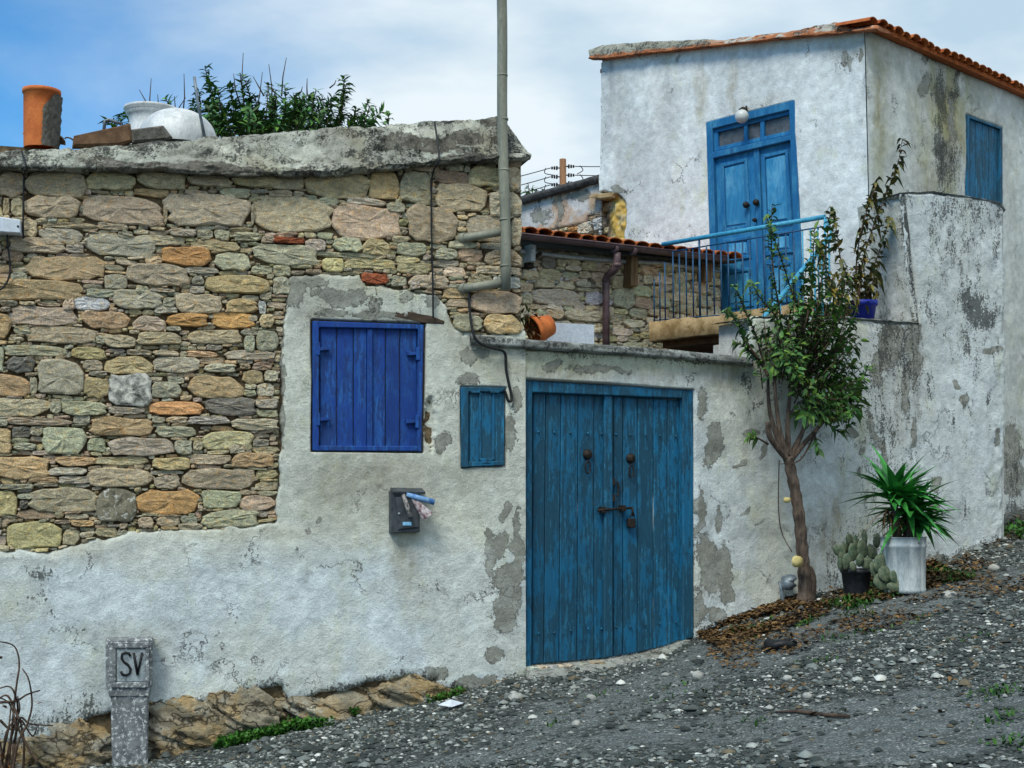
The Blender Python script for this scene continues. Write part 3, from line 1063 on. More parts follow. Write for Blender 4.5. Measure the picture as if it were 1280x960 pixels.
STONE_POLY = [(-120, 205), (0, 209), (330, 220), (545, 203), (651, 200), (651, 418), (590, 418), (566, 402), (556, 378), (512, 363), (486, 356), (458, 356), (450, 343), (362, 343), (350, 450), (346, 655), (300, 661), (200, 663), (150, 670), (60, 690), (0, 690), (-120, 690)]
BIG = [
    (0, 214, 30, 245, 'p'), (32, 215, 106, 246, 'p'), (108, 215, 171, 238, 't'), (173, 216, 231, 237, 't'), (233, 219, 290, 233, 't'), (292, 221, 350, 234, 'y'),
    (4, 247, 12, 269, 't'), (14, 248, 30, 270, 't'), (31, 246, 99, 273, 'p'), (105, 246, 203, 281, 'p'), (210, 245, 313, 282, 'c'), (319, 246, 414, 291, 'p'), (415, 257, 498, 298, 'p'),
    (204, 256, 209, 280, 't'), (314, 256, 318, 282, 'c'), (28, 275, 46, 297, 't'), (50, 286, 104, 304, 'g'), (122, 278, 160, 287, 't'), (52, 278, 120, 285, 't'), (12, 298, 82, 317, 't'), (83, 306, 105, 317, 'b'),
    (108, 294, 194, 321, 'b'), (147, 290, 166, 298, 'b'), (3, 312, 30, 327, 'r'), (15, 328, 29, 331, 'g'), (36, 321, 131, 350, 'o'),
    (170, 294, 232, 304, 't'), (211, 286, 245, 296, 'g'), (246, 288, 266, 298, 'g'), (268, 288, 287, 299, 'g'), (292, 291, 326, 302, 'g'), (327, 296, 343, 304, 't'), (238, 301, 298, 314, 'y'), (204, 309, 264, 332, 'O'),
    (269, 316, 312, 338, 'G'), (316, 305, 397, 331, 'G'), (275, 235, 312, 248, 'g'), (342, 297, 380, 305, 'R'), (382, 299, 408, 314, 'b'), (417, 297, 452, 315, 'g'), (453, 299, 487, 319, 'y'), (391, 316, 468, 322, 'g'),
    (402, 323, 429, 340, 'y'), (431, 324, 494, 336, 'y'), (384, 245, 396, 251, 'g'), (398, 247, 423, 256, 'b'), (433, 248, 483, 257, 'c'), (484, 253, 507, 266, 'g'), (496, 303, 532, 320, 'G'),
    (340, 218, 380, 238, 't'), (382, 216, 461, 248, 'y'), (462, 215, 500, 250, 'o'), (501, 214, 538, 255, 't'), (510, 257, 571, 303, 'p'), (543, 214, 585, 231, 'r'), (546, 231, 608, 265, 'p'), (586, 210, 634, 233, 'y'),
    (635, 208, 651, 237, 'c'), (612, 239, 651, 272, 'G'), (583, 270, 637, 302, 'p'), (638, 274, 651, 308, 'c'), (544, 311, 571, 325, 'g'), (573, 311, 604, 327, 'r'), (607, 312, 651, 332, 't'), (497, 329, 538, 342, 'y'),
    (511, 344, 560, 361, 'p'), (489, 345, 508, 358, 'g'), (555, 334, 582, 346, 'c'), (595, 333, 650, 343, 'c'), (585, 345, 613, 354, 't'), (616, 346, 651, 361, 'w'), (588, 364, 650, 391, 'p'), (604, 393, 650, 417, 'o'),
    (568, 394, 602, 415, 'g'), (452, 342, 484, 355, 'R'), (342, 332, 363, 345, 'g'), (341, 346, 363, 368, 'G'), (513, 350, 524, 362, 'b'),
    (14, 340, 34, 352, 'b'), (-40, 349, 103, 375, 'o'), (0, 376, 23, 383, 'g'), (25, 377, 44, 382, 't'), (47, 378, 75, 383, 'r'), (79, 374, 93, 388, 't'), (92, 372, 137, 388, 'w'), (108, 361, 145, 372, 'b'), (143, 363, 203, 387, 'g'),
    (0, 384, 13, 390, 'g'), (13, 384, 97, 406, 'p'), (-30, 390, 14, 424, 'o'), (17, 408, 38, 418, 'g'), (103, 390, 163, 411, 'o'), (30, 408, 120, 429, 't'), (167, 395, 207, 413, 'p'), (5, 431, 81, 445, 'G'), (90, 434, 132, 449, 'y'),
    (9, 446, 43, 466, 'd'), (48, 448, 103, 494, 'G'), (104, 450, 128, 463, 'g'), (132, 445, 190, 467, 'y'), (131, 419, 169, 435, 'p'), (120, 420, 132, 430, 'b'), (-20, 432, 5, 465, 'g'), (133, 436, 157, 441, 'b'), (158, 437, 190, 444, 't'),
    (160, 330, 236, 357, 't'), (232, 334, 273, 342, 'b'), (240, 345, 255, 356, 'b'), (237, 357, 256, 367, 'b'), (258, 344, 335, 367, 'o'), (314, 332, 340, 343, 'g'), (170, 357, 186, 367, 'g'), (187, 361, 218, 366, 'b'),
    (194, 367, 209, 372, 'g'), (219, 368, 277, 391, 't'), (204, 372, 219, 384, 'g'), (193, 382, 221, 392, 'b'), (284, 374, 321, 391, 'o'), (303, 369, 323, 376, 'g'), (325, 365, 339, 375, 'g'), (323, 377, 333, 393, 'w'), (208, 392, 259, 409, 'O'), (267, 391, 319, 411, 'O'),
    (311, 394, 322, 402, 'b'), (324, 394, 342, 410, 'y'), (208, 408, 226, 414, 'b'), (172, 415, 225, 431, 't'), (236, 412, 301, 430, 't'), (301, 413, 323, 419, 'g'), (305, 420, 318, 440, 'g'), (321, 414, 348, 439, 'g'), (234, 439, 272, 447, 'o'),
    (280, 438, 343, 450, 'g'), (258, 431, 278, 438, 'b'), (193, 446, 248, 466, 'G'), (255, 455, 294, 466, 'g'), (300, 455, 313, 462, 't'), (316, 453, 339, 463, 'r'), (190, 438, 224, 445, 't'),
    (-30, 467, 36, 496, 'o'), (37, 472, 47, 493, 'g'), (104, 472, 136, 497, 'y'), (111, 464, 134, 470, 'g'), (136, 468, 189, 508, 'L'), (-30, 499, 61, 521, 't'), (63, 502, 76, 517, 'g'), (78, 502, 133, 520, 'g'), (135, 509, 180, 518, 'g'),
    (-10, 524, 10, 533, 'G'), (11, 523, 90, 532, 't'), (92, 519, 113, 530, 'b'), (-20, 534, 14, 566, 'o'), (15, 533, 38, 548, 'd'), (38, 533, 53, 545, 'g'), (54, 533, 108, 568, 'G'), (115, 522, 190, 545, 'o'), (110, 547, 132, 565, 'G'), (138, 547, 217, 569, 'g'), (18, 554, 45, 563, 'g'),
    (-12, 570, 61, 598, 'o'), (40, 563, 70, 569, 'b'), (70, 571, 119, 583, 'o'), (121, 571, 186, 581, 't'), (190, 477, 227, 498, 'G'), (210, 471, 230, 480, 'b'), (235, 470, 303, 497, 'o'), (307, 480, 320, 487, 'g'), (305, 488, 320, 495, 'g'), (321, 479, 342, 496, 'b'), (187, 502, 255, 519, 'O'),
    (256, 496, 319, 519, 'd'), (320, 499, 347, 511, 'g'), (321, 512, 347, 522, 'g'), (330, 463, 347, 477, 'g'), (190, 521, 206, 529, 'g'), (207, 521, 234, 529, 't'), (236, 521, 287, 530, 'b'), (289, 523, 347, 538, 'G'), (195, 533, 246, 547, 'g'), (255, 538, 316, 563, 'y'), (316, 549, 336, 558, 'b'),
    (219, 550, 240, 569, 'G'), (241, 551, 253, 563, 't'), (236, 568, 287, 581, 'p'), (286, 557, 307, 567, 'g'), (291, 567, 342, 584, 'o'), (190, 572, 238, 588, 'o'), (-8, 613, 22, 645, 'y'), (0, 605, 42, 612, 'g'), (60, 584, 110, 594, 'g'), (74, 595, 113, 605, 'b'), (36, 596, 72, 603, 'o'), (38, 609, 119, 640, 't'),
    (43, 604, 72, 608, 'g'), (22, 617, 40, 624, 'g'), (25, 625, 36, 636, 'd'), (22, 637, 68, 649, 'r'), (81, 643, 111, 649, 'b'), (68, 650, 88, 655, 't'), (89, 650, 117, 658, 'o'), (8, 652, 78, 685, 'y'), (112, 586, 190, 609, 't'), (122, 610, 170, 653, 'S'), (188, 588, 228, 593, 'b'), (193, 595, 224, 611, 't'),
    (226, 586, 320, 612, 't'), (171, 613, 247, 643, 'O'), (253, 613, 300, 636, 'g'), (252, 638, 322, 660, 'g'), (196, 646, 224, 658, 't'), (226, 645, 247, 654, 'g'), (178, 641, 197, 645, 'g'), (172, 646, 192, 660, 't'),
]
stone_field(W1, STONE_POLY, BIG, house, [((40, 110), (20, 44), 36, 14, 900), ((14, 60), (6, 15), 9, 5, 9000), ((6, 24), (3, 8), 4, 2, 16000)], "ggbtttpoyct", -120, 200, 652, 700, 5, 300)

PLASTER1 = [(-120, 690), (0, 686), (60, 690), (100, 682), (150, 668), (200, 661), (260, 659), (345, 655), (349, 600), (352, 500), (351, 450), (358, 380), (361, 348), (395, 341), (450, 345), (458, 357), (490, 358), (515, 367), (543, 368), (556, 380), (563, 402), (576, 416), (592, 419), (700, 410), (700, 990), (-120, 990)]
BASE1 = interp([(-130, 945), (0, 928), (40, 932), (100, 905), (140, 890), (190, 893), (250, 878), (320, 862), (352, 858), (362, 880), (405, 868), (470, 852), (500, 846), (545, 850), (560, 866), (600, 862), (640, 852), (720, 850)])
WIN = [(389, 399), (532, 404), (529, 566), (389, 565)]
CUP = [(575, 483), (632, 484), (632, 583), (576, 585)]


def p1_sd(px, py, U, Z):
    s = poly_sd(px, py, PLASTER1) + (fbm(U * 14, Z * 14, 2, 4) - .5) * 11
    base = BASE1(px) + (fbm(U * 9, Z * 9, 12, 4) - .5) * 14 - py
    return np.minimum(s, base)


def h1(px, py, U, Z):
    s = p1_sd(px, py, U, Z)
    h = .018 * sstep(-1, 4, s) - .055 * sstep(1.0, -2.5, s)
    h = h + (fbm(U * 2, Z * 2, 3, 3) - .5) * .03 * sstep(0, 30, s) * sstep(0, 40, 655 - px)
    h = h + (fbm(U * 11, Z * 11, 9, 4) - .5) * .010
    h = h + .014 * sstep(640, 700, py) * sstep(0, 12, s) * sstep(0, 120, 655 - px)          # the later, rougher coat below
    # hole broken in the plaster beside the window
    e = np.hypot((px - 536) / 7, (py - 528) / 34) + (fbm(U * 25, Z * 25, 21, 3) - .5) * .7
    h = h - .045 * sstep(1.1, .8, e)
    for w, d in ((WIN, .09), (CUP, .05)):
        h = h - d * sstep(-.6, .8, poly_sd(px, py, w))
    return h


def wear1(px, py, U, Z):
    peel = blobs(px, py, [(369, 362, 14, 22), (385, 352, 24, 8), (420, 372, 24, 9, 10), (443, 372, 13, 10), (470, 384, 9, 14), (412, 391, 20, 6), (478, 394, 40, 5), (585, 475, 14, 7), (553, 556, 7, 15, 15), (351, 470, 5, 90), (585, 448, 10, 10), (540, 376, 12, 9),
                          (610, 682, 6, 22), (621, 682, 11, 18, 20), (642, 684, 8, 10), (635, 722, 20, 17, -30), (628, 770, 16, 22), (617, 820, 10, 12), (636, 756, 12, 30), (648, 700, 6, 60), (612, 705, 6, 14), (547, 842, 14, 7), (593, 853, 26, 10), (400, 653, 4, 4), (380, 660, 4, 4), (645, 500, 6, 20), (636, 540, 6, 24),
                          (600, 445, 9, 6), (632, 640, 5, 12), (508, 372, 12, 6)], .6)
    mould = blobs(px, py, [(50, 715, 26, 10, 10, .62), (48, 742, 24, 10, -35, .58), (68, 762, 8, 8, 0, .5), (304, 698, 14, 24, 0, .40), (60, 905, 70, 18, -10, .66), (110, 885, 26, 26, -20, .66), (205, 880, 34, 12, -15, .56), (452, 853, 42, 6, -14, .86), (507, 842, 8, 6, 0, .7), (500, 822, 5, 9, 20, .66),
                           (340, 862, 30, 6, -12, .6), (230, 890, 40, 8, -10, .72), (560, 858, 30, 8, 0, .6), (590, 690, 3, 12, 0, .5), (375, 690, 10, 14, 0, .42), (540, 735, 40, 16, 10, .36), (500, 675, 14, 6, 0, .30), (640, 845, 30, 8, -10, .55), (20, 700, 30, 8, 0, .45), (180, 870, 10, 26, 0, .5), (30, 945, 60, 14, 0, .7)], .5)
    band = sstep(26, 0, BASE1(px) - py) * .5
    mould = np.maximum(mould, band)
    stain = blobs(px, py, [(470, 595, 60, 34, 0, .5), (505, 690, 12, 40, 0, .75), (470, 630, 6, 40, 0, .5), (400, 395, 16, 40, 0, .45), (455, 355, 60, 12, 0, .55), (390, 350, 16, 14, 0, .8), (100, 690, 60, 12, 0, .5), (160, 792, 50, 10, 0, .5), (420, 620, 30, 30, 0, .38), (560, 410, 16, 30, 0, .4), (610, 440, 40, 20, 0, .55), (640, 460, 30, 14, 0, .6), (300, 665, 80, 6, 0, .4), (585, 560, 20, 60, 0, .3)], .5)
    z = np.zeros_like(px)
    return [peel, mould, stain, z]


def tint1(px, py, U, Z):
    n = fbm(U * 2.2, Z * 2.2, 41, 4)
    low = sstep(655, 720, py + (n - .5) * 70)
    c = mixc((.57, .59, .52), (.61, .675, .685), low)
    c = mixc(c, (.60, .615, .54), sstep(.5, .68, n) * (1 - low * .45))
    c = mixc(c, (.33, .335, .30), blobs(px, py, [(470, 600, 80, 20, 0, .65), (650, 700, 30, 120, 0, .4)]))
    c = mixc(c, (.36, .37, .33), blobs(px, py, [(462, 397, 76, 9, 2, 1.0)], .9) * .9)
    return c


mb = MB()
mb.slab(W1, [(-125, 200), (651, 196), (651, 860), (560, 960), (-125, 1080)], -.45, -.024, 0)
house_back = mb
o = sheet("plaster", W1, (-120, 656), (330, 990), .0105, h1, lambda a, b, c, d: (p1_sd(a, b, c, d) > -7) & (a < 656.6), wear1, tint1, M["plaster"], house)
# body of the house behind the front
_l, _r = W1.uz(-125, 500)[0], W1.uz(651, 500)[0]
zt = W1.uz(500, 198)[1]
b0, b1 = W1.at(_l, -1.5, -.45), W1.at(_r, -1.5, -.45)
bk = Vector((-W1.n[0], -W1.n[1], 0)) * 4.2
mb.add([b0, b1, b1 + bk, b0 + bk] + [p + Vector((0, 0, zt + 1.5)) for p in (b0, b1, b1 + bk, b0 + bk)], [(0, 1, 2, 3), (4, 7, 6, 5), (0, 4, 5, 1), (1, 5, 6, 2), (2, 6, 7, 3), (3, 7, 4, 0)])
mb.build("wall", M["mortar"], house)

# parapet with its rough drip edge
yb = interp([(-130, 210), (0, 212), (110, 214), (200, 215), (300, 219), (345, 221), (420, 219), (470, 214), (545, 205), (600, 203), (640, 202), (662, 197)])
yl = interp([(-130, 203), (0, 205), (110, 206), (200, 205), (300, 208), (345, 209), (420, 207), (470, 203), (545, 196), (600, 194), (640, 193), (662, 194)])
yt = interp([(-130, 192), (0, 190), (60, 186), (110, 185), (165, 180), (215, 176), (270, 171), (330, 168), (360, 164), (430, 159), (480, 158), (520, 154), (545, 151), (575, 150), (610, 146), (622, 145), (636, 158), (650, 176), (660, 190), (664, 195)])


def sec_parapet(x):
    a, l, t = yb(x), yl(x), yt(x)
    m1 = l * .7 + t * .3
    m2 = l * .35 + t * .65
    return [(a + 1, 0, -.08), (a + 1, .05, .03), (a, .11, .10), ((a + l) / 2, .13, .135), (l, .11, .11), (l * .9 + t * .1, .06, .06), (m1, .03, .03), (m2, .0, .0), (t + 1.5, -.05, -.05), (t, -.10, -.11), (t, -.12, -.5), (t + 2, -.14, -1.2)]


def wear_par(px, py, U, Z):
    n = fbm(U * 5, Z * 5, 71, 5, .65)
    n2 = fbm(U * 2.0, Z * 6, 72, 4)
    peel = np.clip(.15 + sstep(.44, .62, n2) * .45, 0, 1)
    mould = np.clip(.24 + sstep(.42, .62, n) * .32, 0, 1)
    stain = np.clip((fbm(U * 3, Z * 3, 75, 4) - .42) * 1.6, 0, .55)
    return [peel, mould, stain, np.zeros_like(px)]


def tint_par(px, py, U, Z):
    n = fbm(U * 4, Z * 5, 77, 4)
    c = mixc((.40, .40, .34), (.66, .665, .56), sstep(.40, .62, n))
    return mixc(c, (.50, .52, .45), blobs(px, py, [(60, 197, 70, 9, 0, .8), (150, 198, 60, 9, 0, .6), (560, 195, 50, 14), (365, 180, 20, 12), (345, 200, 12, 10)]))


loft("parapet", W1, np.linspace(-125, 664, 620), sec_parapet, M["concrete"], house, .040, 3, wear_par, tint_par, sub=5, amp_v=.022, freq=9)
loft("drip_edge", W1, np.linspace(-125, 120, 120), lambda x: [(yb(x) + .5, 0, -.02), (yb(x) + .5, .05, .145), (yb(x) - 3, .05, .15), (yl(x) + 2, 0, .13), (yl(x) + 2, 0, -.02)], M["concrete"], house, .003, 8, wear_par, tint_par, sub=2)

# foundation rocks showing under the plaster
def blob_mesh(name, seed, sub=3, rough=.25, mat=None, f=1.6):
    import bmesh
    bm = bmesh.new()
    bmesh.ops.create_icosphere(bm, subdivisions=sub, radius=.5)
    co = np.array([v.co[:] for v in bm.verts])
    n = fbm(co[:, 0] * f * 3 + co[:, 2] * 4 * f, co[:, 1] * f * 3 - co[:, 2] * 3.1 * f, seed, 4)
    for v, q in zip(bm.verts, n):
        v.co *= 1 + (q - .5) * rough * 2
    me = bpy.data.meshes.new(name)
    bm.to_mesh(me)
    bm.free()
    me.polygons.foreach_set("use_smooth", [True] * len(me.polygons))
    if mat:
        me.materials.append(mat)
    return me


for i, (x0, y0, x1, y1, cl) in enumerate([(-60, 925, 45, 985, 'c'), (35, 905, 146, 985, 't'), (175, 872, 300, 955, 't'), (255, 862, 362, 940, 'o'), (352, 868, 470, 925, 't'), (455, 850, 566, 905, 'y'), (545, 862, 625, 885, 'd'), (600, 850, 660, 872, 'd')]):
    me = blob_mesh("foundation_rock", 50 + i, 5, .50, M["rock"], 2.0)
    cx, cy = (x0 + x1) / 2, (y0 + y1) / 2
    o = bpy.data.objects.new("foundation_rock", me)
    link(o, house)
    o.location = W1.P(cx, cy, -.03) - base_of(house)
    o.rotation_euler = (0, 0.10 if i < 6 else .05, W1.a)
    o.scale = ((W1.uz(x1, cy)[0] - W1.uz(x0, cy)[0]) * 1.12, .30 if i < 6 else .20, (W1.uz(cx, y0)[1] - W1.uz(cx, y1)[1]) * 1.12)
    o.color = (*(x * .85 for x in jit(STC[cl], .08)), 1)

# blue shuttered window
sh = MB()
for q in ([(391, 401), (399, 401.2), (399, 564), (391, 563)], [(523, 405.5), (530, 406), (527, 564.5), (521, 564)], [(399, 401.2), (523, 405.5), (523, 411.5), (399, 409)], [(399, 557), (522, 557.5), (522, 564), (399, 563.5)]):
    sh.slab(W1, q, -.07, .028, .006)
shutter = sh.build("window_shutter", M["ultramarine"], house)
shutter["label"] = "bright ultramarine board shutter closed over the house window"
ex = [399.5, 421, 442, 459, 482, 500, 521.5]
for i in range(6):
    a, b = ex[i] + .5, ex[i + 1] - .5
    MB().slab(W1, [(a, 408 + i * .5), (b, 408.5 + i * .5), (b, 559), (a, 559)], -.05, -.008 + R.uniform(-.004, .004), .005).build("plank", M["ultramarine"], shutter)
MB().slab(W1, [(459, 410.5), (466, 410.7), (466, 560), (459, 560)], -.02, .012, .005).build("cover_strip", M["ultramarine"], shutter)
for x, y, s in ((397, 436, 1), (509, 442, -1), (397, 524, 1), (508, 527, -1)):
    m = MB()
    m.slab(W1, [(x, y - 2.5), (x + 15, y - 1.5), (x + 15, y + 1.5), (x, y + 2.5)], -.01, .032 if s > 0 else .022, .003)
    xb = x + (1 if s > 0 else 14)
    m.slab(W1, [(xb - 2.3, y - 8), (xb + 2.3, y - 8), (xb + 2.3, y + 8), (xb - 2.3, y + 8)], 0, .036, .003)
    m.build("hinge", M["ultramarine"], shutter)
lint = MB()
lint.slab(W1, [(480, 388), (500, 386.5), (540, 395), (556, 402), (555, 405), (530, 404), (484, 393)], -.05, .022, .006)
lint.build("lintel", M["dark_wood"], house)

# blue meter cupboard door
cb = MB()
for q in ([(576, 484), (586, 484), (586, 584), (577, 584)], [(586, 484), (631, 484.5), (631, 490), (586, 489.5)], [(586, 577), (631, 576), (631, 581.5), (586, 583.5)]):
    cb.slab(W1, q, -.04, .035, .005)
cup = cb.build("cupboard_door", M["gate_blue"], house)
cup["label"] = "small blue board door of a cupboard set in the wall beside the gate"
for a, b in ((586.5, 600), (601, 616.5), (617.5, 630.5)):
    MB().slab(W1, [(a, 490), (b, 490), (b, 577), (a, 577.5)], -.04, .014, .004).build("plank", M["gate_blue"], cup)
for x in (600.3, 617):
    MB().slab(W1, [(x - 1.6, 490), (x + 1.6, 490), (x + 1.6, 575), (x - 1.6, 575)], 0, .026, .003).build("cover_strip", M["gate_blue"], cup)
for x in (594, 618):
    MB().slab(W1, [(x - 5, 488.5), (x + 6, 488.5), (x + 6, 491), (x - 5, 491)], .0, .042, .002).build("hinge", M["gate_blue"], cup)
m = MB()
m.slab(W1, [(601, 573), (617, 573), (617, 576), (601, 576)], .0, .034, .002)
m.slab(W1, [(603, 576), (613, 576), (613, 579), (603, 579)], .0, .040, .002)
m.build("latch", M["gate_blue"], cup)

# ------------------------------------------------------------------ courtyard wall with the gate, retaining wall, pier
cwall = thing("courtyard_wall", "long white plastered courtyard wall with peeling paint, holding the wide blue plank gate", "wall", W2.P(870, 790, -.2))

WTOP = [(640, 436), (700, 438), (800, 442), (938, 452), (940, 398), (1000, 394), (1100, 401), (1147, 404), (1144, 360), (1137, 300), (1130, 242), (1160, 240), (1200, 245), (1235, 250), (1250, 254), (1257, 262), (1257, 700), (640, 900)]
GATE = [(655.5, 473), (868, 487), (869, 798), (862, 806), (800, 822), (740, 832), (656, 842)]


def w2_sd(px, py, U, Z):
    q = list(WTOP)
    q[-2], q[-1] = (1257, 760), (640, 960)
    return poly_sd(px, py, q) + (fbm(U * 9, Z * 9, 62, 4) - .5) * 6


def h2(px, py, U, Z):
    h = (fbm(U * 1.5, Z * 1.5, 63, 3) - .5) * .07 * sstep(0, 60, px - 660) + (fbm(U * 7, Z * 7, 64, 4) - .5) * .016
    h = h - .10 * sstep(-.6, .8, poly_sd(px, py, GATE))
    h = h - .03 * sstep(20, 0, np.abs(px - 1250)) * (fbm(U * 12, Z * 12, 66, 3))
    h = h + .015 * sstep(1150, 1140, px) * sstep(400, 420, py)
    return h - .05 * sstep(3, -3, w2_sd(px, py, U, Z))


def wear2(px, py, U, Z):
    peel = blobs(px, py, [(892, 556, 10, 28, 12), (878, 502, 7, 22), (884, 705, 14, 34, -8), (903, 706, 11, 28), (898, 650, 4, 14), (905, 735, 8, 20), (874, 640, 5, 30), (872, 760, 6, 24), (890, 770, 12, 10), (750, 462, 50, 6, 3, .75), (690, 456, 14, 6, 0, .8),
                          (1112, 425, 16, 40, 8), (1140, 430, 10, 40), (1095, 460, 10, 26, 15), (1130, 490, 6, 30), (1140, 540, 5, 20), (1205, 500, 6, 10), (1247, 545, 4, 14), (1170, 605, 6, 10), (1165, 640, 8, 8), (1172, 700, 8, 8), (1075, 565, 6, 5), (1072, 590, 3, 4), (940, 540, 12, 4, -30), (925, 580, 10, 3, -30), (1240, 440, 12, 4, 0),
                          (1090, 530, 5, 18, -20), (1100, 560, 5, 22, -25), (1060, 540, 10, 6, 30), (1145, 460, 4, 18), (1196, 480, 4, 7, -30), (1168, 705, 14, 12), (1135, 700, 8, 6), (955, 560, 4, 12, 20), (930, 640, 6, 2, -30), (948, 650, 6, 2, -40)], .6)
    mould = blobs(px, py, [(934, 475, 10, 22, -10, .72), (950, 505, 34, 8, -28, .56), (962, 530, 20, 10, -28, .5), (915, 520, 10, 8, 0, .5), (965, 475, 24, 30, 20, .5), (1110, 415, 24, 26, 0, .74), (1100, 450, 18, 40, 12, .66), (1130, 455, 24, 60, 0, .62), (1145, 480, 14, 60, 0, .5), (1098, 530, 26, 26, 30, .60), (1115, 560, 10, 40, -20, .58),
                          (1070, 555, 26, 10, 30, .5), (1220, 385, 15, 26, -25, 1.0), (1236, 395, 10, 16, 0, .95), (1212, 372, 12, 16, 0, .86), (1168, 280, 8, 50, 3, .66), (1185, 262, 16, 24, 0, .64), (1195, 300, 8, 40, 0, .48), (1220, 262, 30, 10, 5, .60), (1178, 330, 10, 60, 0, .45), (1165, 390, 14, 20, 0, .56), (1205, 640, 16, 24, 0, .48), (1130, 610, 24, 50, 0, .46),
                          (1140, 575, 16, 40, 0, .52), (1248, 310, 6, 50, 0, .6), (985, 745, 20, 8, 0, .5), (1010, 550, 10, 40, 10, .40), (895, 800, 20, 8, -20, .6), (1020, 570, 16, 34, 0, .42), (1190, 430, 14, 60, 0, .40), (1215, 500, 10, 14, 0, .42), (1180, 700, 20, 10, -10, .6), (1225, 690, 30, 10, -10, .55), (720, 445, 60, 6, 3, .56), (860, 450, 80, 5, 3, .60), (1045, 420, 40, 10, 0, .5), (960, 420, 30, 24, 0, .45)], .5)
    n = fbm(U * 3, Z * 1.2, 68, 4)
    n3 = fbm(U * 9, Z * 2.2, 168, 5, .6)
    mould = np.maximum(mould, sstep(.52, .74, n) * .42 * sstep(880, 1000, px))
    mould = np.maximum(mould, sstep(.60, .70, n3) * .50 * sstep(1040, 1110, px) * sstep(640, 520, py))
    foot = np.interp(px, [655, 870, 1000, 1160, 1252], [842, 792, 748, 706, 673])
    mould = np.maximum(mould, sstep(22, 0, foot - py) * .5)
    stain = blobs(px, py, [(1045, 655, 6, 44, 5, 1.0), (1030, 670, 9, 40, 0, .7), (1015, 690, 7, 40, 0, .5), (720, 462, 60, 14, 3, .7), (820, 466, 70, 12, 3, .55), (905, 466, 30, 14, 0, .7), (990, 520, 14, 60, 0, .3), (960, 600, 30, 90, 0, .28), (1145, 430, 6, 60, 0, .5), (1120, 540, 8, 60, 0, .3), (665, 450, 16, 14, 0, .6), (1200, 330, 30, 60, 0, .25)], .5)
    return [peel, mould, stain, np.zeros_like(px)]


def tint2(px, py, U, Z):
    n = fbm(U * 2, Z * 2, 69, 4)
    c = mixc((.58, .60, .54), (.59, .64, .64), sstep(.38, .60, n))
    c = mixc(c, (.59, .64, .65), sstep(1080, 1200, px) * .8)
    c = mixc(c, (.56, .60, .47), sstep(475, 455, py) * sstep(960, 900, px) * .9)
    c = mixc(c, (.42, .43, .41), blobs(px, py, [(1115, 450, 50, 70, 0, .6)]))
    return c


sheet("plaster", W2, (653, 1258), (236, 900), .0125, h2, lambda a, b, c, d: (w2_sd(a, b, c, d) > -2.5) & (a > 654.6), wear2, tint2, M["plaster"], cwall)
# bulk behind the face
mb = MB()
mb.slab(W2, [(868, 448), (939, 453), (939, 850), (868, 890)], -.32, -.12, 0)
mb.slab(W2, [(655.5, 438), (868, 448), (868, 486), (655.5, 472)], -.32, -.12, 0)
mb.slab(W2, [(939.4, 400), (1146, 406), (1146, 760), (939.4, 850)], -.55, -.10, 0)
mb.slab(W2, [(1147, 246), (1250, 257), (1254, 262), (1255, 720), (1147, 760)], -.50, -.06, 0)
lit_attr(mb.build("wall_core", M["plaster"], cwall))


def wear_cop(px, py, U, Z):
    n = fbm(U * 7, Z * 14, 81, 5, .65)
    return [np.full_like(px, .1), .22 + sstep(.40, .62, n) * .3, np.zeros_like(px), np.zeros_like(px)]


def tint_cop(px, py, U, Z):
    return mixc((.20, .21, .195), (.40, .42, .40), sstep(.36, .64, fbm(U * 9, Z * 20, 82, 4)))


ct = interp([(588, 418), (620, 421), (655, 424), (700, 427), (770, 432), (850, 438), (940, 447)])


def sec_cop(x):
    t = ct(x)
    th = 12 - 2.0 * (x - 590) / 350
    return [(t + th, 0, -.06), (t + th + .4, .05, .05), (t + th - 2, .07, .075), (t + 2, .07, .075), (t, .05, .05), (t - .5, 0, -.05), (t - .5, 0, -.33), (t + th, -.1, -.34)]


loft("coping", W1, np.linspace(588, 655, 50), sec_cop, M["concrete"], cwall, .006, 21, wear_cop, tint_cop, sub=3)
loft("coping", W2, np.linspace(655.2, 941, 170), sec_cop, M["concrete"], cwall, .006, 22, wear_cop, tint_cop, sub=3)
loft("coping", W2, np.linspace(940, 1148, 110), lambda x: [(interp([(940, 400), (1000, 396), (1100, 403), (1150, 407)])(x), 0, -.03), (interp([(940, 397), (1000, 393), (1100, 400), (1150, 404)])(x), 0, .015), (interp([(940, 396), (1000, 392), (1100, 399), (1150, 403)])(x), 0, -.02), (interp([(940, 396), (1000, 392), (1100, 399), (1150, 403)])(x), 0, -.6)], M["concrete"], cwall, .012, 23, wear_cop, tint_cop, sub=4)
loft("coping", W2, np.linspace(1129, 1256, 80), lambda x: [(interp([(1129, 246), (1165, 243), (1200, 248), (1250, 258), (1257, 268)])(x), 0, -.03), (interp([(1129, 241), (1165, 239), (1200, 244), (1250, 253), (1257, 264)])(x), 0, .012), (interp([(1129, 240), (1165, 238), (1200, 243), (1250, 252), (1257, 263)])(x), 0, -.03), (interp([(1129, 240), (1165, 238), (1200, 243), (1250, 252), (1257, 263)])(x), 0, -.55)], M["concrete"], cwall, .012, 24, wear_cop, tint_cop, sub=4)


# end of the tall pier, facing the stairs
_pz0, _pz1 = W2.P(1147, 404).z, W2.P(1130, 242).z


def h_be(px, py, U, Z):
    lean = (Z - _pz0) / (_pz1 - _pz0)
    du = W2.uz(1147, 404)[0] - W2.uz(1130, 242)[0]
    return lean * du + (fbm(U * 7, Z * 7, 91, 4) - .5) * .03


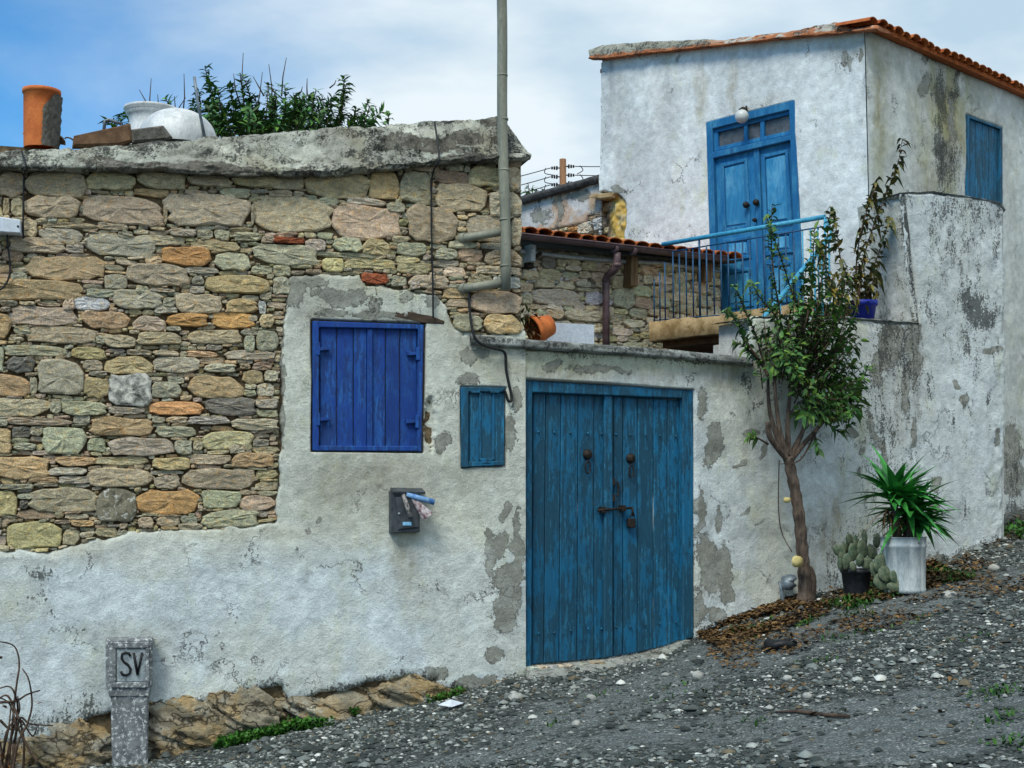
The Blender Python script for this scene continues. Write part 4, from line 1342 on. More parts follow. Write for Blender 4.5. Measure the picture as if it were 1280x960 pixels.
def wear_be(px, py, U, Z):
    e = sstep(.16, .0, np.abs(U))
    n = fbm(U * 9, Z * 4, 92, 4)
    return [np.clip(.2 + e * .2, 0, 1), e * .55 + sstep(.5, .7, n) * .35, sstep(.45, .7, n) * .3, np.zeros_like(px)]


us_ = np.linspace(-.62, .01, 60)
zs_ = np.linspace(_pz0 - .1, _pz1 - .012, 110)
U, Z = np.meshgrid(us_, zs_, indexing="ij")
H = h_be(None, None, U, Z)
X, Y, _ = BE.grid(U, Z, H)
px_, py_ = project(X, Y, Z)
bo = base_of(cwall)
me = np_mesh("pier_end", np.stack([X - bo.x, Y - bo.y, Z - bo.z], -1).reshape(-1, 3), [grid_faces(60, 110)], smooth=True)
set_attr(me, "wear", np.stack(wear_be(px_, py_, U, Z), -1).reshape(-1, 4))
set_attr(me, "tint", np.tile((.56, .57, .53, 1), (U.size, 1)))
me.materials.append(M["plaster"])
link(bpy.data.objects.new("pier_end", me), cwall)

# gate
g = MB()
fr = [[(654, 474.5), (666, 476), (665, 834), (656, 836)], [(853.5, 487), (867, 488), (867.5, 797), (854, 801)], [(666, 476), (853.5, 487), (853.5, 498), (666, 490.5)]]
for q in fr:
    g.slab(W2, q, -.12, -.012, .008)
gate = g.build("gate", M["gate_blue"], cwall)
gate["label"] = "wide double gate of worn blue planks with iron rings and a padlocked bolt"
tops = [666.5, 682.5, 701.5, 723, 743, 755]
bots = [665, 680, 699, 721.5, 743, 754.5]
bot_y = interp([(660, 831), (755, 822.5), (800, 815), (835, 806), (856, 797)])
for i in range(5):
    a, b, c, d = tops[i] + .4, tops[i + 1] - .4, bots[i + 1] - .4, bots[i] + .4
    MB().slab(W2, [(a, 490 + i), (b, 491 + i), (c, bot_y(c)), (d, bot_y(d))], -.11, -.062 + R.uniform(-.006, .006), .006).build("plank", M["gate_blue"], gate)
tr = [767, 779, 797, 817, 834.5, 854]
for i in range(5):
    a, b = tr[i] + .4, tr[i + 1] - .4
    MB().slab(W2, [(a, 495 + i), (b, 496 + i), (b, bot_y(b)), (a, bot_y(a))], -.11, -.064 + R.uniform(-.006, .006), .006).build("plank", M["gate_blue"], gate)
MB().slab(W2, [(756, 494), (766.5, 494.6), (766.5, 821), (755.5, 822.5)], -.10, -.030, .008).build("cover_strip", M["gate_blue"], gate)
dome = MB()
dome.lathe((0, 0, 0), [(.011, 0), (.0105, .004), (.007, .008), (.0015, .010)], 8)
dv, df = dome.v, dome.f
dm = bpy.data.meshes.new("stud")
# studs: one mesh shared, turned to face the street
ME = Matrix((( W2.u[0], 0, W2.n[0]), (W2.u[1], 0, W2.n[1]), (0, 1, 0)))
dm.from_pydata([tuple(ME @ Vector(p)) for p in dv], [], df)
dm.materials.append(M["gate_blue"])
dm.polygons.foreach_set("use_smooth", [True] * len(df))
for i, x in enumerate((673, 693, 713, 735, 752, 770, 788, 807, 825, 845)):
    for y in (540 + i * .6, (792, 791, 788.5, 786, 786, 784, 784, 781, 779.5, 778)[i]):
        o = bpy.data.objects.new("stud", dm)
        link(o, gate)
        o.location = W2.P(x, y, -.058) - base_of(gate)


def face_on(pl, pt):
    """matrix: x along the wall, y up, z out of it"""
    return Matrix(((pl.u[0], 0, pl.n[0]), (pl.u[1], 0, pl.n[1]), (0, 1, 0)))


def ring_pts(pl, c, rx, rz, out=0.0, n=22, a0=0, a1=2 * math.pi):
    return [c + V3(pl.u) * rx * math.cos(a0 + (a1 - a0) * k / n) + Vector((0, 0, 1)) * rz * math.sin(a0 + (a1 - a0) * k / n) + V3(pl.n) * out for k in range(n + 1)]


for x, y in ((734, 568), (788, 573)):
    k = MB()
    k.lathe(W2.P(x, y, -.062), [(.042, 0), (.041, .012), (.034, .024), (.020, .033), (.004, .036)], 16, M=face_on(W2, None))
    c = W2.P(x + 1, y + 16, -.045)
    k.tube(ring_pts(W2, c, .023, .048), .006, 6)
    k.build("ring_knocker", M["iron"], gate)
k = MB()
c = W2.P(770, 611, -.040)
k.tube(ring_pts(W2, c, .028, .062, a0=-1.3, a1=1.3, n=12), .007, 6)
k.slab(W2, [(766.5, 598), (769.5, 598), (769.5, 607), (766.5, 607)], -.06, -.025, .003)
k.slab(W2, [(766.5, 618), (769.5, 618), (769.5, 627), (766.5, 627)], -.06, -.025, .003)
k.build("pull_handle", M["iron"], gate)
k = MB()
k.tube([W2.P(747, 638, -.02), W2.P(757, 637, -.015), W2.P(790, 635, -.018)], .010, 7)
k.tube([W2.P(790, 634, -.015), W2.P(791.5, 645, -.015)], .010, 7)
k.slab(W2, [(752, 633.5), (758, 633.5), (758, 641), (752, 641)], -.06, -.012, .003)
k.slab(W2, [(778, 631.5), (783, 631.5), (783, 639), (778, 639)], -.07, -.006, .003)
k.build("bolt", M["iron"], gate)
k = MB()
k.slab(W2, [(786.5, 648), (795, 648), (795.5, 658), (793, 660), (788.5, 660), (786, 658)], -.045, -.012, .005)
k.tube(ring_pts(W2, W2.P(790.7, 646.5, -.028), .018, .036, a0=0, a1=math.pi, n=10), .005, 6)
k.build("padlock", M["iron"], gate)

# threshold: a low cement step under the gate
def sec_sill(x):
    t = bot_y(np.clip(x, 660, 856)) + 1
    return [(t, -.12, -.12), (t + 1.5, 0, .0), (t + 4, .04, .05), (t + 9, .12, .13), (t + 14, .20, .22), (t + 24, .28, .30), (t + 40, .3, .34)]


def wear_sill(px, py, U, Z):
    n = fbm(U * 9, Z * 9, 83, 4)
    return [np.full_like(px, .1), sstep(.5, .66, n) * .55, sstep(.5, .7, n) * .3, np.zeros_like(px)]


loft("threshold", W2, np.linspace(657, 868, 110), sec_sill, M["concrete"], cwall, .012, 31, wear_sill, lambda px, py, U, Z: np.broadcast_to(np.array((.40, .41, .37)), px.shape + (3,)), sub=5, freq=7)
for i, (x0, y0, x1, y1, cl) in enumerate([(657, 833, 668, 842, 'w'), (669, 832, 682, 840, 'c'), (683, 831, 692, 838, 'w'), (693, 830, 712, 837, 'c'), (714, 829, 732, 835, 'g'), (735, 826, 752, 833, 't')]):
    place_stone(W2, (x0, y0, x1, y1), STC[cl], cwall, .09, -.02, temps=STONES)

# ------------------------------------------------------------------ upper house
upper = thing("upper_house", "two storey white house with blue panelled balcony door and orange tiled eave", "house", UF.P(1093, 640, -.3))
UTOP_F = interp([(738, 76), (800, 70), (900, 59), (1000, 47), (1060, 40), (1093, 36)])


def f_sd(px, py, U, Z):
    s = np.minimum(px - 751.5 + (fbm(U * 6, Z * 6, 101, 4) - .5) * 5, 1.0 + UF.uz(1093, 300)[0] * 0 - U * 100)
    return s


BITE = [(735, 243), (757, 240), (772, 241), (781, 250), (783, 262), (780, 300), (735, 300)]


def hf(px, py, U, Z):
    h = (fbm(U * 1.4, Z * 1.4, 102, 3) - .5) * .05 + (fbm(U * 8, Z * 8, 103, 4) - .5) * .012
    b = poly_sd(px, py, BITE) + (fbm(U * 9, Z * 9, 104, 3) - .5) * 5
    h = h - sstep(-1, 2, b) * (.035 + np.clip((766 - px) / 18, 0, 1) * .12 + (fbm(U * 12, Z * 12, 105, 4) - .5) * .10)
    h = h - .10 * sstep(-.5, .6, poly_sd(px, py, [(883, 154), (992, 126.5), (1002, 395), (890, 410)]))
    h = h * sstep(0, -.05, U)
    return h


def wear_f(px, py, U, Z):
    peel = blobs(px, py, [(1053, 70, 5, 10), (1060, 78, 3, 10), (1075, 68, 3, 8), (986, 180, 3, 30), (776, 234, 8, 4), (843, 75, 3, 3)], .6)
    mould = blobs(px, py, [(1050, 76, 14, 14, 0, .50), (1068, 66, 8, 10, 0, .5), (800, 292, 40, 8, 0, .46), (755, 180, 5, 80, 0, .42), (860, 296, 30, 5, 0, .42), (800, 70, 40, 6, -6, .45), (950, 130, 40, 5, -14, .45), (785, 235, 14, 5, -30, .55), (1010, 62, 3, 30, 3, .45)], .5)
    stain = blobs(px, py, [(876, 118, 4, 32, 0, .7), (915, 108, 4, 36, 0, .65), (1047, 58, 16, 8, 0, .6), (1088, 55, 10, 10, 0, .5), (1075, 60, 20, 8, 0, .4), (775, 140, 6, 80, 0, .25), (830, 130, 14, 60, 0, .22), (950, 128, 30, 6, -14, .4)], .5)
    return [peel, mould, stain, np.zeros_like(px)]


def tint_f(px, py, U, Z):
    n = fbm(U * 1.8, Z * 1.1, 106, 4)
    st = fbm(U * 5, Z * .5, 107, 3)
    c = mixc((.55, .575, .57), (.65, .675, .665), sstep(.38, .60, n))
    c = mixc(c, (.40, .415, .425), sstep(.50, .70, st) * sstep(260, 90, py) * .8 * sstep(900, 760, px))
    b = poly_sd(px, py, BITE) + (fbm(U * 9, Z * 9, 104, 3) - .5) * 5
    n2 = fbm(U * 11, Z * 11, 108, 4)
    ye = mixc((.50, .33, .08), (.52, .43, .22), sstep(.42, .6, n2))
    ye = mixc(ye, (.16, .13, .09), sstep(.58, .7, n2))
    ye = mixc(ye, (.10, .085, .065), sstep(758, 752, px + (n2 - .5) * 8))
    return np.where((b > 0)[..., None], ye, c)


sheet("plaster", UF, (750, 1094), (28, 470), .0165, hf, lambda a, b, c, d: (a > 751 - (b - 70) * 0.008 + (fbm(c * 6, d * 6, 101, 4) - .5) * 3) & (c < .001) & (b > UTOP_F(a) - 4), wear_f, tint_f, M["plaster_smooth"], upper)


ze_r = UR.P(1093, 40).z


def hr(px, py, U, Z):
    h = (fbm(U * 1.4, Z * 1.4, 112, 3) - .5) * .05 + (fbm(U * 8, Z * 8, 113, 4) - .5) * .012
    h = h - .08 * sstep(-.5, .5, poly_sd(px, py, [(1208.5, 142), (1253.5, 159.5), (1253.5, 256), (1208.5, 250)]))
    return h * sstep(0, .05, U)


def wear_r(px, py, U, Z):
    peel = blobs(px, py, [(1157, 72, 7, 6), (1157, 106, 7, 14, 0), (1190, 150, 7, 46, 0, .7), (1180, 200, 12, 30, 0, .7), (1265, 560, 10, 30), (1270, 600, 14, 20)], .55)
    mould = blobs(px, py, [(1176, 130, 9, 44, 0, .88), (1173, 190, 8, 60, 0, .88), (1197, 92, 4, 26, 0, .85), (1168, 72, 6, 14, -30, .8), (1195, 118, 7, 12, 0, .85), (1190, 215, 16, 40, 0, .66), (1183, 95, 8, 14, 20, .5), (1152, 180, 6, 40, 0, .48), (1140, 175, 3, 30, -20, .45), (1158, 74, 8, 6, 30, .55), (1208, 100, 4, 30, 0, .4), (1180, 240, 30, 14, 0, .5),
                          (1268, 590, 14, 50, 0, .6), (1270, 640, 16, 20, 0, .75), (1270, 560, 10, 20, 0, .5)], .5)
    stain = blobs(px, py, [(1190, 150, 12, 60, 0, 1.0), (1160, 220, 14, 40, 0, .7), (1180, 120, 30, 60, 0, .5), (1100, 130, 5, 70, 0, .7), (1108, 100, 8, 60, 0, .35), (1128, 60, 6, 40, 0, .3), (1150, 110, 10, 16, 0, .5), (1235, 150, 30, 8, 22, .35), (1262, 220, 10, 60, 0, .3)], .5)
    return [peel, mould, stain, np.zeros_like(px)]


def tint_r(px, py, U, Z):
    n = fbm(U * 2, Z * 1.2, 116, 4)
    c = mixc((.49, .515, .48), (.60, .63, .61), sstep(.38, .60, n))
    g = blobs(px, py, [(1182, 150, 26, 110, 0, .9), (1100, 140, 7, 80, 0, .6)], .6)
    return mixc(c, (.33, .34, .17), g * sstep(.35, .6, fbm(U * 5, Z * 2, 117, 4)))


sheet("plaster", UR, (1092, 1310), (28, 700), .019, hr, lambda a, b, c, d: (c > -.001) & (b < 690) & (d < ze_r - .01), wear_r, tint_r, M["plaster_smooth"], upper)

# body of the house
b = MB()
lf, rf = UF.uz(752, 300)[0], UR.uz(1310, 300)[0]
p0, p1, p2 = UF.at(lf + .02, 0, -.45), UF.at(-.45, 0, -.45), UR.at(rf, 0, -.45)
p3 = p0 + (p2 - p1)
zc, zl = UF.P(1093, 40).z - .06, UF.P(752, 80).z - .10
zb = .4
bot = [Vector((p.x, p.y, zb)) for p in (p0, p1, p2, p3)]
top = [Vector((p0.x, p0.y, zl)), Vector((p1.x, p1.y, zc)), Vector((p2.x, p2.y, zc)), Vector((p3.x, p3.y, zl))]
b.add(bot + top, [(3, 2, 1, 0), (4, 5, 6, 7), (0, 1, 5, 4), (1, 2, 6, 5), (2, 3, 7, 6), (3, 0, 4, 7)])
lit_attr(b.build("wall_core", M["plaster"], upper))
# left return of the front wall
b = MB()
for y0, y1 in ((70, 238),):
    q = [UF.P(752, y, o_) for y, o_ in ((y0 + 8, -.01), (470, -.01), (470, -.5), (y0 + 8, -.5))]
    b.add(q, [(0, 1, 2, 3)])
lit_attr(b.build("wall_end", M["plaster"], upper))
b = MB()
b.slab(UF, [(741, 236), (800, 236), (800, 430), (741, 430)], -.95, -.30, .02)
b.build("broken_core", M["mortar"], upper)

# verge along the balcony side: two courses of cement and orange wash
vt = interp([(738, 62), (752, 56), (800, 52), (850, 50), (880, 48.5), (905, 50), (940, 44), (1000, 37), (1020, 31), (1045, 28), (1058, 29), (1066, 36), (1093, 31)])
vb = interp([(738, 73), (752, 74), (800, 68), (900, 57), (1000, 46), (1060, 41), (1093, 37)])


def wear_vg(px, py, U, Z):
    n = fbm(U * 9, Z * 9, 141, 4)
    return [np.full_like(px, .12), sstep(.46, .64, n) * .55, np.zeros_like(px), np.zeros_like(px)]


def tint_vg(px, py, U, Z):
    n = fbm(U * 10, Z * 14, 142, 4)
    t = (vb(px) - py) / np.maximum(vb(px) - vt(px), 3)
    cem = mixc((.30, .29, .23), (.42, .41, .34), n)
    mot = mixc((.50, .20, .09), (.56, .52, .45), sstep(.45, .55, n))
    top = mixc(cem, mot, sstep(850, 930, px))
    return mixc((.44, .16, .065), top, sstep(.25, .40, t + (n - .5) * .3))


loft("verge", UF, np.linspace(738, 1068, 330), lambda x: [(vb(x) + 1, 0, -.05), (vb(x) + 1, .06, .10), (vb(x) - .5, .10, .125), (vb(x) * .75 + vt(x) * .25, .08, .10), ((vb(x) + vt(x)) / 2, .06, .085), (vt(x) + 2, .03, .05), (vt(x), -.02, -.04), (vt(x) + 2, -.1, -.5)], M["concrete"], upper, .026, 41, wear_vg, tint_vg, sub=4, freq=8)
loft("verge", UF, np.linspace(1066, 1097, 30), lambda x: [(vb(x) + 1, 0, -.05), (vb(x) + 1, .06, .10), (vb(x) - .5, .10, .12), (vt(x) + 1, .08, .09), (vt(x), -.02, -.04), (vt(x) + 2, -.1, -.5)], M["orange_wash"], upper, .012, 42, sub=3, freq=6)
# roof slope and its tiles
eave0, eave1 = UR.uz(1093, 40)[0], UR.uz(1305, 112)[0]
ze = UR.P(1093, 40).z
b = MB()
r0, r1 = UR.at(.12, ze - .02, .10), UR.at(eave1, ze - .02, .10)
slope = Vector((UF.u[0] * -1, UF.u[1] * -1, 0)) * 3.95 + Vector((0, 0, zl - ze + .06))
b.add([r0, r1, r1 + slope, r0 + slope] + [p + Vector((0, 0, .05)) for p in (r0, r1, r1 + slope, r0 + slope)], [(3, 2, 1, 0), (4, 5, 6, 7), (0, 1, 5, 4), (1, 2, 6, 5), (2, 3, 7, 6), (3, 0, 4, 7)])
roof = b.build("roof", M["tile"], upper)


def tile_mesh(name, w=.19, length=.42, th=.014, mat="tile", taper=.88):
    """a half-round clay tile, hollow side down; x across, y uphill"""
    n = 7
    V, Fc = [], []
    for (y, k) in ((0, 1), (length, taper)):
        for r in (w / 2, w / 2 - th):
            for i in range(n + 1):
                a = math.pi * i / n
                V.append((-math.cos(a) * r * k, y, math.sin(a) * r * k * .62))
    m = n + 1
    for i in range(n):
        Fc += [(i, i + 1, 2 * m + i + 1, 2 * m + i), (m + i + 1, m + i, 3 * m + i, 3 * m + i + 1), (i + 1, i, m + i, m + i + 1), (2 * m + i, 2 * m + i + 1, 3 * m + i + 1, 3 * m + i)]
    Fc += [(0, m, 3 * m, 2 * m), (m - 1, 2 * m - 1 + 0, 4 * m - 1, 3 * m - 1)]
    me = bpy.data.meshes.new(name)
    me.from_pydata(V, [], Fc)
    me.polygons.foreach_set("use_smooth", [False] * len(Fc))
    me.materials.append(M[mat])
    return me


TILE = [tile_mesh("tile", .19 + .01 * i, .44) for i in range(3)]


def lay_tile(parent, p, deg, pitch, mesh=None, flip=False, scale=1.0, rng=R, name="tile"):
    o = bpy.data.objects.new(name, mesh or rng.choice(TILE))
    link(o, parent)
    o.location = p - base_of(parent)
    o.rotation_euler = Euler((pitch, math.pi if flip else rng.uniform(-.05, .05), deg + rng.uniform(-.03, .03)), "XYZ")
    o.scale = (scale,) * 3
    return o


pit = math.atan2(zl - ze + .06, 3.95)
n_t = int((eave1 + .1) / .165)
for i in range(n_t):
    u = -.06 + i * .165
    lay_tile(roof, UR.at(u, ze + .012 + R.uniform(-.008, .008), .16 + R.uniform(-.02, .02)), UR.a, pit, scale=.95)
# boarded window on the street side
ws_ = MB()
for q in ([(1209, 143.5), (1212, 144.5), (1212, 250), (1209, 250)], [(1250.5, 158.5), (1253.3, 159.5), (1253.3, 256), (1250.5, 256)], [(1212, 144.5), (1250.5, 158.5), (1250.5, 161.5), (1212, 147.5)]):
    ws_.slab(UR, q, -.07, .012, .004)
sh2 = ws_.build("window_shutter", M["gate_blue"], upper)
sh2["label"] = "narrow dark blue board shutter high on the street side"
xx = [1212.3, 1220, 1228, 1236, 1243, 1250.3]
for i in range(5):
    a, b_ = xx[i] + .25, xx[i + 1] - .25
    MB().slab(UR, [(a, 147 + (a - 1212) * .37), (b_, 147 + (b_ - 1212) * .37), (b_, 256), (a, 253)], -.06, -.018 + R.uniform(-.006, .006), .004).build("plank", M["gate_blue"], sh2)

# balcony door
d = MB()
for q in ([(882, 153), (889.5, 151), (897, 402), (889.5, 404)], [(985.5, 126.8), (993, 125), (1003.5, 392), (996, 394)], [(889.5, 151), (985.5, 126.8), (986, 137), (890, 161)], [(890.5, 190), (988.5, 168), (988.7, 175), (890.8, 198)]):
    d.slab(UF, q, -.10, .012, .008)
door = d.build("door", M["door_blue"], upper)
door["label"] = "blue panelled double door with three small panes above it"
d = MB()
for q in ([(890, 161), (986, 137), (986, 143), (890, 167)], [(890.5, 185), (988, 163), (988.4, 168), (890.5, 190)], [(890, 167), (897, 165), (897.5, 184), (890.5, 186)], [(929.5, 157.5), (934, 156.3), (934, 176), (929.5, 177)], [(950, 152.5), (955, 151.3), (955, 171), (950, 172.2)], [(987, 143), (989, 142.5), (989.5, 163), (987, 163.5)]):
    d.slab(UF, q, -.09, -.03, .004)
tran = d.build("transom", M["door_blue"], door)
for q in ([(897, 165), (929.5, 157.5), (929.5, 178), (897, 185)], [(934, 156), (950, 152), (950, 173), (934, 177)], [(955, 151), (987, 143), (987, 164), (955, 172)]):
    MB().slab(UF, q, -.085, -.065, .002).build("pane", M["glass"], door)


def at_l(x, y):   # straight edges of the leaning leaves
    return x, y


def leaf_door(x0, x1, yt0, yt1, shift, pan):
    m = MB()
    m.slab(UF, [(x0, yt0), (x1, yt1), (x1 + shift, yt1 + 205), (x0 + shift, yt0 + 205)], -.09, -.055, .004)
    o = m.build("door_leaf", M["door_blue"], door)
    return o


def panel(pl, q, parent_o, proud=-.03):
    """a raised field inside a moulding that stands off the leaf"""
    cx, cy = sum(p[0] for p in q) / 4, sum(p[1] for p in q) / 4
    def ins(k, j):
        return [(cx + (x - cx) * k, cy + (y - cy) * j) for x, y in q]
    hh = abs(q[2][1] - q[0][1])
    j = 1 - 5.0 / max(hh, 10)
    m = MB()
    o_, i_ = ins(1.12, 1 + 3.0 / hh), ins(.86, j)
    for k in range(4):
        l = (k + 1) % 4
        m.slab(pl, [o_[k], o_[l], i_[l], i_[k]], -.07, proud, .006)
    mo = m.build("moulding", M["door_blue"], parent_o)
    m = MB()
    m.slab(pl, ins(.80, 1 - 8.0 / max(hh, 14)), -.06, proud - .008, .014)
    return m.build("panel", M["door_panel"], parent_o)


MB().slab(UF, [(892, 199), (944, 187), (951, 395), (897, 402)], -.09, -.05, .005).build("door_leaf", M["door_blue"], door)
MB().slab(UF, [(945.5, 187), (989, 177), (997, 391), (952.5, 395)], -.09, -.052, .005).build("door_leaf", M["door_blue"], door)
for q in ([(902, 206), (932, 199.5), (935.5, 284), (905, 288)], [(953, 195), (983, 188.5), (987.5, 278), (956.5, 282)], [(905.5, 300), (935.5, 297), (936.5, 321), (906.5, 325)], [(957, 293), (988, 289), (989, 314), (958, 318)], [(907, 339), (937, 336), (939.5, 381), (909, 385)], [(959, 331), (989.5, 328), (992, 375), (961, 379)]):
    panel(UF, q, door)
MB().slab(UF, [(941.5, 187), (948.5, 185.5), (955.5, 394), (948.5, 395)], -.06, -.022, .005).build("cover_strip", M["door_blue"], door)
for x, y, r in ((936, 257, .035), (948.5, 254, .035), (947, 276, .022)):
    k = MB()
    k.lathe(UF.P(x, y, -.045), [(r * .5, 0), (r * .5, .03), (r, .04), (r * 1.1, .06), (r * .7, .085), (.003, .09)], 12, M=face_on(UF, None))
    k.build("door_knob", M["iron"], door)

# globe lamp
lamp = thing("wall_lamp", "round white globe lamp fixed over the balcony door", "lamp", UF.P(929, 141, .02))
k = MB()
k.lathe(UF.P(930, 140, .0), [(.055, 0), (.055, .03), (.03, .05), (.03, .07)], 14, M=face_on(UF, None))
k.tube([UF.P(933, 133, .01), UF.P(932, 138, .05)], .012, 6)
k.build("base", M["iron"], lamp)
k = MB()
c = UF.P(927.3, 145.5, .13)
k.lathe(c, [(.001, -.078)] + [(.078 * math.sin(a), -.078 * math.cos(a)) for a in np.linspace(.2, math.pi - .2, 12)] + [(.001, .078)], 20)
k.build("globe", M["globe"], lamp)

# ------------------------------------------------------------------ ruined wall left of the house
ruin = thing("ruined_wall", "broken low wall with flaking pink plaster and a dark sloping coping", "wall", UF.P(700, 330, -.2))
rt = interp([(600, 262), (650, 247), (752, 219)])


def h_ru(px, py, U, Z):
    b = poly_sd(px, py, RB) + (fbm(U * 10, Z * 10, 121, 4) - .5) * 7
    return -.13 + (fbm(U * 3, Z * 3, 122, 4) - .5) * .05 - sstep(-1, 2, b) * .08


RB = [(664, 300), (668, 287), (690, 283), (712, 279), (722, 277), (728, 266), (742, 262), (744, 250), (760, 247), (760, 310), (640, 310)]


def wear_ru(px, py, U, Z):
    n = fbm(U * 4, Z * 1.5, 123, 4)
    drip = fbm(U * 16, Z * 1.4, 124, 4)
    m = sstep(.52, .7, drip) * sstep(262, 232, py + (px - 650) * .28 - 10) * .8
    peel = blobs(px, py, [(690, 258, 6, 24, 0, .8), (715, 240, 14, 8), (668, 268, 12, 10)], .5)
    b = poly_sd(px, py, RB)
    return [peel * (b < 0), np.clip(m + sstep(6, 0, np.abs(b)) * .4, 0, 1), sstep(.5, .7, n) * .4, np.zeros_like(px)]


def tint_ru(px, py, U, Z):
    n = fbm(U * 3.5, Z * 3.5, 125, 4)
    c = mixc((.56, .54, .53), (.52, .37, .27), sstep(.48, .60, n))
    b = poly_sd(px, py, RB) + (fbm(U * 10, Z * 10, 121, 4) - .5) * 7
    return np.where((b > 0)[..., None], mixc((.14, .12, .09), (.28, .22, .15), sstep(.4, .6, fbm(U * 12, Z * 12, 126, 4))), c)


sheet("plaster", UF, (575, 757), (215, 360), .02, h_ru, lambda a, b, c, d: (a < 756.5) & (b > rt(a) - 2), wear_ru, tint_ru, M["plaster"], ruin)
mb = MB()
mb.slab(UF, [(560, 274), (751, 222), (751, 420), (560, 420)], -.55, -.26, 0)
lit_attr(mb.build("wall_core", M["plaster"], ruin))
loft("coping", UF, np.linspace(560, 752, 70), lambda x: [(rt(x) + 9, -.13, -.16), (rt(x) + 9, -.1, -.05), (rt(x) + 4, -.1, -.02), (rt(x), -.1, -.05), (rt(x) - 2, -.13, -.3), (rt(x) - 2, -.13, -.6)], M["slate"], ruin, .014, 51, sub=3, freq=6)
for x0, y0, x1, y1, cl in [(713, 277, 730, 290, 'c'), (733, 270, 746, 285, 'w'), (702, 282, 712, 287, 'O'), (690, 283, 701, 288, 't'), (672, 286, 688, 291, 'c'), (728, 268, 736, 274, 't'), (736, 262, 744, 269, 'c'), (746, 282, 752, 290, 'c'), (664, 284, 674, 288, 'w'), (724, 275, 731, 280, 'w'), (740, 286, 746, 291, 'w'), (744, 252, 752, 262, 't'), (752, 250, 760, 262, 't')]:
    place_stone(UF, (x0, y0, x1, y1), STC[cl], ruin, .12, -.24)
m = MB()
m.slab(UF, [(735, 246), (742, 242.5), (760, 240.5), (770, 241), (766, 247), (750, 249)], -.45, .03, .02)
m.build("lintel", M["slab_ochre"], ruin)

# ------------------------------------------------------------------ shed with a tiled lean-to roof
shed = thing("shed", "low stone shed under a red tiled lean-to roof with a brown gutter", "shed", SH.P(770, 440, -.2))
mb = MB()
mb.slab(SH, [(560, 300), (925, 330), (925, 520), (560, 520)], -.4, -.03, 0)
mb.build("wall", M["light_mortar"], shed)
SHB = [(696, 322, 706, 334, 't'), (677, 323, 694, 336, 'd'), (707, 323, 724, 332, 't'), (727, 326, 744, 339, 't'), (745, 330, 762, 340, 't'), (673, 336, 699, 351, 't'), (668, 350, 692, 360, 'c'), (697, 352, 718, 361, 'c'), (720, 352, 737, 359, 'G'), (721, 360, 742, 365, 'g'), (666, 361, 724, 381, 'c'), (732, 365, 752, 382, 'w'), (765, 361, 791, 385, 'G'), (764, 345, 788, 362, 't'),
       (789, 357, 813, 371, 'G'), (794, 371, 816, 386, 'p'), (767, 386, 785, 393, 'y'), (787, 386, 808, 398, 'G'), (683, 387, 704, 399, 't'), (706, 388, 750, 402, 'c'), (652, 368, 665, 380, 'G'), (652, 338, 672, 350, 't'), (801, 333, 823, 343, 't'), (815, 345, 840, 356, 'c'), (842, 350, 862, 362, 'G'), (840, 365, 870, 378, 'c'), (864, 352, 884, 366, 't'), (845, 382, 868, 392, 'G'), (872, 370, 890, 384, 'c'), (822, 372, 838, 384, 'G'),
       (780, 400, 806, 410, 'c'), (762, 396, 778, 406, 't'), (765, 410, 790, 420, 'c'), (740, 404, 752, 416, 'c'), (870, 386, 888, 396, 'c')]
_keep = dict(STC)
for k_ in STC:
    STC[k_] = tuple(min(.9, x * 1.3 + .04) for x in STC[k_])
stone_field(SH, [(565, 300), (640, 308), (900, 334), (900, 450), (565, 440)], SHB, shed, [((24, 60), (12, 26), 20, 10, 1500), ((10, 34), (6, 14), 7, 5, 5000), ((6, 18), (4, 9), 4, 3, 4000)], "ccttgGGwcy", 565, 300, 900, 450, 9, 170, .07, -.045)
STC.update(_keep)
z_e = SH.P(770, 303, .25).z
# roof
e0, e1 = SH.uz(600, 290)[0], SH.uz(900, 320)[0]
zE0, zE1 = SH.P(655, 291, .28).z, SH.P(900, 322, .28).z
b = MB()
q0, q1 = SH.at(e0, zE0 - .0, .28), SH.at(e1, zE1 - .0, .28)
k0 = UF.P(600, 300, -.05)
k1 = UF.P(884, 318, .0)
k0.z, k1.z = zE0 + .70, zE1 + .05
for p in (q0, q1):
    p.z -= .045
k0.z -= .045
k1.z -= .045
b.add([q0, q1, k1, k0] + [p + Vector((0, 0, .03)) for p in (q0, q1, k1, k0)], [(3, 2, 1, 0), (4, 5, 6, 7), (0, 1, 5, 4), (1, 2, 6, 5), (2, 3, 7, 6), (3, 0, 4, 7)])
sroof = b.build("roof", M["dark_wood"], shed)
nt = int((e1 - e0) / .178)
bigtile = [tile_mesh("tile", .20 + .008 * i, .46) for i in range(3)]
for row in range(4):
    for i in range(nt + 1):
        f = (i + .5) / (nt + 1)
        a_ = q0.lerp(q1, f)
        bk_ = k0.lerp(k1, f)
        dirv = (bk_ - a_)
        L = dirv.length
        if row * .40 + .3 > L:
            continue
        pt = a_ + dirv.normalized() * (row * .40 - .10) + Vector((0, 0, .050 + row * .004 + R.uniform(-.006, .006)))
        lay_tile(sroof, pt, SH.a, math.atan2(dirv.z, math.hypot(dirv.x, dirv.y)), R.choice(bigtile))
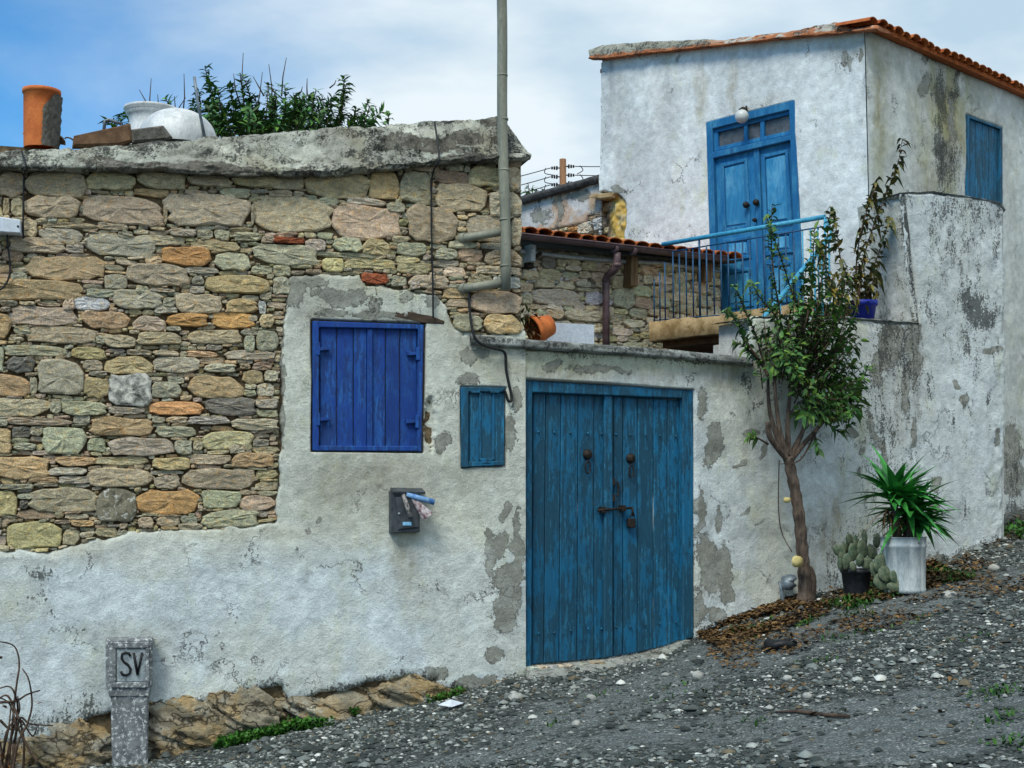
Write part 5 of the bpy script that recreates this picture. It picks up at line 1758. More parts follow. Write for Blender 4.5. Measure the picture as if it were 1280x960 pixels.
# gutter (a half round channel), downpipe, conduit, brackets
gz0, gz1 = SH.P(652, 297.5, .36), SH.P(905, 325.5, .36)
gx = MB()
V_, F_ = [], []
for s_ in range(2):
    p = (gz0 - (gz1 - gz0) * .25, gz1)[s_]
    for r_ in (.048, .041):
        for k in range(9):
            a = math.pi + math.pi * k / 8
            V_.append(p + V3(SH.n) * r_ * math.cos(a) + Vector((0, 0, 1)) * (r_ * math.sin(a) + .035))
for k in range(8):
    F_ += [(k, k + 1, 18 + k + 1, 18 + k), (9 + k + 1, 9 + k, 27 + k, 27 + k + 1), (k + 1, k, 9 + k, 9 + k + 1), (18 + k, 18 + k + 1, 27 + k + 1, 27 + k)]
F_ += [(0, 18, 27, 9), (8, 17, 35, 26)]
gx.add(V_, F_)
gx.tube([gz0 - (gz1 - gz0) * .25 + V3(SH.n) * .048 + Vector((0, 0, .036)), gz1 + V3(SH.n) * .048 + Vector((0, 0, .036))], .010, 6)
gutter = gx.build("gutter", M["gutter"], shed)
for f in (.44, .53):
    p = gz0.lerp(gz1, f)
    k = MB()
    k.tube([p - V3(SH.u) * .02 + Vector((0, 0, .0)), p + V3(SH.u) * .02], .053, 12)
    k.build("gutter_joint", M["gutter"], gutter)
dp = MB()
dp.tube([SH.P(771.5, 316, .36), SH.P(771.5, 322, .36), SH.P(771, 333, .36), SH.P(769, 337, .34), SH.P(759, 345, .15), SH.P(757.5, 349, .12), SH.P(757.5, 352, .12), SH.P(757.5, 470, .12)], .040, 12)
dp.tube([SH.P(771.5, 329, .36), SH.P(771.5, 334, .36)], .046, 12)
dp.tube([SH.P(757.5, 349, .12), SH.P(757.5, 353, .12)], .046, 12)
dp.build("downpipe", M["gutter"], shed)
cd = MB()
cd.tube([SH.P(x, y, .05) for x, y in ((640, 313), (672, 316.5), (700, 320), (740, 324), (780, 326.5), (830, 329), (870, 335), (900, 339))], .022, 8)
cd.build("conduit", M["tin"], shed)
for x, y0, y1 in ((667.5, 305, 327), (794, 320, 358), (887, 328, 352)):
    m = MB()
    wd = 4.5 if x > 700 else 3
    m.slab(SH, [(x - wd, y0), (x + wd, y0 + 1), (x + wd - 1, y1), (x - wd - 1, y1 - 1)], .02, .17, .006)
    m.build("rafter_end", M["wood"] if x > 700 else M["tin"], shed)
m = MB()
m.tube([SH.P(660, 330, .06), SH.P(665, 324, .10), SH.P(676, 316, .2)], .022, 6)
m.slab(SH, [(659, 326), (668, 326), (668, 335), (659, 335)], 0, .08, .01)
m.build("bracket", M["iron"], shed)

# ------------------------------------------------------------------ balcony with rail and stair
balc = thing("balcony", "ochre edged concrete balcony with thin blue railing in front of the blue panelled door", "balcony", BAL.P(900, 425, -.3))
zS = BAL.P(818, 402, 0).z
uL, uR = BAL.uz(812, 405)[0], BAL.uz(1018, 380)[0]
thk = BAL.P(850, 402, 0).z - BAL.P(850, 427, 0).z
def slab_box(mb_, u0, u1, z0, z1, o0, o1):
    mb_.add([BAL.at(u0, z0, o0), BAL.at(u1, z0, o0), BAL.at(u1, z0, o1), BAL.at(u0, z0, o1), BAL.at(u0, z1, o0), BAL.at(u1, z1, o0), BAL.at(u1, z1, o1), BAL.at(u0, z1, o1)], [(3, 2, 1, 0), (4, 5, 6, 7), (0, 1, 5, 4), (1, 2, 6, 5), (2, 3, 7, 6), (3, 0, 4, 7)])
s_ = []
for u in np.linspace(uL, uR, 70):
    s_.append(u)
A_ = []
for u in s_:
    A_.append([(u, zS - thk + .02, -1.12), (u, zS - thk, -.12), (u, zS - thk, .0), (u, zS - thk + .006, .008), (u, zS - .006, .008), (u, zS, .0), (u, zS, -1.12)])
A_ = np.array(A_)
nz = (fbm(A_[..., 0] * 6, A_[..., 1] * 9 + A_[..., 2] * 5, 61, 4) - .5)
Vv = np.array([[tuple(BAL.at(A_[i, j, 0], A_[i, j, 1] + nz[i, j] * .02, A_[i, j, 2] + nz[i, j] * .035)) for j in range(7)] for i in range(70)])
bo = np.array(base_of(balc))
me = np_mesh("slab", (Vv - bo).reshape(-1, 3), [grid_faces(70, 7), np.array([(0, 1, 2), (0, 2, 3), (0, 3, 4), (0, 4, 5), (0, 5, 6)])])
me.materials.append(M["slab_ochre"])
link(bpy.data.objects.new("slab", me), balc)
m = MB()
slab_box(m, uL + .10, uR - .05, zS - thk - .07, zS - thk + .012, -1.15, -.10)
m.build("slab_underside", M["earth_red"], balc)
m = MB()
m.tube([BAL.P(828, 305.5, .0), BAL.P(1031, 271, .0)], .024, 10)
m.build("handrail", M["rail_blue"], balc)
zlow = zS + .015
for x, ytop in ((817.5, 349), (824.5, 340), (831, 328), (841, 315), (849, 317), (857.5, 313), (866, 312), (874, 300), (883, 309), (892, 309), (901, 306), (910, 305), (919, 304), (928, 302), (937, 301), (946, 299), (955, 297), (964, 296), (973, 294), (982, 293), (992, 291), (1003, 289), (1013, 287), (1022, 285), (1031, 271)):
    a = BAL.P(x, ytop, .0)
    bz = Vector((a.x, a.y, zS + .0))
    k = MB()
    k.tube([bz, a], .0085 if x not in (874, 1031) else .012, 6)
    k.build("bar", M["bar_blue"] if x < 1000 else M["rail_blue"], balc)
MB().tube([BAL.P(841, 314.5, 0), BAL.P(1031, 283, 0)], .008, 6).build("rail_bar", M["bar_blue"], balc)
MB().tube([BAL.P(817, 400.5, 0), BAL.P(935, 391, 0)], .007, 6).build("rail_bar", M["bar_blue"], balc)
# stair down inside the courtyard
STP = Plane(W2.o[0], W2.o[1], 30)
so = -.66
m = MB()
m.tube([W2.P(1040, 293, so), W2.P(1015, 323, so), W2.P(992, 351, so), W2.P(968, 381, so), W2.P(940, 415, so), W2.P(912, 446, so)], .025, 10)
m.build("stair_handrail", M["rail_blue"], balc)
m = MB()
for x, y in ((1036, 300), (1027, 312), (1018, 322), (1003, 340), (975, 373)):
    p = W2.P(x, y, so)
    m.tube([p, Vector((p.x, p.y, p.z - .85))], .010, 6)
m.tube([W2.P(1031, 271, so - .3), W2.P(1040, 293, so)], .012, 6)
m.build("stair_post", M["rail_blue"], balc)
ptop = W2.uz(1040, 400)[0]
for i in range(9):
    m = MB()
    u1 = ptop + .35 - i * .25
    z1 = zS - i * .20
    m.add([W2.at(u1 - .25, z1 - .5, so - .02), W2.at(u1, z1 - .5, so - .02), W2.at(u1, z1 - .5, so - .85), W2.at(u1 - .25, z1 - .5, so - .85), W2.at(u1 - .25, z1 - .2, so - .02), W2.at(u1, z1 - .2, so - .02), W2.at(u1, z1 - .2, so - .85), W2.at(u1 - .25, z1 - .2, so - .85)], [(3, 2, 1, 0), (4, 5, 6, 7), (0, 1, 5, 4), (1, 2, 6, 5), (2, 3, 7, 6), (3, 0, 4, 7)])
    lit_attr(m.build("step", M["plaster"], balc), tint=(.50, .51, .50, 1), wear=(0, .2, 0, 0))

# ------------------------------------------------------------------ things on and by the walls
UPV = Vector((0, 0, 1))

# grey vent pipe standing off the corner
vp = thing("vent_pipe", "tall grey vent pipe held off the stone corner by two stubs", "pipe", W1.P(632, 362, .12))
k = MB()
pa = W1.P(632, 363, .12)
ptop_ = W1.P(626, -30, .12)
k.tube([pa.lerp(ptop_, t) + V3(W1.u) * (.006 * math.sin(t * 9)) for t in np.linspace(0, 1, 14)], .041, 14)
pipe = k.build("pipe", M["pipe"], vp)
for y in (96, 151, 214.5, 276, 333):
    f = (363 - y) / 393
    c = pa.lerp(ptop_, f)
    d_ = (ptop_ - pa).normalized()
    MB().tube([c - d_ * .008, c + d_ * .008], .0425, 14).build("joint", M["pipe"], pipe)
for y0, y1 in ((298, 289), (361, 353)):
    k = MB()
    k.tube([W1.P(574, y0 + .5, -.02), W1.P(584, y0 - 1, .05), W1.P(630, y1, .11)], .034, 12)
    k.tube([W1.P(575, y0 + .2, -.02), W1.P(583, y0 - 1, .035)], .042, 12)
    k.build("stub", M["pipe"], vp)

# cables
def cable(label, pts, r=.008, pl=W1):
    k = MB()
    P_ = [pl.P(*p) for p in pts]
    # smooth the run
    for _ in range(2):
        Q = [P_[0]]
        for a, b in zip(P_, P_[1:]):
            Q += [a.lerp(b, .25), a.lerp(b, .75)]
        Q.append(P_[-1])
        P_ = Q
    k.tube(P_, r, 6)
    o = k.build("cable", M["black"], None)
    return tag(o, label, "cable")


cable("straight black cable hanging down the stone wall above the shuttered window", [(543, 152, .03), (546, 170, .07), (549, 195, .16), (548, 205, .17), (540, 214, .06), (539, 250, .045), (539.5, 300, .045), (541, 350, .05), (541.5, 397, .05)])
cable("black cable running from the lower pipe stub over the coping to the small blue cupboard", [(586, 364, .05), (587, 390, .06), (590, 412, .09), (594, 424, .10), (604, 432, .10), (618, 436, .09), (629, 438, .07), (632.5, 444, .05), (632, 460, .045), (636, 480, .045), (639.5, 494, .045), (639, 502, .05), (635, 502, .05), (632.5, 492, .05), (630, 487, .05)], .011)
cable("thin black cable dropping from the parapet to the grey box", [(27, 189, .03), (31, 200, .14), (34, 212, .16), (30, 216, .05), (29.5, 240, .05), (29, 268, .05), (29, 298, .05)], .007)
cable("thin black cable looping out below the grey box", [(9, 292, .05), (10, 310, .05), (13, 330, .05), (12, 346, .06), (6, 358, .06), (-4, 365, .06)], .007)

lb = thing("metal_box", "pale grey metal box end sticking out of the old stone wall", "box", W1.P(10, 292, .1))
k = MB()
k.slab(W1, [(-40, 265), (25.5, 274.5), (26, 291.5), (-40, 287)], -.02, .14, .006)
k.build("body", M["white_board"], lb)
k = MB()
k.lathe(W1.P(22.5, 283, .138), [(.008, 0), (.008, .006), (.001, .007)], 8, M=face_on(W1, None))
k.build("screw", M["iron"], lb)

# mailbox and the papers stuck in it
mbx = thing("mailbox", "small slate grey mailbox on the plaster stuffed with papers", "mailbox", W1.P(505, 667, .03))
k = MB()
k.slab(W1, [(489, 614), (525, 615), (525, 665), (489, 666.5)], -.02, .115, .006)
k.build("body", M["box_grey"], mbx)
k = MB()
c0, c1 = W1.P(487, 611, .0), W1.P(526, 612, .0)
fo = V3(W1.n)
t0, t1 = W1.P(487, 611, .0), W1.P(527, 612, .0)
k.add([t0, t1, t1 + fo * .135 - UPV * .035, t0 + fo * .135 - UPV * .035, t0 + UPV * .014, t1 + UPV * .014, t1 + fo * .14 - UPV * .020, t0 + fo * .14 - UPV * .020], [(3, 2, 1, 0), (4, 5, 6, 7), (0, 1, 5, 4), (1, 2, 6, 5), (2, 3, 7, 6), (3, 0, 4, 7)])
k.build("lid", M["box_grey"], mbx)
k = MB()
k.slab(W1, [(495, 622), (524, 618), (524.5, 659), (498, 662)], .10, .128, .005)
flap = k.build("door", M["box_grey"], mbx)
k = MB()
k.slab(W1, [(503.5, 652.5), (514.5, 652.5), (514.5, 657), (503.5, 657)], .12, .132, .002)
k.build("name_plate", M["label_blue"], flap)
k = MB()
k.lathe(W1.P(498.8, 642, .128), [(.008, 0), (.008, .005), (.001, .006)], 8, M=face_on(W1, None))
k.build("lock", M["tin"], flap)
for lab, p0, p1, r, mt, ex_ in (("rolled blue and white paper sticking out of the mailbox top", (508, 618, .13), (543, 628, .16), .021, "paper_blue", 0), ("folded red printed leaflet hanging from the mailbox lid", (515, 622, .13), (534, 646, .16), .026, "paper_red", 0), ("rolled dark newspaper hanging down across the mailbox door", (504, 618, .14), (513, 646, .15), .017, "paper_dark", 0)):
    k = MB()
    a, b = W1.P(*p0), W1.P(*p1)
    if mt == "paper_red":       # a leaflet folded once, fanned open
        d_ = (b - a).normalized()
        sd = d_.cross(fo).normalized()
        q = [a - sd * .012, a + sd * .012, b + sd * .040, b - sd * .040]
        q2 = [a - sd * .010 + fo * .004, a + sd * .012 + fo * .004, b + sd * .012 + fo * .030, b - sd * .048 + fo * .034]
        k.add(q + q2, [(0, 1, 2, 3), (7, 6, 5, 4), (0, 3, 7, 4), (1, 5, 6, 2), (0, 4, 5, 1)])
    else:
        k.tube([a, a.lerp(b, .5) + fo * .006, b], [r * .8, r, r * 1.1], 12)
        k.tube([b - (b - a) * .02, b + (b - a) * .008], [r * .8, r * .7], 10)
    tag(k.build("rolled_paper", M[mt], None), lab, "paper")

# marker post with its letters
pst = thing("marker_post", "square concrete marker post lettered SV against the white wall", "post", W1.P(160, 975, .16))
k = MB()
prof = [(132, 0), (191, 0)]
k.slab(W1, [(138, 862), (186, 862), (184.5, 1000), (141, 1000)], .0, .19, .012)
k.build("shaft", M["post"], pst)
k = MB()
k.slab(W1, [(132, 799), (191, 798), (191, 855), (187, 872), (137, 872), (132, 857)], .0, .20, .012)
k.build("head", M["post"], pst)
k = MB()
for q in ([(138, 803), (186, 802.5), (186, 810), (138, 810.5)], [(137, 810.5), (145, 810.5), (145, 853), (137, 853)], [(182, 810), (187, 810), (187, 853), (182, 853)], [(138, 853), (186, 853), (186, 860), (139, 860)]):
    k.slab(W1, q, .18, .215, .005)
k.build("border", M["post"], pst)
k = MB()
k.slab(W1, [(146, 812), (182, 812), (182, 852), (146, 852)], .18, .2035, .002)
k.build("panel", M["post_panel"], pst)


def stroke(mb_, pl, pts, off, r):
    mb_.tube([pl.P(x, y, off) for x, y in pts], r, 6)


k = MB()
stroke(k, W1, [(163, 820), (161, 816.5), (156.5, 815.5), (152.5, 818), (152, 823), (155, 827.5), (160, 831), (163, 836), (162, 841.5), (157.5, 844), (153, 843), (151, 839)], .205, .0095)
k.build("letter", M["black"], pst)
k = MB()
stroke(k, W1, [(167, 816), (172, 843.5)], .205, .0095)
stroke(k, W1, [(177.5, 815.5), (172, 843.5)], .205, .0080)
k.build("letter", M["black"], pst)

# terracotta pot lying on the coping
tp_ = thing("flower_pot", "terracotta pot with withered stems tipped over on the coping", "flower pot", W2.P(677, 424, -.12))
k = MB()
Mx = Euler((math.radians(15), math.radians(-112), math.radians(10))).to_matrix()
k.lathe(W2.P(688, 406, -.12), [(.001, 0), (.082, 0), (.092, .05), (.108, .13), (.122, .132), (.122, .165), (.104, .165), (.09, .05), (.002, .03)], 20, M=Mx)
k.build("pot", M["terracotta"], tp_)


def add_leaf(V, Fc, C, p, d, up, ln, w, fold=.25, droop=.2, tint=1.0, seg=2, colour=(1, 1, 1)):
    d = d.normalized()
    s = d.cross(up)
    if s.length < 1e-4:
        s = d.cross(Vector((1, 0, 0)))
    s.normalize()
    n = s.cross(d).normalized()
    b = len(V)
    prof = [(0, .08), (.28, .85), (.58, .9), (1.0, .0)] if seg == 2 else [(0, .5), (.5, 1.0), (1.0, .0)]
    for t, k in prof[:-1]:
        c = p + d * (ln * t) - UPV * (droop * ln * t * t)
        V += [c + s * (w * k) + n * (fold * w * k), c, c - s * (w * k) + n * (fold * w * k)]
    V.append(p + d * ln - UPV * (droop * ln))
    for i in range(len(prof) - 2):
        o = b + i * 3
        Fc += [(o, o + 1, o + 4, o + 3), (o + 1, o + 2, o + 5, o + 4)]
    o = b + (len(prof) - 2) * 3
    e = b + (len(prof) - 1) * 3
    Fc += [(o, o + 1, e), (o + 1, o + 2, e)]
    C += [(*(x * tint for x in colour), 1)] * (e + 1 - b)


def leaf_object(name, V, Fc, C, mat, parent, kind=None):
    bo_ = base_of(parent)
    arr = np.array([tuple(v) for v in V]) - np.array(tuple(bo_))
    me = np_mesh(name, arr, [np.array([f for f in Fc if len(f) == 4]), np.array([f for f in Fc if len(f) == 3])], smooth=False)
    set_attr(me, "tint", C)
    me.materials.append(mat)
    o = bpy.data.objects.new(name, me)
    link(o, parent)
    if kind:
        o["kind"] = kind
    return o


def rdir(r=R, zl=-1, zh=1):
    a = r.uniform(0, 2 * math.pi)
    z = r.uniform(zl, zh)
    q = math.sqrt(max(0, 1 - z * z))
    return Vector((q * math.cos(a), q * math.sin(a), z))


V_, F_, C_ = [], [], []
for i in range(46):
    p = W2.P(R.uniform(651, 672), R.uniform(392, 418), -.10 + R.uniform(-.05, .05))
    add_leaf(V_, F_, C_, p, rdir(), UPV, R.uniform(.05, .12), R.uniform(.008, .018), tint=R.uniform(.3, 1.0))
leaf_object("withered_leaves", V_, F_, C_, M["dead"], tp_)
V_, F_, C_ = [], [], []
for i in range(14):
    p = W2.P(R.uniform(652, 664), R.uniform(384, 410), -.10)
    add_leaf(V_, F_, C_, p, rdir(R, 0, 1), UPV, R.uniform(.05, .10), .010, tint=R.uniform(.5, 1))
leaf_object("green_leaves", V_, F_, C_, M["weed"], tp_)

# white board leaning behind the coping
wb = MB()
wb.slab(W2, [(684, 403), (743, 406), (743, 440), (684, 436)], -.37, -.345, .003)
tag(wb.build("white_board", M["white_board"], None), "flat white board standing behind the coping beside the terracotta pot", "board")

# black rubber scrap, stick
sp_ = on_ground(976, 812)
k = MB()
for i in range(9):
    a0_ = 2 * math.pi * i / 9
k.tube([sp_ + Vector((.09 * math.cos(a), .07 * math.sin(a), .035 + .01 * math.sin(3 * a))) for a in np.linspace(0, 5.6, 16)], [.03] * 16, 8)
tag(k.build("rubber_scrap", M["black"], None), "black curl of rubber lying on the lane near the leaf litter", "rubber scrap")
k = MB()
a, b = on_ground(970, 893), on_ground(1062, 899)
k.tube([a + UPV * .012, a.lerp(b, .3) + UPV * .022 + Vector((0, .01, 0)), a.lerp(b, .65) + UPV * .014, b + UPV * .014], [.006, .010, .011, .008], 7)
tag(k.build("stick", M["twig"], None), "broken brown stick lying across the bare lane", "stick")

# grey water tap and meter at the tree foot
wm = thing("water_meter", "small blue grey water meter on a bent pipe at the foot of the tree", "water meter", W2.P(983, 752, .1))
k = MB()
k.tube([W2.P(980, 758, .08), W2.P(978, 745, .08), W2.P(976, 733, .08), W2.P(984, 728, .10), W2.P(994, 732, .10)], .017, 8)
k.tube([W2.P(974, 728, .05), W2.P(976, 733, .08)], .014, 8)
k.build("pipe", M["grey_metal"], wm)
k = MB()
k.lathe(W2.P(984, 731, .10), [(.001, -.045), (.05, -.04), (.062, -.01), (.062, .02), (.05, .05), (.001, .055)], 14)
k.build("meter_body", M["grey_metal"], wm)
k = MB()
k.lathe(W2.P(986, 724, .10), [(.055, -.01), (.068, 0), (.066, .018), (.03, .034), (.001, .036)], 14, M=Euler((.3, -.2, 0)).to_matrix())
k.build("meter_cap", M["grey_metal"], wm)

# ------------------------------------------------------------------ things on the roof
zr_ = W1.P(300, 168, -.2).z
RO = Plane(x655 - W1.n[0] * .45, 10.5 - W1.n[1] * .45, 16)     # parapet back edge
cp_ = thing("chimney_pot", "orange clay chimney pot with a grey rendered side standing at the parapet", "chimney pot", RO.P(50, 180))
k = MB()
c = RO.P(50, 186)
hgt = RO.P(50, 113).z - c.z
wid = (RO.uz(72, 115)[0] - RO.uz(25, 115)[0]) / 2
k.lathe(c, [(wid * .88, 0), (wid * .92, hgt * .3), (wid * .96, hgt * .7), (wid * .98, hgt * .93), (wid * 1.05, hgt * .94), (wid * 1.05, hgt), (wid * .9, hgt), (wid * .85, 0)], 28)
k.build("pot", M["terracotta"], cp_)
k = MB()
V_, F_ = [], []
for i in range(13):
    a = math.radians(-105 + i * 11)
    for j in range(10):
        h_ = hgt * (j / 9) * (.90 if i > 3 else .60 + .08 * i)
        rr_ = wid * (.90 + .09 * h_ / hgt) + .014 + .010 * math.sin(i * 2.3 + j * 1.7)
        if i in (0, 12):
            rr_ -= .03
        V_.append(c + Vector((rr_ * math.cos(a + math.radians(33)), rr_ * math.sin(a + math.radians(33)), h_)))
for i in range(12):
    for j in range(9):
        F_.append((i * 10 + j, i * 10 + j + 1, i * 10 + j + 11, i * 10 + j + 10))
k.add(V_, F_, True)
k.build("render_patch", M["soot"], cp_)
k = MB()
k.slab(RO, [(65, 113), (71, 112), (70, 122), (66, 122)], -.02, .03, .004)
k.build("rim_chip", M["terracotta"], cp_)

RT = [tile_mesh("roof_tile", .26, .46, .02, m_, .8) for m_ in ("old_tile", "dark_tile", "soot")]
for lab, x, y, mesh, rot, sc, in (("curved buff roof tile lying beside the chimney pot", 68, 176, 0, (.25, .15, .9), .75), ("long dark brown roof tile leaning along the parapet", 128, 172, 1, (.1, -.35, 1.75), 1.25), ("grey stained roof tile propped in front of the water tank", 196, 166, 2, (.1, -.3, 1.75), .95), ("small dark tile fragment beside the metal rod", 219, 170, 1, (.3, .4, .4), .3), ("broken buff tile end on the parapet beside the chimney pot", 88, 178, 0, (.3, .5, .5), .42)):
    if mesh in (1, 2) and sc > .5:
        # a flat lying half-round seen along its side
        k = MB()
        q = {128: [(90, 183), (92, 169), (163, 153.5), (166, 175), (150, 182)], 196: [(165, 178), (164, 161), (204, 156), (216, 171), (212, 174)]}[x]
        k.slab(RO, q, -.02, .06, .02)
        o = k.build("roof_tile", M["dark_tile"] if mesh == 1 else M["soot"], None)
        tag(o, lab, "roof tile", "loose tiles on the parapet")
        continue
    o = bpy.data.objects.new("roof_tile", RT[mesh])
    link(o)
    o.location = RO.P(x, y)
    o.rotation_euler = rot
    o.scale = (sc,) * 3
    tag(o, lab, "roof tile", "loose tiles on the parapet")

TK = Plane(x655 - W1.n[0] * 1.0, 10.5 - W1.n[1] * 1.0, 16)
tk = thing("water_tank", "rounded white plastic water tank with a wide rim on the roof", "water tank", TK.P(200, 182))
k = MB()
wk = (TK.uz(222, 140)[0] - TK.uz(155, 140)[0]) / 2
ct_ = TK.P(188, 172)
hz = TK.P(188, 136).z - ct_.z
k.lathe(ct_, [(wk * 1.0, -.1), (wk * .86, hz * .25), (wk * .80, hz * .50), (wk * .86, hz * .72), (wk * .95, hz * .78), (wk * .93, hz * .86), (wk * 1.03, hz * .92), (wk * 1.03, hz), (wk * .96, hz), (.01, hz * .97)], 32)
k.build("rim", M["white"], tk)
k = MB()
cb_ = TK.P(222, 176, .3)
wb_ = (TK.uz(272, 170)[0] - TK.uz(175, 170)[0]) / 2
hb_ = TK.P(222, 138).z - TK.P(222, 176).z
k.lathe(cb_, [(wb_ * math.cos(a), hb_ * math.sin(a)) for a in np.linspace(-.25, 1.54, 12)], 32)
k.build("body", M["white"], tk)
k = MB()
k.tube([RO.P(243, 96), RO.P(247, 128), RO.P(256, 172)], .012, 6)
tag(k.build("metal_rod", M["grey_metal"], None), "thin grey metal rod standing up from the parapet beside the white tank", "rod")
k = MB()
k.tube([RO.P(130, 163), RO.P(131, 151), RO.P(136, 149.5), RO.P(152, 155)], .013, 8)
tag(k.build("bent_pipe", M["grey_metal"], None), "short bent grey pipe sticking up behind the dark tile", "pipe")


# ------------------------------------------------------------------ plants
def shoot(V, Fc, C, pts, n, ln, w, rng=R, droop=.3, tintr=(.6, 1.2), spread=1.0, colour=(1, 1, 1), start=.12):
    """leaves set along a twig"""
    seg = [(pts[i + 1] - pts[i]).length for i in range(len(pts) - 1)]
    tot = sum(seg)
    for j in range(n):
        d = tot * (start + (1 - start) * (j + rng.random() * .6) / n)
        i = 0
        while i < len(seg) - 1 and d > seg[i]:
            d -= seg[i]
            i += 1
        p = pts[i].lerp(pts[i + 1], min(1, d / seg[i]))
        ax = (pts[i + 1] - pts[i]).normalized()
        q = rdir(rng)
        q = (q - ax * q.dot(ax)).normalized()
        add_leaf(V, Fc, C, p, q * spread + ax * rng.uniform(.2, .9), ax, ln * rng.uniform(.45, 1.35), w * rng.uniform(.6, 1.3), fold=rng.uniform(.1, .6), droop=droop * rng.uniform(-.2, 2.0), tint=rng.uniform(*tintr), colour=tuple(c * q_ for c, q_ in zip(colour, rng.choice(((1, 1, 1), (1, 1, 1), (1.35, 1.12, .9), (1.7, 1.25, .8), (.8, .9, .95))))))


def curve(pts, n=8):
    """Catmull-Rom through points"""
    P_ = [pts[0]] + list(pts) + [pts[-1]]
    out = []
    for i in range(1, len(P_) - 2):
        for k in range(n):
            t = k / n
            a, b, c, d = P_[i - 1], P_[i], P_[i + 1], P_[i + 2]
            out.append(.5 * ((2 * b) + (c - a) * t + (2 * a - 5 * b + 4 * c - d) * t * t + (3 * b - a - 3 * c + d) * t ** 3))
    out.append(pts[-1])
    return out


# the tree by the retaining wall
tree = thing("citrus_tree", "small pollarded tree with dark glossy leaves growing against the white wall", "tree", W2.P(1005, 752, .28))
def T(x, y, o=.32):
    return W2.P(x, y, o)
k = MB()
tp = curve([T(1007, 757, .28), T(1006, 742, .28), T(1005, 715, .29), T(1003, 690, .30), T(1000, 655, .31), T(995, 620, .31), T(989, 590, .31), T(985, 570, .32)], 5)
k.tube(tp, [.092 - .034 * min(1, i / 6) - .014 * i / len(tp) + .005 * math.sin(i * 2.1) for i in range(len(tp))], 12)
k.tube(curve([T(1010, 752, .27), T(1014, 724, .27), T(1011, 708, .27)], 4), [.065, .06, .055, .05, .045, .04, .035, .03, .02], 8)
trunk = k.build("trunk", M["bark"], tree)
for x, y, rr_ in ((998, 702, .045), (985, 625, .022)):
    k = MB()
    k.lathe(T(x, y, .39 if x > 990 else .36), [(.001, .012), (rr_, .012), (rr_ * 1.1, -.03)], 10, M=face_on(W2, None))
    k.build("pruning_scar", M["cut"], trunk)
limbs = [[(986, 572), (974, 552), (966, 530), (961, 505), (960, 470), (962, 440)], [(985, 570), (976, 545), (972, 520), (969, 490), (968, 455)], [(987, 572), (985, 550), (985, 520), (988, 485), (990, 450)], [(988, 574), (996, 555), (1003, 540), (1008, 520), (1012, 480)], [(989, 574), (1002, 558), (1018, 540), (1035, 520), (1050, 500)], [(984, 574), (972, 560), (962, 545), (960, 528)]]
for i, l in enumerate(limbs):
    k = MB()
    pts = curve([T(x, y, .32 + (i % 3 - 1) * .05 * j / 3) for j, (x, y) in enumerate(l)], 4)
    k.tube(pts, [.029 - .022 * j / len(pts) for j in range(len(pts))] if i < 5 else [.028 - .006 * j / len(pts) for j in range(len(pts))], 8)
    k.build("limb", M["bark"], tree)
tw = MB()
V_, F_, C_ = [], [], []
rt_ = random.Random(21)
mass = [(1010, 430, 44, 46), (1040, 470, 42, 44), (1030, 505, 36, 30), (1000, 470, 40, 40), (1062, 470, 24, 50), (985, 425, 34, 26), (1045, 425, 36, 34), (1062, 505, 20, 24), (1005, 395, 30, 22), (955, 440, 18, 24), (1030, 525, 34, 18), (1066, 450, 20, 30), (975, 400, 26, 30), (1020, 385, 34, 24), (1052, 400, 26, 26), (1000, 440, 40, 40)]
hub = [T(975, 520), T(985, 500), T(1003, 520), T(1010, 500), T(990, 480)]
for i in range(210):
    cx, cy, rx, ry = rt_.choice(mass)
    a, q = rt_.uniform(0, 6.28), math.sqrt(rt_.random())
    e = T(cx + rx * q * math.cos(a), cy + ry * q * math.sin(a), .32 + rt_.uniform(-.24, .34))
    s = rt_.choice(hub)
    s = s.lerp(e, rt_.uniform(.35, .62)) + rdir(rt_) * .04
    e2 = e + Vector((0, 0, .04))
    md = s.lerp(e2, .55) + rdir(rt_) * .04
    pts = [s, md, e2]
    tw.tube(pts, [.006, .0045, .002], 4)
    shoot(V_, F_, C_, pts, rt_.randint(9, 15), .074, .0195, rt_, droop=.35, tintr=(.5, 1.5))
sprays = [[(1000, 440), (998, 400), (1004, 360), (1010, 325)], [(975, 430), (972, 400), (950, 372), (938, 350)], [(1030, 440), (1044, 400), (1052, 372), (1060, 345)], [(985, 440), (986, 400), (992, 372), (990, 340)], [(962, 440), (975, 400), (968, 350), (964, 300), (965, 256)], [(985, 450), (1002, 410), (985, 350), (972, 310), (958, 270)], [(955, 455), (945, 420), (930, 385), (918, 355)], [(950, 450), (935, 430), (922, 405), (909, 386)], [(960, 470), (948, 450), (930, 432), (918, 428)], [(1010, 430), (1020, 390), (1030, 330), (1038, 262)], [(1000, 430), (1012, 380), (1016, 330), (1018, 285)], [(1012, 470), (1020, 430), (1025, 390), (1028, 362)], [(1020, 540), (1000, 575), (975, 580)], [(960, 555), (948, 548), (938, 543)], [(1050, 500), (1068, 490), (1080, 470), (1086, 455)], [(1050, 505), (1060, 515), (1072, 505), (1078, 495)], [(1030, 525), (1042, 535), (1052, 540), (1066, 528)], [(1018, 540), (1020, 552), (1023, 562)]]
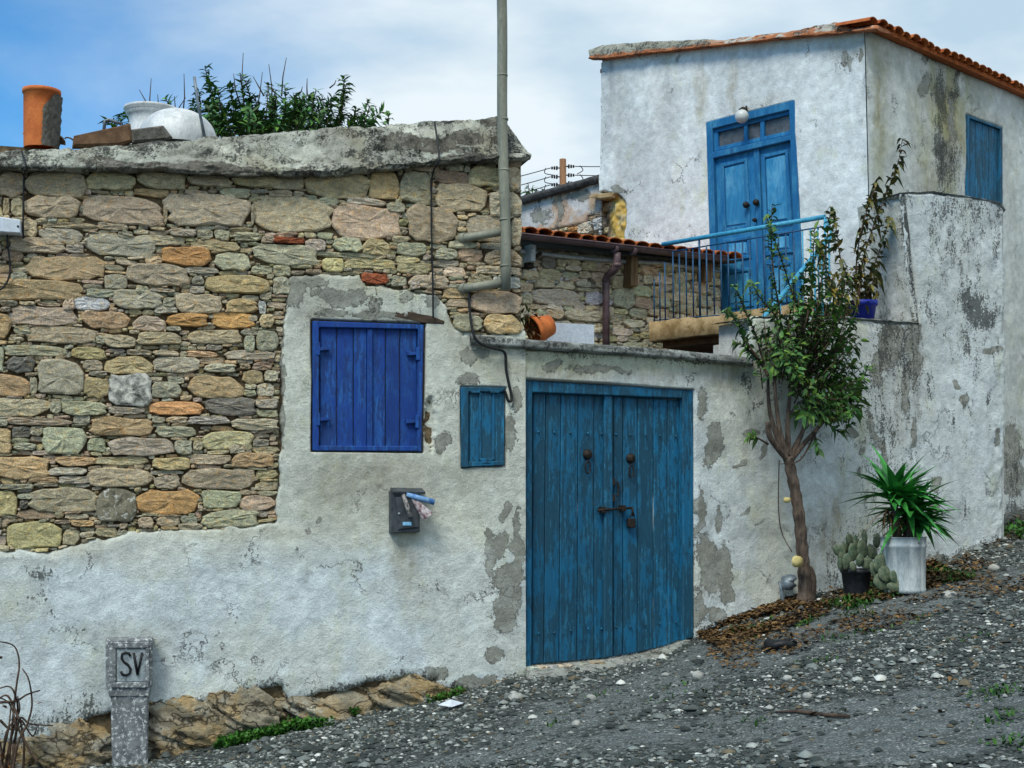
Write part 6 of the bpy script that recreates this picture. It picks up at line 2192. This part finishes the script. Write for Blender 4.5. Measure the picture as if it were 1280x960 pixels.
for i, l in enumerate(sprays):
    pts = curve([T(x, y, .34 + rt_.uniform(-.06, .10)) for x, y in l], 5)
    tw.tube(pts, [.011 - .009 * j / len(pts) for j in range(len(pts))], 5)
    L = sum((b - a).length for a, b in zip(pts, pts[1:]))
    if i == 12:
        continue
    dens = 120 if i in (6, 7, 8) else 62
    shoot(V_, F_, C_, pts, int(L * dens) + 3, .080 if i not in (6, 7) else .06, .019, rt_, droop=.5, tintr=(.55, 1.2), start=.25 if i != 13 else .6, colour=(1.15, 1, .9) if i in (9, 10) else (1, 1, 1))
tw.build("twigs", M["twig"], tree)
leaf_object("crown", V_, F_, C_, M["leaf"], tree)
# dry whip beside the trunk
k = MB()
k.tube(curve([T(974, 575, .1), T(973, 630, .06), T(977, 665, .06), T(990, 690, .2)], 5), .005, 5)
k.build("dead_whip", M["twig"], tree)

# blue pot shrub on the wall top
bp = thing("potted_shrub", "tall bronzed leafy shrub in a blue pot on the wall top", "potted plant", W2.P(1076, 399, -.2))
def B(x, y, o=-.2):
    return W2.P(x, y, o)
k = MB()
cpt = B(1078, 400)
hp = B(1078, 378).z - cpt.z
wp = (B(1093, 380) - B(1062, 380)).length / 2 * .9
k.lathe(cpt, [(.001, 0), (wp * .75, 0), (wp * .9, hp * .75), (wp * 1.0, hp * .78), (wp * 1.04, hp * 1.05), (wp * .95, hp * 1.05), (wp * .9, hp * .9), (.01, hp * .88)], 22, rib=lambda w: 1 + .02 * math.sin(w * 11))
k.build("pot", M["pot_blue"], bp)
tw = MB()
V_, F_, C_ = [], [], []
rb = random.Random(5)
for l in ([(1074, 380), (1076, 340), (1086, 300), (1105, 250), (1122, 205), (1128, 172)], [(1074, 380), (1070, 340), (1076, 290), (1090, 245), (1098, 222)], [(1072, 380), (1060, 350), (1050, 320), (1046, 290), (1040, 258)], [(1076, 380), (1090, 340), (1104, 300), (1112, 270)], [(1070, 380), (1050, 370), (1038, 350), (1028, 320), (1024, 300)], [(1078, 380), (1088, 360), (1096, 340)]):
    pts = curve([B(x, y, -.2 + rb.uniform(-.08, .10)) for x, y in l], 5)
    tw.tube(pts, [.010 - .008 * j / len(pts) for j in range(len(pts))], 5)
    L = sum((b - a).length for a, b in zip(pts, pts[1:]))
    shoot(V_, F_, C_, pts, int(L * 58) + 3, .095, .021, rb, droop=.9, tintr=(.5, 1.2), start=.12)
tw.build("stems", M["twig"], bp)
leaf_object("leaves", V_, F_, C_, M["leaf_olive"], bp)
V_, F_, C_ = [], [], []
for i in range(330):
    a, q = rb.uniform(0, 6.28), math.sqrt(rb.random())
    p = B(1064 + 32 * q * math.cos(a), 360 + 27 * q * math.sin(a), -.2 + rb.uniform(-.14, .16))
    add_leaf(V_, F_, C_, p, rdir(rb), UPV, rb.uniform(.05, .085), .016, droop=.5, tint=rb.uniform(.6, 1.4), colour=rb.choice([(1, 1, 1), (2.4, 1.7, .9), (1.6, 1.3, .8)]))
leaf_object("lower_leaves", V_, F_, C_, M["leaf_olive"], bp)

# yucca in a whitened bin
def G(x, y, o):
    p = W2.P(x, y, o)
    return p
gy = W2.P(1131, 742, .42)
gy = on_ground(1131, 741)
dist = gy.y
yk = thing("potted_yucca", "spiky green yucca growing from a ribbed whitish bin", "potted plant", gy)
PY = Plane(gy.x, gy.y, 20)
k = MB()
wy = 28.0 / F * gy.y
hy = PY.P(1131, 671).z - gy.z
k.lathe(gy, [(.001, 0), (wy * .92, 0), (wy * .93, .03), (wy * .90, .045), (wy * .955, hy * .80), (wy * 1.0, hy * .82), (wy * 1.0, hy * .86), (wy * .965, hy * .88), (wy * .99, hy * .985), (wy * 1.05, hy), (wy * .97, hy), (wy * .95, hy * .9), (.01, hy * .88)], 120, rib=lambda w: 1 - .035 * (abs(math.sin(w * 5)) ** 14))
k.build("pot", M["tin"], yk)
k = MB()
for pts in ([(1122, 672), (1120, 650), (1117, 628)], [(1134, 672), (1136, 655), (1137, 642)], [(1140, 672), (1146, 660)]):
    k.tube([PY.P(x, y) for x, y in pts], [.04, .035, .03][:len(pts)], 8)
k.build("stem", M["bark"], yk)


def blade(name, ln, w, bend, seed, mat):
    rr_ = random.Random(seed)
    V, Fc, C = [], [], []
    n = 6
    for i in range(n + 1):
        t = i / n
        wd = w * (math.sin(math.pi * min(1, t * .62 + .30)) ** .8) * (1 - t ** 3 * .98)
        y = t * ln
        z = -bend * ln * t * t
        V += [(-wd, y * 1.0, z + wd * .5), (0, y, z), (wd, y, z + wd * .5)]
    for i in range(n):
        o = i * 3
        Fc += [(o, o + 1, o + 4, o + 3), (o + 1, o + 2, o + 5, o + 4)]
    me = bpy.data.meshes.new(name)
    me.from_pydata(V, [], Fc)
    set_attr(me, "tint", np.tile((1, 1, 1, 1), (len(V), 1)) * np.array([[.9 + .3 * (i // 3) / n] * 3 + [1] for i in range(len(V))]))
    me.materials.append(mat)
    return me


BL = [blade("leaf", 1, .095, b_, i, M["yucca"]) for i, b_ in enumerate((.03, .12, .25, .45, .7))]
BLD = [blade("leaf", 1, .04, .9, 9, M["dead"])]
ry = random.Random(3)
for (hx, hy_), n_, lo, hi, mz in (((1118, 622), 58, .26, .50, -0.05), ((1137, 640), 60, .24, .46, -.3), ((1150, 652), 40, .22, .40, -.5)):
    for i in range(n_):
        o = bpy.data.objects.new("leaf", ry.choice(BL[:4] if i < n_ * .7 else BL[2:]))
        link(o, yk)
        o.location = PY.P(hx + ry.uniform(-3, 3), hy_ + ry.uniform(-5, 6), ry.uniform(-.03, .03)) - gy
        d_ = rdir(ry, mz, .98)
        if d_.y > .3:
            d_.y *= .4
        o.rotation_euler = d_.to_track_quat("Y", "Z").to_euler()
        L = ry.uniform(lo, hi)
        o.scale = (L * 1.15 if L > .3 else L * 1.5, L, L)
for i in range(22):
    o = bpy.data.objects.new("dead_leaf", BLD[0])
    link(o, yk)
    o.location = PY.P(1112 + ry.uniform(-6, 10), 638 + ry.uniform(-8, 16), ry.uniform(-.03, .03)) - gy
    d_ = rdir(ry, -.7, .3)
    o.rotation_euler = d_.to_track_quat("Y", "Z").to_euler()
    o.scale = (.2, .2, .2)

# prickly pear in a black pot
gc = on_ground(1071, 747)
ck = thing("potted_cactus", "sprawling prickly pear cactus in a black plastic pot", "potted plant", gc)
PC = Plane(gc.x, gc.y, 22)
k = MB()
wc = 19.0 / F * gc.y
hc = PC.P(1071, 711).z - gc.z
k.lathe(gc, [(.001, 0), (wc * .76, 0), (wc * .80, .02), (wc * .95, hc * .85), (wc * 1.02, hc * .87), (wc * 1.04, hc), (wc * .96, hc), (wc * .9, hc * .9), (.01, hc * .88)], 24)
k.build("pot", M["pot_black"], ck)
pm = blob_mesh("pad", 77, 3, .10, M["cactus"])
rc = random.Random(8)
for x, y, o_, w, h, rot, yaw in ((1052, 692, .0, 14, 22, -.3, .2), (1058, 702, .06, 12, 20, .1, -.3), (1066, 690, .02, 16, 22, .2, .3), (1078, 687, .03, 17, 24, -.2, .1), (1090, 690, .0, 20, 18, .5, .2), (1070, 678, -.03, 12, 18, -.1, .5), (1062, 676, -.05, 12, 20, -.5, .2), (1084, 704, .09, 14, 16, .7, -.2), (1056, 685, -.03, 12, 16, -.8, .4), (1050, 705, .05, 8, 16, -.2, .9), (1081, 672, -.04, 10, 20, .1, 1.0), (1096, 676, -.06, 16, 20, .6, .5), (1046, 688, .0, 10, 14, -.6, .3), (1075, 700, .10, 10, 16, .1, -.1), (1066, 708, .11, 9, 12, -.3, .3),
                              (1101, 704, .30, 20, 24, .6, .0), (1108, 718, .36, 26, 19, .3, .1), (1103, 727, .34, 24, 20, .4, -.1), (1120, 722, .40, 22, 16, .5, .2), (1130, 731, .42, 22, 18, .5, .1), (1118, 735, .42, 24, 11, .3, 0.1), (1095, 712, .26, 18, 22, -.4, .2)):
    o = bpy.data.objects.new("pad", pm)
    link(o, ck)
    o.location = PC.P(x, y, o_) - gc
    o.rotation_euler = (rc.uniform(-.2, .2), rot, PC.a + yaw)
    o.scale = (w / 1700 * gc.y * 1.05, .045, h / 1700 * gc.y * 1.05)

# bush behind the roof
RB_ = Plane(-3.0, 13.2, 12)
bush = thing("oleander_bush", "dark narrow leaved bush rising behind the stone house roof", "bush", RB_.at(0, .2))
tw = MB()
V_, F_, C_ = [], [], []
ro = random.Random(12)
root = RB_.at(RB_.uz(320, 300)[0], .2)
tips = [(256, 84), (262, 98), (272, 112), (285, 104), (300, 92), (306, 100), (248, 112), (240, 126), (270, 130), (290, 128), (310, 124), (335, 106), (345, 112), (356, 106), (370, 116), (380, 120), (395, 112), (404, 120), (430, 94), (433, 104), (428, 118), (415, 128), (445, 134), (460, 124), (462, 132), (478, 140), (486, 142), (340, 128), (360, 132), (385, 132), (320, 140), (300, 142), (280, 146), (260, 148), (400, 140), (350, 145), (372, 146), (206, 122), (212, 130), (148, 146), (156, 140), (138, 152), (440, 146), (425, 145), (330, 150), (310, 150), (410, 148), (390, 150)]
tips += [(ro.uniform(236, 452), ro.uniform(118, 160)) for _ in range(34)]
for i, (x, y) in enumerate(tips):
    o_ = ro.uniform(-.5, .5)
    e = RB_.P(x, y, o_)
    s = RB_.P(x + (320 - x) * .18 + ro.uniform(-16, 16), max(y + 34, 172), o_ * .6)
    pts = curve([s, s.lerp(e, .5) + rdir(ro) * .05, e], 4)
    tw.tube([root.lerp(s, .6)] + pts, [.02] + [.009 - .006 * j / len(pts) for j in range(len(pts))], 4)
    L = (e - s).length
    shoot(V_, F_, C_, pts, int(L * 95) + 12, .105, .018, ro, droop=.35, tintr=(.5, 1.6), start=.05, spread=1.1)
for x0, y0, x1, y1 in ((188, 150, 189, 98), (200, 150, 197, 118), (188, 145, 174, 112), (228, 150, 230, 92), (225, 150, 218, 120), (306, 140, 304, 66), (330, 120, 316, 95), (340, 140, 336, 80), (352, 120, 358, 72), (360, 130, 330, 102), (332, 150, 334, 108), (372, 120, 378, 108), (300, 130, 292, 92), (412, 110, 420, 100), (384, 120, 384, 98), (318, 150, 328, 90), (215, 150, 232, 122)):
    tw.tube([RB_.P(x0, y0, .1), RB_.P((x0 + x1) / 2 + ro.uniform(-3, 3), (y0 + y1) / 2, .1), RB_.P(x1, y1, .1)], [.008, .006, .003], 4)
tw.tube([root, RB_.P(320, 230), RB_.P(315, 170)], [.08, .06, .04], 8)
tw.build("stems", M["twig"], bush)
leaf_object("foliage", V_, F_, C_, M["oleander"], bush)

# utility pole and its lines far behind
PP = Plane(1.25, 34, 8)
up_ = thing("utility_pole", "brown wooden utility pole with dark insulators behind the ruined wall", "utility pole", PP.at(PP.uz(703, 260)[0], 1.0))
k = MB()
a = PP.P(703.5, 199)
b = Vector((a.x, a.y, 1.0))
k.tube([b, a], [.11, .085], 12)
k.build("pole", M["pole"], up_)
ins = {}
for i, y in enumerate((210, 221, 231)):
    for s_, x in ((-1, 696), (1, 711)):
        k = MB()
        c = PP.P(x, y - (2 if s_ > 0 else 0))
        for j in range(3):
            k.lathe(c + Vector((s_ * .06 * j, 0, 0)), [(.01, -.025), (.055 - .008 * j, -.02), (.055 - .008 * j, .02), (.01, .025)], 10, M=Euler((0, math.pi / 2, 0)).to_matrix())
        k.tube([c, Vector((a.x, a.y, c.z))], .018, 5)
        k.build("insulator", M["black"], up_)
        ins[(i, s_)] = c + Vector((s_ * .16, 0, 0))
for i, (yl_, yr_) in enumerate(((219, 204), (231, 216), (243, 231))):
    for s_, (x, y) in ((-1, (560, yl_ + 20)), (1, (830, yr_))):
        e = PP.P(x, y, -4 if s_ > 0 else 3)
        c = ins[(i, s_)]
        k = MB()
        pts = [c.lerp(e, t) - UPV * (.04 * 4 * t * (1 - t)) for t in np.linspace(0, 1, 9)]
        k.tube(pts, .012, 5)
        tag(k.build("power_line", M["black"], None), "%s dark power line strung from the %s side of the wooden utility pole" % (("top", "middle", "lowest")[i], "house" if s_ > 0 else "street"), "power line", "lines on the utility pole")
    p, q = ins[(i, -1)], ins[(i, 1)]
    k = MB()
    k.tube(curve([q + Vector((.12, 0, .02)), q + Vector((.20, 0, -.10)), q + Vector((.05, 0, -.20))], 4), .012, 5)
    k.tube(curve([p + Vector((-.12, 0, 0)), p + Vector((-.14, 0, -.14)), p + Vector((.12, 0, -.19))], 4), .012, 5)
    k.build("jumper_wire", M["black"], up_)
PT = Plane(.3, 24, 0)
ft = thing("far_shrub", "small dark shrub top showing above the coping of the ruined wall", "shrub", PT.P(662, 300))
V_, F_, C_ = [], [], []
tw = MB()
for x, y in ((660, 228), (666, 232), (656, 236), (670, 238), (662, 240), (682, 238), (690, 242)):
    s, e = PT.P(664 if x < 678 else 684, 262), PT.P(x, y, ro.uniform(-.2, .2))
    tw.tube([s, e], [.015, .005], 4)
    shoot(V_, F_, C_, [s, e], 16, .11, .02, ro, tintr=(.5, 1.2), start=.3)
tw.build("stems", M["twig"], ft)
leaf_object("foliage", V_, F_, C_, M["oleander"], ft)

# dry bush at the left edge
dbz = on_ground(10, 985)
DB = Plane(W1.o[0] + W1.n[0] * .28, W1.o[1] + W1.n[1] * .28, 16)
db = thing("dry_bush", "leafless tangled dry bush at the foot of the white wall", "bush", dbz)
k = MB()
rd = random.Random(4)
tws = [[(8, 985), (14, 920), (20, 860), (24, 830), (18, 808), (0, 802)], [(12, 985), (22, 930), (34, 905), (40, 880), (36, 850), (28, 836)], [(2, 985), (12, 930), (22, 890), (18, 866), (10, 858), (-4, 862)], [(14, 960), (24, 900), (38, 905), (66, 907)], [(18, 900), (38, 940), (50, 955), (56, 963)], [(0, 878), (20, 876), (34, 868), (50, 863)], [(4, 970), (0, 930), (-14, 900), (-30, 870)], [(20, 985), (16, 940), (20, 910), (12, 880), (-6, 870)], [(24, 900), (10, 870), (-4, 876)], [(28, 975), (30, 930), (26, 900), (40, 920), (46, 910)], [(0, 900), (14, 912), (30, 905)], [(2, 822), (-10, 820)], [(6, 985), (2, 950), (10, 915), (14, 880)], [(-6, 985), (4, 945), (8, 915), (24, 890), (22, 870)]]
for l in tws:
    pts = curve([DB.P(x, y, rd.uniform(-.12, .12)) for x, y in l], 5)
    k.tube(pts, [.010 - .006 * j / len(pts) for j in range(len(pts))], 5)
k.build("twigs", M["twig"], db)
V_, F_, C_ = [], [], []
for x, y in ((45, 878), (2, 880), (4, 882), (46, 880), (3, 948), (8, 952), (12, 946), (0, 955), (6, 958), (14, 955)):
    add_leaf(V_, F_, C_, DB.P(x, y, rd.uniform(-.1, .1)), rdir(rd), UPV, .05, .016, tint=rd.uniform(.5, 1.1), colour=(1.3, .8, .6))
leaf_object("dead_leaves", V_, F_, C_, M["dead"], db)


# ------------------------------------------------------------------ loose ground cover
def scatter_leaf_stuff(name, pts, mat, ln, w, seed, zr=(-.3, .4), tint=(.4, 1.2), lift=.0):
    rr_ = random.Random(seed)
    V, Fc, C = [], [], []
    for p in pts:
        add_leaf(V, Fc, C, p + UPV * (rr_.random() * lift), rdir(rr_, *zr), UPV, ln * rr_.uniform(.5, 1.3), w * rr_.uniform(.6, 1.3), droop=rr_.uniform(-.2, .5), tint=rr_.uniform(*tint), seg=1)
    return leaf_object(name, V, Fc, C, mat, None, "stuff")


def wall_pts(n, x0, x1, d0, d1, seed, pw=1.0, clump=None):
    """points on the ground along the foot of the wall, d metres out from it"""
    rr_ = np.random.RandomState(seed)
    out = []
    while len(out) < n:
        X = rr_.uniform(x0, x1)
        d = d0 + (d1 - d0) * rr_.rand() ** pw
        Y = float(wall_y(X)) - d
        if clump is not None and fbm(X * clump[0], Y * clump[0], seed, 3) < clump[1]:
            continue
        out.append(Vector((X, Y, float(ground_z(X, Y)))))
    return out


gx0, gx1 = W2.P(872, 790).x, W2.P(1165, 705).x
lit = wall_pts(6000, gx0, gx1, .0, 1.2, 3, 1.6, (2.6, .40)) + wall_pts(1900, gx0 - .1, gx1 + .3, .3, 2.3, 4, 1.2, (3.1, .53)) + wall_pts(300, gx0, 5, .5, 5, 6, 1.0, (2.0, .5))
scatter_leaf_stuff("leaf_litter", lit, M["dead"], .05, .016, 3, lift=.05)
scatter_leaf_stuff("leaf_litter", wall_pts(500, W2.P(1225, 680).x, W2.P(1280, 660).x + .8, -1.5, .3, 5), M["dead"], .06, .02, 5, lift=.04)
scatter_leaf_stuff("weeds", wall_pts(2600, gx0 + .2, gx1, .25, 1.3, 7, 1.0, (2.6, .53)), M["weed"], .045, .008, 7, zr=(.1, 1), lift=.03, tint=(.35, .9))
wx0, wx1 = W1.P(278, 930).x, W1.P(455, 900).x
scatter_leaf_stuff("weeds", wall_pts(3000, wx0, wx1, .05, .30, 9, 1.2, (4.0, .44)), M["weed"], .032, .011, 9, zr=(0, 1), lift=.06, tint=(.5, 1.2))
scatter_leaf_stuff("weeds", wall_pts(420, W1.P(535, 880).x, W1.P(580, 870).x, .02, .2, 11, 1.2), M["weed"], .03, .010, 11, zr=(0, 1), lift=.05)
scatter_leaf_stuff("weeds", wall_pts(500, W2.P(1255, 670).x + .05, W2.P(1262, 670).x + .5, -.5, .3, 13), M["weed"], .05, .014, 13, zr=(0, 1), lift=.08)
tuft = []
rr_ = random.Random(31)
for x, y, n_ in ((465, 885, 0), (920, 790, 24), (1240, 870, 60), (1262, 900, 60), (1255, 865, 50), (845, 858, 26), (760, 828, 30), (742, 832, 30), (800, 818, 24), (815, 880, 20), (940, 905, 24), (880, 868, 20), (1150, 775, 30), (1090, 790, 40), (1020, 830, 40), (1220, 800, 30), (750, 872, 22), (690, 905, 20), (1270, 930, 60), (1075, 770, 60), (1045, 800, 40)):
    c_ = on_ground(x, y)
    for _ in range(n_):
        q = c_ + Vector((rr_.gauss(0, .07), rr_.gauss(0, .07), 0))
        tuft.append(Vector((q.x, q.y, float(ground_z(q.x, q.y)))))
scatter_leaf_stuff("weeds", tuft, M["weed"], .035, .008, 15, zr=(0, 1), lift=.02, tint=(.25, .7))


def gravel(n, seed, size, region, name, cols, keep=None):
    rr_ = np.random.RandomState(seed)
    base = np.array([(1, 0, 0), (-1, 0, 0), (0, 1, 0), (0, -1, 0), (0, 0, 1), (0, 0, -1), (.62, .62, .55), (-.62, .6, .5), (.6, -.62, .52), (-.6, -.62, .55)])
    hull = np.array([(4, 0, 6), (4, 6, 2), (4, 2, 7), (4, 7, 1), (4, 1, 9), (4, 9, 3), (4, 3, 8), (4, 8, 0), (0, 2, 6), (2, 1, 7), (1, 3, 9), (3, 0, 8)])
    X = rr_.uniform(region[0], region[1], n * 3)
    Y = region[2] + (region[3] - region[2]) * rr_.rand(n * 3) ** 1.0
    ok = (wall_y(X) - Y > .03) & (np.abs(X) < .40 * Y + .5)
    px, py = project(X, Y, ground_z(X, Y))
    tr = smooth_track(px, py)
    ok &= rr_.rand(n * 3) < np.where(tr > .42, .10, 1.0) * (.35 + 1.2 * (fbm(X * 1.3, Y * 1.3, seed, 3) > .45))
    X, Y = X[ok][:n], Y[ok][:n]
    m = len(X)
    s = size * np.exp(rr_.randn(m) * .45)
    s = np.minimum(s, size * 2.6)
    sc = s[:, None] * np.stack([rr_.uniform(.7, 1.3, m), rr_.uniform(.6, 1.1, m), rr_.uniform(.35, .7, m)], -1)
    a = rr_.uniform(0, 6.28, m)
    v = base[None] * sc[:, None, :] * rr_.uniform(.8, 1.2, (m, 10, 1))
    ca, sa = np.cos(a)[:, None], np.sin(a)[:, None]
    x, y = v[..., 0] * ca - v[..., 1] * sa, v[..., 0] * sa + v[..., 1] * ca
    Z = ground_z(X, Y)
    V = np.stack([x + X[:, None], y + Y[:, None], v[..., 2] + (Z + sc[:, 2] * .35)[:, None]], -1).reshape(-1, 3)
    Fc = (hull[None] + (np.arange(m) * 10)[:, None, None]).reshape(-1, 3)
    me = np_mesh(name, V, [Fc])
    ci = rr_.choice(len(cols), m, p=[c[1] for c in cols])
    col_ = np.array([c[0] for c in cols])[ci] * rr_.uniform(.7, 1.3, (m, 1))
    set_attr(me, "tint", np.repeat(np.concatenate([col_, np.ones((m, 1))], 1), 10, 0))
    me.materials.append(M["gravel"])
    o = bpy.data.objects.new(name, me)
    link(o)
    o["kind"] = "stuff"


t = NT("gravel stones")
M["gravel"] = t.out(t.mix(1.0, t.n("ShaderNodeAttribute", attribute_name="tint").outputs["Color"], t.rng(t.noise(90, 4, .7), .25, .75, .7, 1.3), "MULTIPLY"), .95, t.bump(t.noise(140, 3), .5, .004))
GC = [((.038, .047, .044), .38), ((.09, .105, .098), .28), ((.17, .19, .178), .17), ((.31, .325, .30), .085), ((.52, .53, .49), .03), ((.12, .10, .065), .055)]
gravel(60000, 1, .0088, (-3.2, 5.2, 5.2, 13.6), "gravel", GC)
gravel(5200, 2, .0185, (-3.2, 5.0, 5.2, 13.4), "coarse_gravel", GC)

rocks = [(645, 874, 9, "pale rounded stone just below the gate threshold", "pale_rock"), (872, 846, 8, "white flat stone on the lane below the gate end", "pale_rock"), (739, 874, 6, "small whitish stone in the gravel in front of the gate", "pale_rock"), (817, 873, 6, "small white pebble lying on gravel straight below the padlock", "pale_rock"), (1242, 712, 7, "pale rock by the end of the retaining wall", "pale_rock"), (1187, 746, 9, "grey flat rock beside the whitish bin", "pale_rock"), (720, 906, 6, "pale pebble low on the lane in front of the planks", "pale_rock"), (1010, 872, 6, "tilted pale stone on the bare strip", "pale_rock"), (985, 850, 7, "grey white stone below the black rubber", "pale_rock")]
for i, (x, y, r_, lab, mt) in enumerate(rocks):
    me = blob_mesh("loose_stone", 200 + i, 2, .28, M[mt])
    o = bpy.data.objects.new("loose_stone", me)
    link(o)
    p = on_ground(x, y)
    o.location = p + UPV * (r_ / F * p.y * .15)
    o.scale = (2.4 * r_ / F * p.y, 1.9 * r_ / F * p.y, 1.5 * r_ / F * p.y)
    o.rotation_euler = (.1, -.12, i * 1.3)
    tag(o, lab, "stone", "loose pale stones on the lane")
# crushed scrap of paper by the wall
k = MB()
pp_ = on_ground(565, 886)
k.add([pp_ + Vector((-.10, -.03, .03)), pp_ + Vector((0, -.06, .02)), pp_ + Vector((.11, -.01, .05)), pp_ + Vector((.09, .05, .03)), pp_ + Vector((-.01, .03, .06)), pp_ + Vector((-.09, .05, .02))], [(0, 1, 4, 5), (1, 2, 3, 4)])
tag(k.build("paper_scrap", M["white_board"], None), "crumpled pale blue scrap of paper at the wall foot", "paper")
